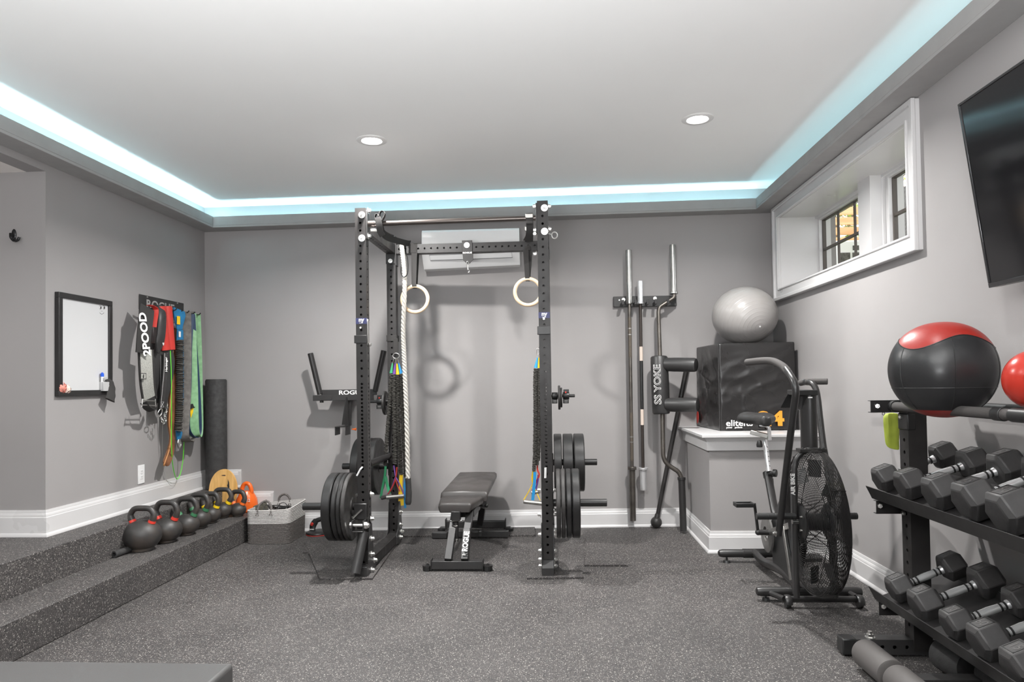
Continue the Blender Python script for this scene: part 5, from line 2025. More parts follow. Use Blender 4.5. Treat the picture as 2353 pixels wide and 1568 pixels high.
b.cyl(W(1851, 877.5, Y=4.2), W(1902, 877, Y=4.15), 0.0185, seg=18)
part(b, 'grip', M['grip'], bk, bevel=0.004)
# foot pegs
for xa, xb in ((W(1738, 1180, Y=YFc).x, BX - 0.10), (BX + 0.10, W(1969, 1178, Y=YFc).x)):
    b = B()
    zz = zfan + 0.03
    b.cyl((xa, YFc, zz), (xb, YFc, zz), 0.0175, seg=20)
    for k in range(5):
        x = xa + (xb - xa) * (0.08 + k * 0.2)
        b.cyl((x, YFc, zz), (x + 0.004, YFc, zz), 0.0183, seg=20)
    part(b, 'foot_peg', M['plastic'], bk, bevel=0.001)
b = B()
b.bolt((W(1792, 1226, Y=3.80).x - 0.02, 3.80, W(1792, 1226, Y=3.8).z), (-1, 0, 0), 0.012, 0.01)
part(b, 'pivot_bolt', M['steel'], bk)
b = B()
b.bolt((W(1806, 1177, Y=3.80).x - 0.02, 3.80, W(1806, 1177, Y=3.8).z), (-1, 0, 0), 0.012, 0.01)
part(b, 'pivot_bolt', M['steel'], bk)
# base: front stabiliser with wheels
yw0 = W(1810, 1393, Z=0).y
b = B()
zz = 0.075
YST = yw0 + 0.09
p, q = W(1737, 1360, Y=YST), W(1981, 1360, Y=YST)
zb_ = W(1850, 1360, Y=YST).z
b.tube([V((p.x, YST, zb_)), V((p.x + 0.006, YST, zb_)), V((p.x + 0.03, YST, zb_)), V((q.x - 0.03, YST, zb_)), V((q.x - 0.006, YST, zb_)), V((q.x, YST, zb_))], [0.012, 0.022, 0.0265, 0.0265, 0.022, 0.012], 20)
part(b, 'front_stabilizer', M['black2'], bk)
b = B()
yw = W(1810, 1393, Z=0).y - 0.03
zw = W(1870, 1377, Y=yw).z
b.cyl((W(1815, 1377, Y=yw).x, yw, zw), (W(1966, 1377, Y=yw).x, yw, zw), 0.0165, seg=20)
b.cyl((W(1765, 1365, Y=YST).x, YST, zb_ - 0.005), (W(1802, 1374, Y=yw).x, yw, zw), 0.015, seg=16)
b.cyl((W(1950, 1362, Y=YST).x, YST, zb_ - 0.005), (W(1968, 1372, Y=yw).x, yw, zw + 0.01), 0.015, seg=16)
part(b, 'wheel_bar', M['black2'], bk)
for px in (1808.5, 1973):
    b = B()
    x = W(px, 1380, Y=yw).x
    b.lathe([(0.008, -0.013), (0.026, -0.013), (0.030, -0.007), (0.030, 0.007), (0.026, 0.013), (0.008, 0.013)], (x, yw - 0.01, 0.031), (1, 0, 0), seg=28)
    part(b, 'wheel', M['plastic'], bk)
    b = B()
    b.tube(arc((x, yw - 0.008, 0.033), 0.036, -0.2, PI * 1.05, 12, (0, 1, 0), (0, 0, 1)), 0.017, 10, ry=0.004, up=(1, 0, 0))
    part(b, 'wheel_guard', M['black2'], bk)
b = B()
x = W(1760, 1380, Y=YST).x
b.cyl((x, YST, 0.0), (x, YST, 0.018), 0.022, 0.018, seg=20)
b.cyl((x, YST, 0.018), (x, YST, zb_), 0.006, seg=10)
part(b, 'leveling_foot', M['plastic'], bk)
# rear stabiliser
Yrs = W(1670, 1293, Z=0).y
b = B()
p = W(1650, 1272, Y=Yrs)
zr_ = p.z
xr_ = 2 * BX - p.x
b.tube([V((p.x, Yrs, zr_)), V((p.x + 0.008, Yrs, zr_)), V((p.x + 0.03, Yrs, zr_)), V((xr_ - 0.03, Yrs, zr_)), V((xr_ - 0.008, Yrs, zr_)), V((xr_, Yrs, zr_))], [0.012, 0.022, 0.027, 0.027, 0.022, 0.012], 20)
b.cyl((W(1707, 1272, Y=Yrs).x, Yrs, zr_), (W(1742, 1272, Y=Yrs).x + 0.05, Yrs, zr_), 0.031, seg=20)
part(b, 'rear_stabilizer', M['black2'], bk)
for x in (W(1670, 1290, Y=Yrs).x, xr_ - 0.06):
    b = B()
    b.cyl((x, Yrs, 0.0), (x, Yrs, 0.016), 0.028, 0.022, seg=22)
    b.cyl((x, Yrs, 0.016), (x, Yrs, zr_), 0.007, seg=10)
    part(b, 'leveling_foot', M['plastic'], bk)
b = B()
b.tube(smooth([(BX - 0.02, Yrs, zr_), (BX - 0.02, Yrs - 0.2, zr_ - 0.01), (BX - 0.01, 4.35, 0.085), (BX, 4.1, 0.07), (BX, YST, zb_)], 5), 0.026, 16, ry=0.036)
part(b, 'floor_beam', M['black2'], bk)
# crank case, chain guard, pedals
b = B()
b.prism([(BX - 0.03, 4.45, 0.07), (BX - 0.03, 4.12, 0.07), (BX - 0.03, 4.0, 0.30), (BX - 0.03, 4.05, 0.50), (BX - 0.03, 4.30, 0.52), (BX - 0.03, 4.48, 0.35)], (0.06, 0, 0))
part(b, 'crank_housing', M['plastic'], bk, bevel=0.008)
M['guard'] = pm('grey_chain_guard', (0.12, 0.115, 0.11), 0.4)
ck = W(1763, 1227, X=BX - 0.05)
b = B()
b.lathe([(0.045, 0), (0.10, 0), (0.115, 0.006), (0.115, 0.018), (0.045, 0.018), (0.045, 0)], (ck.x - 0.012, ck.y, ck.z), (1, 0, 0), seg=40)
part(b, 'chain_guard', M['guard'], bk)
b = B()
b.beam((ck.x - 0.016, ck.y, ck.z), (BX - 0.05, 3.86, zfan - 0.01), 0.008, 0.035)
b.beam((ck.x - 0.016, 4.12, ck.z + 0.12), (ck.x - 0.01, 4.02, ck.z - 0.16), 0.008, 0.03)
part(b, 'chain_stay', M['steel'], bk, bevel=0.002)
b = B()
c0 = W(1742, 1224, X=BX - 0.13)
c1 = W(1733.5, 1157, Y=c0.y)
b.tube([c0, c1], [0.013, 0.010], 12, ry=[0.008, 0.008])
b.cyl(c0, (BX, c0.y, c0.z), 0.017, seg=18)
b.ball(c0, 0.018, 14, 8)
part(b, 'crank_arm', M['black2'], bk)
b = B()
pd0, pd1 = W(1688, 1160, Y=c1.y), W(1731, 1160, Y=c1.y)
for dy in (-0.035, 0.035):
    b.box(pd0.x, pd1.x, c1.y + dy - 0.006, c1.y + dy + 0.006, pd0.z - 0.012, pd0.z + 0.012)
b.box(pd0.x, pd0.x + 0.012, c1.y - 0.035, c1.y + 0.035, pd0.z - 0.012, pd0.z + 0.012)
b.box(pd1.x - 0.012, pd1.x, c1.y - 0.045, c1.y + 0.045, pd0.z - 0.012, pd0.z + 0.012)
b.cyl(pd0, V((c1.x, c1.y, pd0.z)), 0.009, seg=12)
part(b, 'pedal', M['plastic'], bk, bevel=0.002)
b = B()
c2 = V((2 * BX - c0.x, c0.y, c0.z))
b.tube([c2, c2 + V((0.005, 0.02, -0.16))], [0.013, 0.010], 12)
b.box(c2.x + 0.01, c2.x + 0.11, c2.y - 0.03, c2.y + 0.07, c2.z - 0.175, c2.z - 0.152)
part(b, 'far_pedal', M['plastic'], bk, bevel=0.002)
# seat tube, post, saddle
b = B()
s0, s1 = W(1780, 1175, X=BX), W(1764.5, 1092, X=BX)
b.tube([W(1790, 1205, X=BX), s0, s1], 0.022, 16, ry=0.03)
b.cyl(W(1779, 1190, X=BX + 0.02), W(1772, 1100, X=BX + 0.02), 0.014, seg=14)
part(b, 'seat_tube', M['black2'], bk)
b = B()
b.cyl(W(1765.5, 1098, X=BX), W(1763, 1086, X=BX), 0.029, seg=20)
k = W(1776.5, 1087.5, X=BX + 0.01)
b.cyl(W(1765, 1090, X=BX), k, 0.012, seg=12)
b.cyl(k, k + V((0.018, -0.012, 0)), 0.024, seg=24)
part(b, 'post_clamp', M['plastic'], bk, bevel=0.002)
b = B()
u0, u1 = W(1767, 1084, X=BX), W(1757.5, 1012, X=BX)
b.tube([u0, u1], 0.0165, 18)
part(b, 'seat_post', M['chrome'], bk)
b = B()
for t in (0.18, 0.33, 0.48, 0.63, 0.78):
    p = u0.lerp(u1, t) + V((0.004, -0.0155, 0))
    b.cyl(p, p + V((0, -0.0015, 0)), 0.0045, seg=10)
part(b, 'adjustment_holes', M['darkslot'], bk)
b = B()
a_ = W(1724, 994, X=BX - 0.01)
c_ = W(1764, 1008, X=BX)
b.beam(W(1725, 993, Y=4.62), W(1765, 1003, Y=4.58), 0.05, 0.028)
part(b, 'seat_slider', M['steel'], bk, bevel=0.003)
b = B()
b.tube(fillet([W(1745, 978, Y=4.58), W(1767, 979, Y=4.56), W(1768.5, 1012, Y=4.56)], 0.03), 0.012, 14)
part(b, 'slider_post', M['chrome'], bk)
b = B()
b.lathe([(0.006, 0.0), (0.014, 0.006), (0.020, 0.03), (0.018, 0.045), (0.0, 0.047)], W(1745, 1012, Y=4.58), (0, 0, -1), seg=12)
part(b, 'slider_knob', M['plastic'], bk)
sc_ = W(1748, 966, Y=4.62)
b = B()
prof = [(-0.13, 0.020, 0.0), (-0.115, 0.034, 0.004), (-0.05, 0.042, 0.008), (0.0, 0.065, 0.006), (0.05, 0.100, 0.004), (0.09, 0.116, 0.010), (0.13, 0.104, 0.020), (0.15, 0.07, 0.022)]
rr = []
for dy, w_, dz in prof:
    y = sc_.y + dy * 1.05
    w_ = w_ * 1.12
    rr.append([V((sc_.x + w_ * 0.55, y, sc_.z - 0.036 + dz)), V((sc_.x + w_, y, sc_.z - 0.026 + dz)), V((sc_.x + w_ * 1.02, y, sc_.z + 0.010 + dz)), V((sc_.x + w_ * 0.72, y, sc_.z + 0.030 + dz)), V((sc_.x + w_ * 0.25, y, sc_.z + 0.018 + dz)), V((sc_.x - w_ * 0.25, y, sc_.z + 0.030 + dz)), V((sc_.x - w_ * 0.72, y, sc_.z + 0.030 + dz)), V((sc_.x - w_ * 1.02, y, sc_.z + 0.010 + dz)), V((sc_.x - w_, y, sc_.z - 0.026 + dz)), V((sc_.x - w_ * 0.55, y, sc_.z - 0.036 + dz))])
b.rings(rr)
part(b, 'saddle', M['vinyl'], bk, subsurf=2, angle=80)
b = B()
b.box(sc_.x - 0.03, sc_.x + 0.03, sc_.y - 0.05, sc_.y + 0.03, sc_.z - 0.045, sc_.z - 0.022)
for k in range(4):
    b.lathe([(0.010, 0), (0.014, 0.003), (0.010, 0.006)], (sc_.x + 0.03, sc_.y - 0.02, sc_.z - 0.058 + k * 0.007), (0, 0, 1), seg=12)
part(b, 'saddle_spring', M['black2'], bk)

# ================================================================== KETTLEBELLS ON THE STEP
M['kbell'] = pm('cast_iron_black', (0.034, 0.032, 0.031), 0.46, noise=0.35, nscale=9, bump=0.10, bscale=180, nd=8, col2=(0.080, 0.062, 0.050))
M['kred'] = pm('red_band_paint', (0.75, 0.05, 0.03), 0.5)
M['kgreen'] = pm('green_band_paint', (0.05, 0.20, 0.09), 0.5)
M['kyel'] = pm('yellow_band_paint', (0.85, 0.58, 0.01), 0.5)
M['korange'] = pm('orange_band_paint', (0.80, 0.15, 0.02), 0.5)


def kettlebell(name, loc, w, h, hw, col, label, rz=0.0, group='black kettlebells on the step', body=None, tube=0.0185, flat=0.84, cm=None):
    t = thing(name, label, 'kettlebell', loc, group, rz)
    rb = w / 2
    hb = w * flat
    zc = hb / 2
    b = B()
    prof = [(0.0, 0.0), (rb * 0.52, 0.0), (rb * 0.60, 0.004)]
    for i in range(3, 24):
        a = -PI / 2 + PI * i / 24
        r = rb * math.cos(a)
        z = zc + (hb / 2) * math.sin(a) * 1.0
        if z > 0.006 and (z > hb * 0.2 or r > rb * 0.6):
            prof.append((r, z))
    prof.append((0.0, hb))
    b.lathe(prof, (0, 0, 0), seg=48)
    m_ = body or M['kbell']
    o = part(b, 'body', m_, t, w=False)
    b = B()
    hx = hw / 2 - tube
    x0 = rb * 0.52
    z0 = zc + (hb / 2) * math.sqrt(max(0, 1 - 0.52 ** 2)) - 0.012
    zt = h - tube
    pts = smooth([(-x0, 0, z0), (-hx * 0.99, 0, z0 + (zt - z0) * 0.42), (-hx * 0.98, 0, z0 + (zt - z0) * 0.66), (-hx * 0.66, 0, z0 + (zt - z0) * 0.95), (0, 0, zt), (hx * 0.66, 0, z0 + (zt - z0) * 0.95), (hx * 0.98, 0, z0 + (zt - z0) * 0.66), (hx * 0.99, 0, z0 + (zt - z0) * 0.42), (x0, 0, z0)], 6)
    n = len(pts)
    b.tube(pts, [tube * (1.28 - 0.28 * min(1, 5 * min(i, n - 1 - i) / n)) for i in range(n)], 16)
    part(b, 'handle', m_, t, w=False)
    if cm:
        for s_ in (0, 1):
            b = B()
            p = pts if s_ == 0 else pts[::-1]
            b.tube([p[1].lerp(p[2], 0.2), p[3].lerp(p[4], 0.2)], [tube * 1.31, tube * 1.20], 18)
            part(b, 'colour_band', cm, t, w=False, label='coloured band at the foot of the handle')
    return t


for px, py, w_, h_, hw_, cm, lb in (
        (327, 1265, 0.236, 0.292, 0.196, 'kred', 'largest black kettlebell with red bands, nearest the viewer on the step'),
        (383, 1246, 0.200, 0.290, 0.192, 'kred', 'black kettlebell with red bands, second in the row behind the largest one'),
        (429, 1229, 0.176, 0.275, 0.182, 'kgreen', 'black kettlebell with green bands, third in the row, lighter scuffed ball'),
        (458, 1214, 0.172, 0.268, 0.182, 'kgreen', 'brownish black kettlebell with green bands, fourth in the row'),
        (484, 1202, 0.156, 0.246, 0.160, 'kyel', 'black kettlebell with yellow bands, fifth in the row before the wooden board'),
        (512, 1190, 0.150, 0.246, 0.178, 'kyel', 'black kettlebell with yellow bands right in front of the wooden board'),
        (547, 1187, 0.130, 0.220, 0.152, 'korange', 'smallest black kettlebell with orange bands at the far end of the step')):
    p = W(px, py, Z=0.19)
    kettlebell('kettlebell', (p.x, p.y, 0.19), w_, h_, hw_, None, lb, rz=random.uniform(-0.1, 0.1), cm=M[cm])
M['neon'] = pm('orange_vinyl_kettlebell', (0.80, 0.14, 0.02), 0.28)
p = W(567, 1164, Y=5.77)
ok = thing('kettlebell', 'glossy bright orange kettlebell with a white number, behind the black ones by the basket', 'kettlebell', (p.x, 5.77, 0.19))
zt_ = W(567, 1107, Y=5.77).z - 0.19
b = B()
b.lathe([(0.0, 0.0), (0.075, 0.0), (0.088, 0.012), (0.092, 0.06), (0.085, 0.11), (0.060, 0.155), (0.045, 0.175), (0.0, 0.18)], (0, 0, 0), seg=36, sx=1.0, sy=0.8)
part(b, 'body', M['neon'], ok, w=False)
b = B()
hz_ = zt_ - 0.016
b.tube(smooth([(-0.036, 0, 0.15), (-0.042, 0, hz_ - 0.06), (-0.026, 0, hz_ - 0.014), (0.0, 0, hz_), (0.026, 0, hz_ - 0.014), (0.042, 0, hz_ - 0.06), (0.036, 0, 0.15)], 6), 0.0175, 14)
part(b, 'handle', M['neon'], ok, w=False)
text('12', 'number', M['letters'], ok, (0.040, -0.064, 0.095), (1, 0, 0), (0, 0, 1), 0.035, off=0.001, w=False)

# small black tube on the step behind the first kettlebell
p0, p1 = W(262, 1275, Z=0.212), None
b = B()
d_ = V((0.25, 0.97, 0)).normalized()
c0 = V((p0.x, p0.y, 0.212))
c1 = c0 + d_ * 0.30 - V((0.05, 0, 0))
x_ = d_.cross(V((0, 0, 1))).normalized()
ring = lambda p, r: [p + (x_ * math.cos(2 * PI * i / 24) + V((0, 0, 1)) * math.sin(2 * PI * i / 24)) * r for i in range(24)]
c1 = c0 + V((0.02, 0.30, 0))
b.rings([ring(c0, 0.021), ring(c1, 0.021), ring(c1, 0.013), ring(c0, 0.013)], closed=True)
solo(b, 'foam_tube', M['foam'], 'short hollow black foam tube lying on the step behind the largest kettlebell', 'foam tube', (c0.x, c0.y, 0.19))

# tall foam roller in the corner of the landing
p = W(497, 1000, Y=5.79)
ztop_r = W(497, 872, Y=5.79).z
fr_ = thing('foam_roller', 'tall black foam roller standing upright in the corner of the landing', 'foam roller', (p.x, 5.79, 0.38))
b = B()
r_ = 0.5 * (W(520, 1000, Y=5.79).x - W(475, 1000, Y=5.79).x)
b.lathe([(0.0, 0.38), (r_ - 0.006, 0.38), (r_, 0.388), (r_, ztop_r - 0.012), (r_ - 0.008, ztop_r), (0, ztop_r)], (p.x, 5.79, 0), seg=40)
part(b, 'roller', M['foam'], fr_)

# wooden balance boards leaning by the corner
M['bamboo'] = wood_mat('bamboo', (0.62, 0.34, 0.10, 1), (0.78, 0.47, 0.17, 1), (14, 14, 1.2), 0.38)


def egg_board(cx, zt, yb, yt, w_, z0, slots, label, group):
    t = thing('balance_board', label, 'balance board', (cx, yb, z0), group)
    h = zt - z0
    n = 56
    out = []
    for i in range(n):
        a = 2 * PI * i / n
        z = 0.5 - 0.5 * math.cos(a)
        k = math.sin(a) * (1.0 - 0.10 * math.cos(a)) * (1.0 if z < 0.5 else (1.0 - 0.12 * (z - 0.5)))
        out.append((k * w_ / 2, z))
    tt = 0.018

    def P(x, z, d=0.0):
        return V((cx + x, yb + (yt - yb) * z + d, z0 + h * z))
    b = B()
    # disc with a hand slot: ring of quads between an inner slot and the outline
    sl = []
    for i in range(n):
        a = 2 * PI * i / n
        x = 0.022 * math.sin(a)
        z = 0.86 - 0.018 * math.cos(a)
        x = max(-0.018, min(0.018, x * 1.6))
        z = 0.86 + max(-0.013, min(0.013, (z - 0.86) * 1.6))
        sl.append((x, z))
    vs = []
    for ring_, d in ((out, 0), (sl, 0), (sl, tt), (out, tt)):
        vs.append([b.bm.verts.new(P(x, z, d)) for x, z in ring_])
    for a_, c_ in ((0, 1), (1, 2), (2, 3), (3, 0)):
        for i in range(n):
            j = (i + 1) % n
            b.bm.faces.new((vs[a_][i], vs[a_][j], vs[c_][j], vs[c_][i]))
    part(b, 'deck', M['bamboo'], t, bevel=0.0)
    if slots:
        b = B()
        q = [P(0.040, 0.78, -0.0012), P(0.052, 0.70, -0.0012), P(0.056, 0.60, -0.0012), P(0.050, 0.50, -0.0012), P(0.044, 0.56, -0.0012), P(0.036, 0.64, -0.0012), P(0.041, 0.68, -0.0012)]
        b.prism(q, (0, 0.0016, 0))
        part(b, 'side_slot', M['darkslot'], t)
    return t


pt = W(513, 1079, Y=5.68)
egg_board(pt.x, pt.z, 5.655, 5.685, 0.240, 0.19, True, 'egg shaped bamboo board with a hand slot, leaning behind the kettlebells', 'bamboo boards by the corner')
egg_board(pt.x - 0.018, W(500, 1098, Y=5.70).z, 5.675, 5.703, 0.240, 0.19, False, 'second bamboo board, mostly hidden behind the front one', 'bamboo boards by the corner')

# ================================================================== ROPE BASKET
M['ropew'] = pm('white_cotton_rope', (0.52, 0.50, 0.485), 0.85, noise=0.18, nscale=120, bump=0.6, bscale=260)
M['ropeg'] = pm('grey_cotton_rope', (0.13, 0.118, 0.112), 0.85, noise=0.45, nscale=160, bump=0.6, bscale=260)
ba = W(564, 1251, Z=0)
bx0, bx1 = ba.x + 0.002, W(661, 1251, Z=0).x + 0.01
by0, by1 = ba.y, 5.80
bkt = thing('storage_basket', 'woven rope basket, white above and grey below, beside the end of the step', 'basket', ((bx0 + bx1) / 2, (by0 + by1) / 2, 0))
zt_f = W(564, 1173.5, Y=by0).z
RC = 0.05


def rrect(x0, x1, y0, y1, r, z, n=5, g=0.0):
    pts = []
    for cx, cy, a0 in ((x1 - r, y0 + r, -PI / 2), (x1 - r, y1 - r, 0), (x0 + r, y1 - r, PI / 2), (x0 + r, y0 + r, PI)):
        for i in range(n + 1):
            a = a0 + PI / 2 * i / n
            pts.append(V((cx + math.cos(a) * (r + g), cy + math.sin(a) * (r + g), z)))
    return pts


def rimz(x, y, z, zt):
    f = z / zt
    u = (x - bx0) / (bx1 - bx0)
    v = (y - by0) / (by1 - by0)
    return z + f ** 2 * (0.012 * u + 0.0 * v - 0.012 * math.sin(PI * u) * (1 - v) + 0.02 * u * v)


NR = 24
for nm_, k0, k1, mt in (('lower_weave', 0, 14, 'ropeg'), ('upper_weave', 14, NR, 'ropew')):
    b = B()
    prof_o, prof_i = [], []
    for k in range(k0, k1):
        z0_, z1_ = zt_f * k / NR, zt_f * (k + 1) / NR
        for f, g in ((0.08, -0.0045), (0.3, -0.0005), (0.5, 0.0), (0.7, -0.0005), (0.92, -0.0045)):
            prof_o.append((z0_ + (z1_ - z0_) * f, g))
    rr = []
    for z, g in prof_o:
        fl = 0.012 * (z / zt_f)
        rr.append([V((p.x, p.y, rimz(p.x, p.y, z, zt_f))) for p in rrect(bx0 - fl * 0.2, bx1 + fl, by0 - fl * 0.3, by1, RC, z, g=g)])
    for z, g in prof_o[::-1][::5]:
        fl = 0.012 * (z / zt_f)
        rr.append([V((p.x, p.y, rimz(p.x, p.y, z, zt_f))) for p in rrect(bx0 - fl * 0.2, bx1 + fl, by0 - fl * 0.3, by1, RC, z, g=-0.012)])
    b.rings(rr, closed=True)
    if k0 == 0:
        b.add([V((p.x, p.y, 0.006)) for p in rrect(bx0, bx1, by0, by1, RC, 0.006, g=-0.006)], [tuple(range(24))])
    part(b, nm_, M[mt], bkt, angle=60)
for cx, y, z, wd, hh, lean in ((W(654, 1150, Y=by1).x, by1 - 0.004, W(654, 1154, Y=by1).z, 0.048, 0.062, 0.0), (W(607, 1175, Y=by0).x, by0 + 0.003, W(607, 1178, Y=by0).z, 0.055, 0.078, 0.03)):
    b = B()
    pts = smooth([(cx - wd, y, z), (cx - wd * 0.92, y + lean * 0.4, z + hh * 0.6), (cx - wd * 0.35, y + lean, z + hh), (cx + wd * 0.35, y + lean, z + hh), (cx + wd * 0.92, y + lean * 0.4, z + hh * 0.55), (cx + wd, y, z)], 8)
    b.tube(pts, [0.0085 * (1 + 0.18 * (i % 2)) for i in range(len(pts))], 10)
    for sx in (-1, 1):
        b.tube([(cx + sx * wd, y, z), (cx + sx * (wd + 0.012), y - 0.012, z - 0.025)], 0.004, 6)
        b.tube([(cx + sx * wd, y, z), (cx + sx * (wd - 0.012), y - 0.012, z - 0.024)], 0.004, 6)
    part(b, 'handle', M['ropeg'], bkt)
# things inside the basket
M['mesh'] = pm('olive_mesh_case', (0.09, 0.085, 0.065), 0.7, noise=0.5, nscale=60)
b = B()
c = W(600, 1166, Y=5.60)
b.hexa([c + V(v) for v in ((-0.065, -0.03, -0.09), (0.06, -0.03, -0.11), (0.06, 0.05, -0.11), (-0.065, 0.05, -0.09), (-0.055, -0.03, 0.012), (0.035, -0.03, 0.045), (0.035, 0.03, 0.045), (-0.055, 0.03, 0.012))])
solo(b, 'mesh_case', M['mesh'], 'dark olive mesh case sticking out of the rope basket', 'case', (c.x, c.y, c.z - 0.1), bevel=0.006)
b = B()
rnd = random.Random(3)
c = W(648, 1170, Y=5.62)
for k in range(5):
    pts = []
    for i in range(26):
        a = 2 * PI * i / 26
        pts.append(c + V((math.cos(a) * (0.05 + 0.008 * k), math.sin(a) * 0.04, 0.022 * math.sin(a + k * 0.9) + 0.006 * k - 0.01)))
    b.tube(pts, 0.0035, 6, closed=True)
b.tube(smooth([c + V((-0.05, 0, -0.02)), c + V((-0.02, 0, 0.04)), c + V((0.03, 0, 0.045)), c + V((0.05, 0.01, -0.02))], 6), 0.003, 6)
b.tube(smooth([c + V((0.02, 0, 0.02)), c + V((0.06, 0, 0.03)), c + V((0.085, 0, -0.01))], 6), 0.0025, 6)
solo(b, 'jump_rope', M['plastic'], 'coiled black cable jump rope lying in the rope basket', 'jump rope', (c.x, c.y, c.z - 0.03))
b = B()
c = W(622, 1168, Y=5.66)
b.tube(smooth([c + V((-0.06, 0, 0)), c + V((-0.03, 0, 0.02)), c + V((0.0, 0, 0.0)), c + V((0.03, -0.01, 0.012)), c + V((0.05, 0, -0.02))], 5), 0.010, 8)
solo(b, 'black_strap', M['strap'], 'rumpled black strap between the case and the coiled rope in the basket', 'strap', (c.x, c.y, c.z - 0.01))
b = B()
b.tube(smooth([W(611, 1149, Y=5.55), W(624, 1163, Y=5.52), W(622, 1168, Y=5.5), W(607, 1172, Y=5.5), W(609, 1163, Y=5.52), W(618, 1160, Y=5.53)], 6), 0.0028, 6)
solo(b, 'thin_cable', M['plastic'], 'thin black cable looping over the front rim of the basket', 'cable', W(611, 1172, Y=5.52))

# push-up stand behind the plates
pp = W(722, 1229, Z=0.0)
pu = thing('push_up_stand', 'black rotating push-up stand with a red button behind the lower left plates', 'push-up stand', (pp.x + 0.03, pp.y + 0.02, 0))
o = V((pp.x + 0.03, pp.y + 0.02, 0))
b = B()
b.lathe([(0, 0.006), (0.098, 0.006), (0.104, 0.012), (0.100, 0.022), (0.07, 0.032), (0.0, 0.034)], o, seg=40)
part(b, 'base', M['plastic'], pu)
b = B()
b.lathe([(0.0, 0.0), (0.100, 0.0), (0.103, 0.003), (0.100, 0.006), (0, 0.006)], o, seg=40)
part(b, 'red_edge', M['redsleeve'], pu, label='red rubber edge')
b = B()
b.tube(smooth([o + V((-0.055, 0, 0.03)), o + V((-0.045, 0, 0.075)), o + V((-0.015, 0, 0.112)), o + V((0.04, 0, 0.125)), o + V((0.10, 0, 0.11)), o + V((0.12, 0, 0.03))], 6), [0.034 - 0.0006 * i if i < 12 else 0.020 for i in range(31)], 12, ry=0.018, up=(0, 0.1, 1))
part(b, 'handle', M['plastic'], pu)
b = B()
b.cyl(o + V((-0.050, -0.024, 0.085)), o + V((-0.048, -0.012, 0.088)), 0.013, seg=12)
part(b, 'red_button', M['redsleeve'], pu, label='red button')
text('Perfect', 'lettering', M['letters'], pu, o + V((-0.046, -0.0345, 0.042)), (1, 0, 0), (0, 0.1, 1), 0.014, off=0.0004)

# ================================================================== LEFT WALL
XW = XL


def LW_(px, py, d=0.0):
    return W(px, py, X=XW + d)


# whiteboard
M['board'] = pm('whiteboard', (0.60, 0.60, 0.605), 0.22)
tl, tr, br_, bl = LW_(127, 672), LW_(250, 692), LW_(250, 907), LW_(124, 912)
wb = thing('whiteboard', 'white dry-erase board in a black frame on the left wall', 'whiteboard', (XW, (tl.y + tr.y) / 2, bl.z))
y0, y1 = (tl.y + bl.y) / 2, (tr.y + br_.y) / 2
z0, z1 = (bl.z + br_.z) / 2, (tl.z + tr.z) / 2
b = B()
f_ = 0.034
b.box(XW, XW + 0.028, y0, y1, z0, z0 + f_)
b.box(XW, XW + 0.028, y0, y1, z1 - f_, z1)
b.box(XW, XW + 0.028, y0, y0 + f_, z0 + f_, z1 - f_)
b.box(XW, XW + 0.028, y1 - f_, y1, z0 + f_, z1 - f_)
part(b, 'frame', M['black2'], wb, bevel=0.002)
b = B()
b.box(XW, XW + 0.016, y0 + f_, y1 - f_, z0 + f_, z1 - f_)
part(b, 'board', M['board'], wb)
M['ink'] = pm('black_ink', (0.02, 0.02, 0.02), 0.6)
b = B()
xw = XW + 0.0165
for px in (230.5, 238.5):
    c = W(px, 707, X=xw)
    b.cyl(c, c + V((0.0008, 0, 0)), 0.012, seg=20)
b.tube(smooth([W(232, 716, X=xw), W(234, 715.5, X=xw), W(236, 716, X=xw)], 4), 0.0008, 5)
b.tube(smooth([W(229, 719, X=xw), W(234, 722.5, X=xw), W(239, 719, X=xw)], 4), 0.0012, 5)
part(b, 'drawn_face', M['ink'], wb, label='smiling face drawn with round eyes')
b = B()
for px in (229.8, 237.8):
    c = W(px, 707, X=xw + 0.0009)
    b.cyl(c, c + V((0.0008, 0, 0)), 0.0085, seg=20)
part(b, 'eye_whites', M['letters'], wb)
b = B()
for px in (230.8, 238.8):
    c = W(px, 707.5, X=xw + 0.0018)
    b.cyl(c, c + V((0.0006, 0, 0)), 0.005, seg=14)
part(b, 'eye_pupils', M['ink'], wb)
M['petal'] = pm('pink_paper', (0.80, 0.30, 0.24), 0.8, noise=0.25, nscale=60)
M['petal2'] = pm('cream_paper', (0.85, 0.68, 0.60), 0.8)
for nm_, (px, py), mt, r_, n_, lb in (('paper_flower', (145.5, 892), 'petal', 0.030, 60, 'pink paper flower pinned to the lower left corner of the whiteboard'), ('paper_flower', (155.5, 895), 'petal2', 0.028, 50, 'cream paper flower just right of the pink one on the whiteboard')):
    c = W(px, py, X=XW + 0.030)
    b = B()
    rnd = random.Random(int(px))
    for i in range(n_):
        a, k = rnd.uniform(0, 2 * PI), rnd.random() ** 0.6
        p = c + V((0.012 * (1 - k), math.cos(a) * r_ * k, math.sin(a) * r_ * k))
        n = V((1, math.cos(a) * k * 1.2, math.sin(a) * k * 1.2)).normalized()
        t1 = n.orthogonal().normalized()
        t2 = n.cross(t1)
        s_ = 0.009
        b.add([p - t1 * s_, p + t2 * s_ * 0.8 + n * 0.003, p + t1 * s_, p - t2 * s_ * 0.8 + n * 0.003], [(0, 1, 2, 3)])
    b.cyl(c - V((0.013, 0, 0)), c, 0.012, seg=10)
    solo(b, nm_, M[mt], lb, 'paper flower', c, 'paper flowers on the whiteboard')
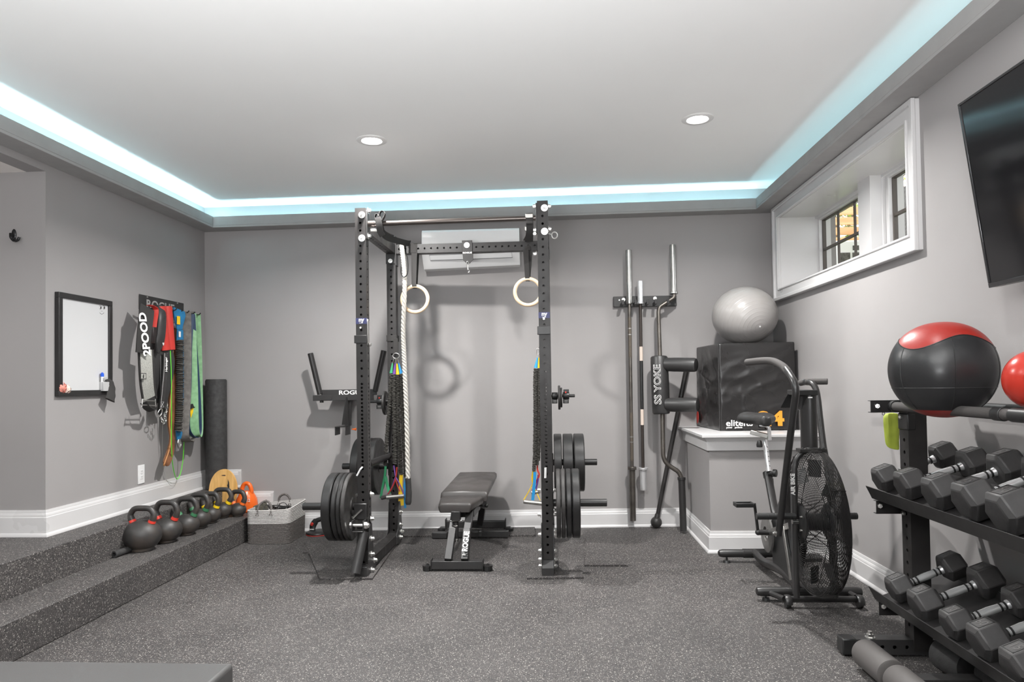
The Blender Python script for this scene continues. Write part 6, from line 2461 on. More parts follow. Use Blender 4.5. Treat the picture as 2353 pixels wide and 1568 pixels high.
# marker pocket and marker
mp_ = thing('marker_holder', 'clear plastic pocket stuck to the lower right of the whiteboard', 'marker holder', W(238, 900, X=XW + 0.04))
b = B()
ya_, yb2 = W(229, 890, X=XW + 0.02).y, W(247, 890, X=XW + 0.02).y
za_, zb2 = W(238, 899, X=XW + 0.03).z, W(238, 878, X=XW + 0.03).z
b.box(XW + 0.0165, XW + 0.019, ya_, yb2, za_, zb2 + 0.03)
b.box(XW + 0.044, XW + 0.046, ya_, yb2, za_, zb2)
b.box(XW + 0.019, XW + 0.044, ya_, ya_ + 0.002, za_, zb2)
b.box(XW + 0.019, XW + 0.044, yb2 - 0.002, yb2, za_, zb2)
b.box(XW + 0.019, XW + 0.044, ya_, yb2, za_, za_ + 0.002)
mcl, ntc, bc = new_mat('frosted_plastic')
bc.inputs['Base Color'].default_value = (0.85, 0.85, 0.85, 1)
bc.inputs['Roughness'].default_value = 0.2
bc.inputs['Transmission Weight'].default_value = 0.5
part(b, 'pocket', mcl, mp_, bevel=0.001)
mk = thing('dry_erase_marker', 'white dry-erase marker with a blue cap in the clear pocket', 'marker', W(235, 880, X=XW + 0.03))
cm_ = W(235, 897, X=XW + 0.032)
b = B()
b.cyl((cm_.x, cm_.y, cm_.z + 0.006), (cm_.x, cm_.y, W(235, 866, X=XW + 0.032).z), 0.009, seg=16)
part(b, 'barrel', M['white'], mk)
b = B()
zc1_ = W(235, 866, X=XW + 0.032).z
b.cyl((cm_.x, cm_.y, zc1_), (cm_.x, cm_.y, zc1_ + 0.022), 0.0105, seg=16)
b.cyl((cm_.x, cm_.y, zc1_ + 0.022), (cm_.x, cm_.y, zc1_ + 0.028), 0.006, seg=12)
part(b, 'cap', pm('blue_cap', (0.01, 0.10, 0.65), 0.4), mk)
b = B()
for dy in (-0.004, 0.004):
    b.box(cm_.x + 0.0085, cm_.x + 0.0095, cm_.y + dy - 0.001, cm_.y + dy + 0.001, zc1_ - 0.032, zc1_ - 0.008)
part(b, 'printing', M['ink'], mk)
# black cloth over the corner
b = B()
q = [W(243, 876, X=XW + 0.035), W(249, 875.5, X=XW + 0.04), W(254, 879, X=XW + 0.045), W(257, 890, X=XW + 0.05), W(256, 905, X=XW + 0.055), W(252.5, 920, X=XW + 0.06)]
q = smooth(q, 5)
n_ = len(q)
b.tube(q, [0.008 + 0.030 * (i / n_) ** 0.9 + 0.002 * math.sin(i * 1.3) for i in range(n_)], 12, ry=[0.004 + 0.006 * (i / n_) for i in range(n_)], up=(0.2, 1, 0.2))
solo(b, 'black_cloth', M['strap'], 'black cloth glove hanging from the lower right corner of the whiteboard', 'glove', q[-1])

# switch plates
def outlet(c, nx, label, h=0.115, w_=0.072, kind='outlet'):
    t = thing('wall_outlet', label, 'wall outlet', c)
    b = B()
    b.box(min(c.x, c.x + nx * 0.006), max(c.x, c.x + nx * 0.006), c.y - w_ / 2, c.y + w_ / 2, c.z - h / 2, c.z + h / 2)
    part(b, 'cover_plate', M['white'], t, bevel=0.002)
    b = B()
    x = c.x + nx * 0.006
    for dz in (-0.02, 0.02):
        b.box(min(x, x + nx * 0.002), max(x, x + nx * 0.002), c.y - 0.016, c.y + 0.016, c.z + dz - 0.014, c.z + dz + 0.014)
    s_ = part(b, 'socket', M['whitegloss'], t, bevel=0.001)
    b = B()
    x = c.x + nx * 0.008
    for dz in (-0.02, 0.02):
        for dy in (-0.006, 0.006):
            b.box(min(x, x + nx * 0.0005), max(x, x + nx * 0.0005), c.y + dy - 0.001, c.y + dy + 0.001, c.z + dz - 0.003, c.z + dz + 0.007)
    b.cyl((x, c.y, c.z), (x + nx * 0.0005, c.y, c.z), 0.002, seg=8)
    part(b, 'slots', M['darkslot'], t)
    return t


outlet(LW_(323.5, 1090.5), 1, 'white wall outlet low on the left wall under the belts', h=W(323, 1069, X=XW).z - W(323, 1112, X=XW).z, w_=0.078)
outlet(W(1934, 1140, X=XR), -1, 'white wall outlet on the right wall half hidden behind the fan cage', h=0.12)

# coat hook in the hall
ch = thing('coat_hook', 'small dark metal coat hook on the hall wall', 'coat hook', W(33, 540, Y=3.97))
yh = 3.97
b = B()
b.ball(W(32, 539, Y=yh - 0.006), 0.5, 20, 12, (0.030, 0.014, 0.066))
part(b, 'back_plate', pm('gunmetal', (0.05, 0.05, 0.052), 0.25, metal=0.8), ch)
b = B()
b.tube(smooth([W(24, 537, Y=yh - 0.035), W(25, 546, Y=yh - 0.045), W(31, 553, Y=yh - 0.03), W(34, 548, Y=yh - 0.012)], 6), 0.0075, 10)
b.tube(smooth([W(44, 545, Y=yh - 0.045), W(41, 552, Y=yh - 0.045), W(34, 554, Y=yh - 0.03), W(33, 548, Y=yh - 0.012)], 6), 0.0075, 10)
part(b, 'prongs', bpy.data.materials['gunmetal'], ch)

# ---------------------------------------------------------------- hook rail with belts and bands
hr2 = thing('hook_rail', 'black steel hook rail with cut-out lettering on the left wall', 'hook rail', LW_(369, 710))
a_, c_, d_, e_ = LW_(318, 676), LW_(420, 697.5), LW_(420, 716), LW_(318, 709)
ztr = (a_.z + c_.z) / 2
zbr = ztr - 0.105
b = B()
b.box(XW + 0.004, XW + 0.008, a_.y, c_.y, zbr, ztr)
b.box(XW, XW + 0.05, a_.y, c_.y, zbr - 0.004, zbr)
part(b, 'plate', M['black2'], hr2, bevel=0.001)
for k in range(7):
    b = B()
    y = a_.y + 0.09 + k * (c_.y - a_.y - 0.02) / 6.5
    b.cyl((XW + 0.008, y, zbr + 0.006), (XW + 0.125, y, zbr + 0.012), 0.0045, seg=10)
    b.cyl((XW + 0.125, y, zbr + 0.012), (XW + 0.138, y, zbr + 0.026), 0.0045, seg=10)
    part(b, 'hook', M['black2'], hr2)
for px, py in ((338, 683), (407, 697)):
    b = B()
    b.bolt(LW_(px, py, 0.008), (1, 0, 0), 0.006, 0.004, False)
    part(b, 'screw', M['zinc'], hr2)
text('ROGUE', 'lettering', M['greyletters'], hr2, V((XW + 0.0086, (a_.y + c_.y) / 2 - 0.03, ztr - 0.088)), (0, 1, 0), (0, 0, 1), 0.085, off=0.002, sx=1.3, space=1.05)

GH = 'things hanging on the hook rail'


def hang(name, label, cat, loc):
    return thing(name, label, cat, loc, GH)


def LP(px, py, d):
    return W(px, py, X=XW + d)


def face(b, pts, d, t=0.006, curve=0.0):
    """flat slab whose outline is given in the photo, at distance d from the wall"""
    q = [LP(px, py, d) for px, py in pts]
    b.prism(q, (t, 0, 0))


M['glitter'] = pm('silver_glitter', (0.50, 0.50, 0.46), 0.45, metal=0.4, noise=0.3, nscale=200, bump=0.4, bscale=400)
t = hang('lifting_belt', 'silver glitter weightlifting belt under a black flap with white lettering', 'lifting belt', LP(335, 820, 0.1))
b = B()
q = smooth([LP(334, 803, 0.135), LP(335.5, 840, 0.14), LP(338, 880, 0.135), LP(343, 916, 0.12)], 6)
b.ribbon(q, 0.115, 0.008, (0.25, 0.97, 0.05))
part(b, 'belt_body', M['glitter'], t, bevel=0.002)
b = B()
for s_ in (-1, 1):
    q2 = [p + V((0.002 + s_ * 0.015, s_ * 0.058, 0)) for p in q]
    b.ribbon(q2, 0.012, 0.011, (0.25, 0.97, 0.05))
part(b, 'edge_binding', M['strap'], t)
b = B()
q = smooth([LP(338, 706, 0.125), LP(335, 735, 0.147), LP(331, 770, 0.155), LP(328, 812, 0.152)], 6)
b.ribbon(q, 0.120, 0.009, (0.25, 0.97, -0.06))
part(b, 'flap', M['strap'], t, bevel=0.002)
b = B()
b.tube([LP(325, 931, 0.14), LP(359, 933, 0.14)], 0.005, 8)
b.tube([LP(328, 921, 0.14), LP(357, 922, 0.14)], 0.004, 8)
b.tube([LP(328, 917, 0.14), LP(326, 935, 0.14)], 0.004, 8)
b.tube([LP(357, 917, 0.14), LP(358, 936, 0.14)], 0.004, 8)
part(b, 'buckle', M['steel'], t)
b = B()
q = smooth([LP(330, 925, 0.12), LP(338, 938, 0.13), LP(352, 944, 0.12), LP(356, 930, 0.10)], 5)
b.ribbon(q, 0.05, 0.004, (1, 0, 0.3))
part(b, 'loose_tail', M['strap'], t)
text('2POOD', 'lettering', M['letters'], t, LP(330.0, 767, 0.168) + V((0.0, 0.052, 0)), V((-0.085, -0.06, 1)), V((-0.25, -0.97, 0)), 0.086, off=0.003, sx=1.05)
b = B()
c = LP(329, 865, 0.147)
b.obox(c, (0.003, 0.052, 0.044), Matrix.Rotation(-0.25, 3, 'Z'))
part(b, 'badge', M['strap'], t)
b = B()
b.obox(c + V((0.0018, 0, 0)), (0.002, 0.040, 0.034), Matrix.Rotation(-0.25, 3, 'Z'))
part(b, 'badge_panel', M['glitter'], t)
b = B()
b.cyl(c + V((0.002, 0, -0.005)), c + V((0.004, 0, -0.005)), 0.009, seg=14)
b.cyl(c + V((0.002, 0, 0.008)), c + V((0.004, 0, 0.008)), 0.005, seg=12)
part(b, 'badge_mark', M['ink'], t)

t = hang('padded_belt', 'folded black padded belt with a bright red lining strip beside the lettered flap', 'lifting belt', LP(365, 800, 0.1))
b = B()
q = smooth([LP(368, 704, 0.11), LP(372, 730, 0.14), LP(370, 770, 0.14), LP(362, 812, 0.12)], 6)
b.tube(q, [0.030, 0.034, 0.038, 0.040, 0.040, 0.040] + [0.040] * 9 + [0.034, 0.028, 0.018, 0.010], 12, ry=0.017, up=(0.2, 1, 0))
q = smooth([LP(360, 790, 0.09), LP(362, 840, 0.10), LP(366, 900, 0.10), LP(374, 948, 0.08)], 6)
b.ribbon(q, [0.10] * 10 + [0.08] * 9, 0.014, (0.3, 0.95, 0))
part(b, 'pad', M['vinyl'], t, bevel=0.003)
b = B()
q = smooth([LP(340, 701.5, 0.13), LP(350, 704, 0.14), LP(358.5, 712, 0.135), LP(356, 735, 0.14), LP(353.5, 752, 0.14)], 5)
b.ribbon(q, 0.035, 0.003, (1, 0.5, 0))
part(b, 'red_lining', M['redsleeve'], t, label='red lining')
for i_, (pa, pb, lb) in enumerate((((371, 704), (381, 805), 'red fabric wrap roll hanging left of its twin'), ((386, 704), (392.5, 804), 'red fabric wrap roll next to the blue strap'))):
    t = hang('red_sleeve', lb, 'sleeve', LP(*pb, 0.1))
    b = B()
    q0, q1 = LP(*pa, 0.12), LP(*pb, 0.125)
    b.tube([q0, q0.lerp(q1, 0.05), q0.lerp(q1, 0.5), q1.lerp(q0, 0.02), q1], [0.030, 0.036, 0.038, 0.042, 0.040], 18, ry=0.022, up=(0.2, 1, 0))
    part(b, 'tube', M['redsleeve'], t)
    if i_ == 0:
        b = B()
        c = LP(375.5, 790, 0.150)
        b.lathe([(0.008, 0), (0.0105, 0.0005), (0.013, 0)], c, (1, 0.1, 0), seg=20)
        b.tube([c + V((0.001, -0.006, 0.005)), c + V((0.001, 0.006, -0.004))], 0.0012, 5)
        b.tube([c + V((0.001, 0.006, 0.005)), c + V((0.001, -0.006, -0.004))], 0.0012, 5)
        part(b, 'round_logo', M['letters'], t)
    else:
        b = B()
        q = [LP(389, 800, 0.12), LP(392, 808, 0.12)]
        b.tube(q, 0.028, 12, ry=0.018, up=(0.2, 1, 0))
        part(b, 'end_lining', M['vinyl'], t)

t = hang('dip_belt', 'black dip belt with white stitched edges, lettering and a chain', 'dip belt', LP(376, 950, 0.1))
b = B()
q = smooth([LP(384, 800, 0.115), LP(384, 840, 0.13), LP(380, 890, 0.13), LP(373, 939, 0.115)], 6)
b.ribbon(q, [0.100, 0.11, 0.125, 0.135, 0.14, 0.14, 0.14, 0.135, 0.13, 0.125, 0.115, 0.11, 0.10, 0.09, 0.08, 0.075, 0.07, 0.065, 0.06], 0.010, (0.25, 0.97, 0))
part(b, 'belt_body', M['vinyl'], t, bevel=0.003)
b = B()
q2 = smooth([LP(381, 812, 0.137), LP(380, 850, 0.142), LP(376, 895, 0.142), LP(372, 938, 0.130)], 6)
b.ribbon(q2, 0.046, 0.003, (0.25, 0.97, 0))
part(b, 'centre_strap', M['strap'], t)
b = B()
for s_ in (-1, 1):
    b.tube([p + V((0.003, s_ * 0.021, 0)) for p in q2], 0.0010, 5)
c = LP(372.5, 931, 0.137)
for u in (((-.018, .020), (.018, -.014)), ((-.018, -.014), (.018, .020)), ((-.02, -.016), (.02, -.016)), ((-.02, .022), (.02, .022))):
    b.tube([c + V((0.002, u[0][0], u[0][1])), c + V((0.002, u[1][0], u[1][1]))], 0.0010, 5)
part(b, 'stitching', M['letters'], t)
text('Harbinger', 'lettering', M['letters'], t, LP(383.5, 838, 0.1535) + V((0.0, 0.004, 0)), V((0, -0.02, 1)), V((-0.25, -0.97, 0)), 0.027, off=0.0008, sx=1.0)
b = B()
c = LP(367.5, 949, 0.125)
b.tube([c + V((0.01 * math.sin(a), math.cos(a) * 0.026, math.sin(a) * 0.030)) for a in [2 * PI * i / 22 for i in range(22)]], 0.0035, 8, closed=True)
part(b, 'ring', M['zinc'], t)
b = B()
p = LP(383, 935, 0.12)
path = smooth([LP(384, 930, 0.12), LP(383, 945, 0.12), LP(378, 955, 0.13), LP(381, 965, 0.12), LP(376, 972, 0.12), LP(371, 962, 0.125)], 4)
for i, c in enumerate(path[::2]):
    ax = V((1, 0, 0)) if i % 2 else V((0, 1, 0))
    b.tube([c + ax * 0.007 * math.cos(a) + V((0, 0, 1)) * 0.011 * math.sin(a) for a in [2 * PI * k / 12 for k in range(12)]], 0.0022, 6, closed=True)
part(b, 'chain', M['zinc'], t, angle=60)

M['leather'] = pm('brown_leather', (0.17, 0.070, 0.030), 0.5, noise=0.3, nscale=14, bump=0.1, bscale=120)
M['tan'] = pm('tan_leather_edge', (0.45, 0.20, 0.07), 0.6)
t = hang('leather_belt', 'long brown leather lifting belt curling at its lower end', 'lifting belt', LP(378, 1070, 0.1))
b = B()
q = smooth([LP(404, 752, 0.09), LP(404, 800, 0.10), LP(402, 860, 0.105), LP(398, 920, 0.105), LP(393, 970, 0.10), LP(395, 1005, 0.095), LP(392, 1035, 0.09), LP(383, 1062, 0.09), LP(379, 1070, 0.085)], 5)
ws = [0.065, 0.085, 0.09] + [0.095] * 8 + [0.09] * 5 + [0.085, 0.08, 0.075, 0.07, 0.065, 0.06, 0.055, 0.05, 0.048, 0.048, 0.05, 0.05, 0.055, 0.06, 0.062, 0.065, 0.066, 0.066, 0.066, 0.064, 0.062, 0.06, 0.052, 0.044, 0.03]
b.ribbon(q, ws[:len(q)] + [0.03] * max(0, len(q) - len(ws)), 0.010, (0.35, 0.93, 0))
part(b, 'strap', M['leather'], t, bevel=0.003)
b = B()
q3 = [p + V((0.004, -ws[min(i, len(ws) - 1)] / 2, 0)) for i, p in enumerate(q)]
b.tube(q3[2:], 0.006, 6)
part(b, 'edge', M['tan'], t, label='tan leather edge')
b = B()
c = LP(401, 742, 0.10)
for k in range(3):
    b.cyl(c + V((0.0, -0.03, 0.028 - k * 0.028)), c + V((0.0, 0.03, 0.028 - k * 0.028)), 0.005, seg=8)
b.obox(c + V((-0.006, 0, 0)), (0.006, 0.062, 0.075))
part(b, 'buckle', M['steel'], t)

M['limecord'] = pm('lime_green_cord', (0.12, 0.75, 0.03), 0.4)
t = hang('speed_rope', 'bright lime green speed rope cord hanging in a long loop almost to the baseboard', 'jump rope', LP(396, 1100, 0.05))
b = B()
q = smooth([LP(391.5, 806, 0.15), LP(393.5, 860, 0.15), LP(394, 940, 0.14), LP(394, 1020, 0.12), LP(397, 1070, 0.09), LP(405, 1100, 0.05), LP(413, 1093, 0.05), LP(420, 1060, 0.06), LP(423, 1010, 0.08), LP(424, 960, 0.08)], 8)
b.tube(q, 0.0030, 8)
part(b, 'cord', M['limecord'], t)
t = hang('grey_cable', 'thin pale grey cable looping below the brown leather belt', 'cable', LP(390, 1115, 0.03))
b = B()
b.tube(smooth([LP(374, 960, 0.03), LP(373, 1040, 0.02), LP(377, 1085, 0.015), LP(388, 1112, 0.034), LP(400, 1116, 0.036), LP(412, 1100, 0.02)], 8), 0.0013, 6)
part(b, 'cord', M['greyletters'], t)

M['bluestrap'] = pm('blue_strap', (0.01, 0.14, 0.30), 0.5, noise=0.15, nscale=20)
t = hang('bungee_strap', 'blue bungee tube with a ruched black sleeve and a snap clip', 'bungee', LP(412, 1025, 0.1))
b = B()
b.ribbon(smooth([LP(411, 712, 0.11), LP(412, 730, 0.13), LP(412, 757, 0.13)], 4), [0.10, 0.105, 0.11, 0.105, 0.10, 0.09, 0.075, 0.06, 0.055], 0.012, (0.3, 0.95, 0))
b.ribbon([LP(413.5, 757, 0.13), LP(412, 785, 0.13)], 0.055, 0.010, (0.3, 0.95, 0))
part(b, 'upper_cuff', M['bluestrap'], t, bevel=0.002)
b = B()
ribbed(b, [LP(413, 782, 0.14), LP(413, 850, 0.14), LP(412.5, 920, 0.14), LP(409, 990, 0.13)], 0.026, 0.016, 0.25)
part(b, 'sleeve', M['sleeve'], t)
b = B()
b.ribbon([LP(409, 986, 0.125), LP(411, 1010, 0.12)], 0.042, 0.010, (0.3, 0.95, 0))
b.ribbon(smooth([LP(417, 760, 0.10), LP(418, 880, 0.10), LP(416, 980, 0.10), LP(412, 1005, 0.11)], 5), 0.035, 0.005, (0.3, 0.95, 0))
part(b, 'lower_cuff', M['bluestrap'], t, bevel=0.002)
b = B()
b.tube(smooth([LP(410, 1010, 0.12), LP(409, 1020, 0.12), LP(413, 1028, 0.12), LP(416, 1022, 0.12), LP(414, 1010, 0.12)], 5), 0.004, 8)
part(b, 'clip', M['zinc'], t)
b = B()
b.box(LP(411, 738, 0.137).x, LP(411, 738, 0.139).x, LP(406.5, 738, 0.137).y, LP(413.5, 738, 0.137).y, LP(411, 746, 0.137).z, LP(411, 727, 0.137).z)
part(b, 'yellow_label', M['yellow'], t, label='yellow printed label')
b = B()
b.box(LP(413, 770, 0.137).x, LP(413, 770, 0.139).x, LP(410.5, 768, 0.137).y, LP(415, 768, 0.137).y, LP(413, 775, 0.137).z, LP(413, 762, 0.137).z)
part(b, 'white_label', M['letters'], t)

M['greyband'] = pm('grey_loop_band', (0.13, 0.12, 0.11), 0.7, noise=0.25, nscale=30)
t = hang('loop_band', 'wide dark grey loop band hanging left of the green one', 'loop band', LP(430, 1015, 0.1))
b = B()
q = smooth([LP(428, 716, 0.115), LP(429, 800, 0.12), LP(428, 900, 0.12), LP(424, 975, 0.12), LP(424, 1005, 0.12), LP(431, 1014, 0.11), LP(438, 1003, 0.09), LP(437.5, 900, 0.08), LP(436.5, 800, 0.075), LP(435.5, 716, 0.085)], 5)
b.ribbon(q, 0.070, 0.005, (0.85, 0.5, 0))
part(b, 'band', M['greyband'], t, bevel=0.0015)
M['greenband'] = pm('green_loop_band', (0.22, 0.42, 0.22), 0.6, noise=0.15, nscale=30)
t = hang('loop_band', 'light green loop band at the right end of the hook rail', 'loop band', LP(450, 1005, 0.1))
b = B()
q = smooth([LP(439.5, 720, 0.10), LP(441, 800, 0.12), LP(444, 900, 0.12), LP(446, 980, 0.12), LP(450, 1004, 0.115), LP(456, 985, 0.10), LP(455, 900, 0.09), LP(453, 800, 0.09), LP(450, 722, 0.09)], 5)
b.ribbon(q, 0.075, 0.004, (0.7, 0.7, 0))
part(b, 'band', M['greenband'], t, bevel=0.0015)
M['navyband'] = pm('navy_loop_band', (0.010, 0.035, 0.09), 0.55)
t = hang('loop_band', 'narrow navy blue loop band crossing in front of the green one', 'loop band', LP(448, 1008, 0.1))
b = B()
q = smooth([LP(443, 722, 0.13), LP(438, 800, 0.13), LP(437, 880, 0.135), LP(434, 940, 0.135), LP(434, 985, 0.13), LP(446, 1005, 0.12), LP(459, 998, 0.12), LP(460, 960, 0.125), LP(456, 880, 0.13), LP(450, 800, 0.13), LP(445, 722, 0.125)], 5)
b.ribbon(q, 0.022, 0.006, (0.8, 0.6, 0))
part(b, 'band', M['navyband'], t, bevel=0.001)
t = hang('yellow_handle', 'small yellow and black handle peeking between the grey and green bands', 'handle', LP(440, 940, 0.1))
b = B()
b.ribbon(smooth([LP(439, 884, 0.105), LP(441, 905, 0.105), LP(444, 922, 0.11), LP(440, 940, 0.11), LP(441, 972, 0.105)], 4), [0.02, 0.025, 0.03, 0.035, 0.04, 0.045, 0.05, 0.05, 0.05, 0.045, 0.04, 0.035, 0.03, 0.025, 0.022, 0.02, 0.015], 0.008, (0.5, 0.85, 0))
part(b, 'yellow_strap', M['yellow'], t)
b = B()
b.beam(LP(438, 930, 0.115), LP(441, 938, 0.12), 0.02, 0.03)
b.cyl(LP(440, 936, 0.12), LP(447, 936.5, 0.125), 0.005, seg=8)
part(b, 'grip', M['plastic'], t)

# ================================================================== FOREGROUND PADDED BENCH
pc = W(538, 1523, Z=0.45)
fb = thing('flat_bench', 'grey black padded bench top cut off at the bottom left corner', 'bench', (pc.x - 0.7, pc.y - 0.35, 0))
b = B()
b.box(pc.x - 1.45, pc.x, pc.y - 0.62, pc.y, 0.37, 0.45)
part(b, 'pad', pm('grey_black_vinyl', (0.075, 0.073, 0.072), 0.42, bump=0.1, bscale=300), fb, bevel=0.012, seg=3)
b = B()
b.box(pc.x - 1.35, pc.x - 0.1, pc.y - 0.36, pc.y - 0.28, 0.29, 0.37)
part(b, 'frame', M['black'], fb, bevel=0.003)
for dx in (-1.25, -0.2):
    b = B()
    b.box(pc.x + dx - 0.03, pc.x + dx + 0.03, pc.y - 0.35, pc.y - 0.29, 0.05, 0.30)
    b.box(pc.x + dx - 0.03, pc.x + dx + 0.03, pc.y - 0.56, pc.y - 0.06, 0.0, 0.05)
    part(b, 'leg', M['black'], fb, bevel=0.003)

# ================================================================== TELEVISION
tvA, tvB = W(2203, 240, X=1.68), W(2275, 662, X=1.782)
ytv = (tvA.y + tvB.y) / 2
tv = thing('television', 'large black flat television tilted down on the right wall', 'television', (1.80, ytv - 0.72, tvB.z))
up_ = V((tvA.x - tvB.x, 0, tvA.z - tvB.z))
hT = up_.length
up_ = up_.normalized()
nrm = V((-up_.z, 0, up_.x)).normalized()
if nrm.x > 0:
    nrm = -nrm
base = V((tvB.x, ytv, tvB.z))
Lt = 1.45


def tvp(s_, h, d):
    return base + V((0, -s_, 0)) + up_ * h + nrm * d


def tvbox(b, s0, s1, h0, h1, d0, d1):
    b.hexa([tvp(s0, h0, d0), tvp(s1, h0, d0), tvp(s1, h1, d0), tvp(s0, h1, d0), tvp(s0, h0, d1), tvp(s1, h0, d1), tvp(s1, h1, d1), tvp(s0, h1, d1)])


b = B()
tvbox(b, 0, Lt, 0, hT, -0.045, -0.004)
part(b, 'back_case', M['plastic'], tv, bevel=0.004)
b = B()
tvbox(b, 0, Lt, 0, 0.020, -0.004, 0.006)
tvbox(b, 0, Lt, hT - 0.010, hT, -0.004, 0.006)
tvbox(b, 0, 0.012, 0.02, hT - 0.010, -0.004, 0.006)
tvbox(b, Lt - 0.012, Lt, 0.02, hT - 0.010, -0.004, 0.006)
part(b, 'bezel', pm('glossy_dark_bezel', (0.05, 0.05, 0.052), 0.12, metal=0.5), tv, bevel=0.002)
b = B()
tvbox(b, 0.012, Lt - 0.012, 0.02, hT - 0.01, -0.004, 0.002)
part(b, 'screen', pm('black_glass_screen', (0.008, 0.008, 0.009), 0.09, spec=0.45), tv)
b = B()
b.box(1.80, XR - 0.002, ytv - 0.95, ytv - 0.5, 1.85, 2.15)
b.beam((1.76, ytv - 0.72, 2.0), (XR - 0.01, ytv - 0.72, 2.0), 0.10, 0.10)
part(b, 'wall_bracket', M['black2'], tv)

# ================================================================== DUMBBELL RACK
YU = 3.22
u0 = W(2093, 1200, Y=YU)
UW = W(2136, 1200, Y=YU).x - u0.x
UX0 = u0.x
YE, YN = 3.33, 1.55
sp = UW * 0.66
lipM, lipL = W(1988, 1117, Y=YE), W(1995.5, 1347.7, Y=YE)
XF = (lipM.x + lipL.x) / 2
dr = thing('dumbbell_rack', 'black three tier dumbbell rack along the right wall', 'dumbbell rack', (UX0, 2.6, 0))
zrail = W(2025, 934, Y=YE).z
for y in (YU, YN):
    b = B()
    zs_ = [W(2078, py, Y=YU).z for py in (985, 1013.5, 1042, 1070.5, 1099, 1127.5)]
    dz = (zs_[0] - zs_[-1]) / 5
    hs_ = [z for z in [zs_[0] - k * dz for k in range(24)] if z > 0.08]
    holed(b, (UX0 + UW / 2, y + UW / 2, 0.03), (UX0 + UW / 2, y + UW / 2, zrail + 0.02), UW, (0, 1, 0), [z - 0.03 for z in hs_], faces='xX', r=0.009)
    part(b, 'upright', M['blacktex'], dr, angle=30)
    b = B()
    p = W(2070, 950, Y=y)
    b.box(UX0 - 0.005, UX0 + UW * 0.4, y - 0.004, y + UW + 0.004, zrail - 0.105, zrail - 0.03)
    part(b, 'upright_cap_plate', M['black2'], dr, bevel=0.006)
    # foot
    b = B()
    fx0 = W(1969, 1470, Y=YU).x
    zf = 0.076
    holed(b, (fx0, y + 0.04, 0.045), (XR - 0.03, y + 0.04, 0.045), 0.066, (0, 0, 1), [0.06 + k * sp for k in range(6)], faces='xX', r=0.009)
    part(b, 'foot_beam', M['black'], dr)
    b = B()
    b.box(fx0 - 0.06, fx0, y + 0.005, y + 0.075, 0.008, 0.080)
    part(b, 'foot_cap', M['plastic'], dr, bevel=0.006)
    b = B()
    b.cyl((fx0 + 0.07, y + 0.03, 0.078), (fx0 + 0.07, y + 0.03, 0.083), 0.022, seg=20)
    b.cyl((fx0 + 0.07, y + 0.03, 0.083), (fx0 + 0.07, y + 0.03, 0.096), 0.016, seg=6)
    b.cyl((fx0 + 0.07, y + 0.03, 0.096), (fx0 + 0.07, y + 0.03, 0.108), 0.009, seg=12)
    part(b, 'foot_bolt', M['zinc'], dr)
    for zl_, tag_ in ((lipM.z - 0.055, 0), (lipL.z - 0.055, 0), (zrail, 1)):
        # C-channel arms
        b = B()
        xa = W(1995, 935, Y=YE).x if tag_ else XF + 0.035
        xb_ = XR - 0.06
        ya = y + UW + 0.004 if y == YU else y - 0.05
        h_ = 0.028 if tag_ else 0.030
        if tag_ == 0:
            z0_ = zl_ - 0.040
        else:
            z0_ = zl_
        b.box(xa, xb_, ya, ya + 0.004, z0_ - h_, z0_ + h_)
        b.box(xa, xb_, ya, ya + 0.03, z0_ + h_ - 0.003, z0_ + h_)
        b.box(xa, xb_, ya, ya + 0.03, z0_ - h_, z0_ - h_ + 0.003)
        part(b, 'arm_channel', M['black2'], dr, bevel=0.001)
b = B()
for (px, py) in ((2017, 933.5), (2023, 1163), (2031, 1394)):
    b = B()
    b.bolt(W(px, py, Y=YE - 0.03), (-0.6, -1, 0), 0.011, 0.010, False)
    part(b, 'bolt', M['zinc'], dr)
for (px, py) in ((2063, 960), (2069, 1184)):
    b = B()
    p = W(px, py, Y=YU)
    b.bolt((UX0 - 0.005, YU + UW * 0.55, p.z), (-1, 0, 0), 0.011, 0.010, False)
    part(b, 'bolt', M['zinc'], dr)
# sloping trays
TILT = math.radians(20)
for zl_, nm_ in ((lipM.z, 'mid'), (lipL.z, 'low')):
    b = B()
    x0 = XF
    prof = [(x0, zl_), (x0 + 0.004, zl_ + 0.001), (x0 + 0.030, zl_ - 0.052), (x0 + 0.34, zl_ - 0.052 + 0.31 * math.tan(TILT)), (x0 + 0.345, zl_ - 0.052 + 0.31 * math.tan(TILT) + 0.03),
            (x0 + 0.349, zl_ - 0.052 + 0.31 * math.tan(TILT) + 0.03), (x0 + 0.344, zl_ - 0.058 + 0.31 * math.tan(TILT)), (x0 + 0.028, zl_ - 0.058)]
    b.prism([(x, YE, z) for x, z in prof], (0, YN - 0.1 - YE, 0))
    part(b, 'tray', M['black2'], dr, bevel=0.0008)
# top rails
xr1 = W(2036, 934, Y=YE).x
b = B()
pA = V((xr1 + 0.02, YE - 0.03, zrail))
pB = V((xr1 + 0.02, YN, zrail))
b.cyl(V((xr1 + 0.02, YE - 0.015, zrail)), pB, 0.0205, seg=24)
part(b, 'front_rail', M['grip'], dr)
b = B()
b.cyl(V((xr1 + 0.02, YE + 0.0, zrail)), V((xr1 + 0.02, YE - 0.05, zrail)), 0.026, seg=24)
part(b, 'rail_socket', M['plastic'], dr, bevel=0.002)
b = B()
yj = W(2306, 945, X=xr1 + 0.02).y
b.cyl(V((xr1 + 0.02, yj + 0.045, zrail)), V((xr1 + 0.02, yj - 0.005, zrail)), 0.0245, seg=24)
part(b, 'rail_socket', M['plastic'], dr, bevel=0.002)
b = B()
b.cyl(V((xr1 + 0.02, yj - 0.05, zrail)), V((xr1 + 0.02, yj - 0.30, zrail)), 0.0245, seg=24)
part(b, 'rail_socket', M['plastic'], dr, bevel=0.002)
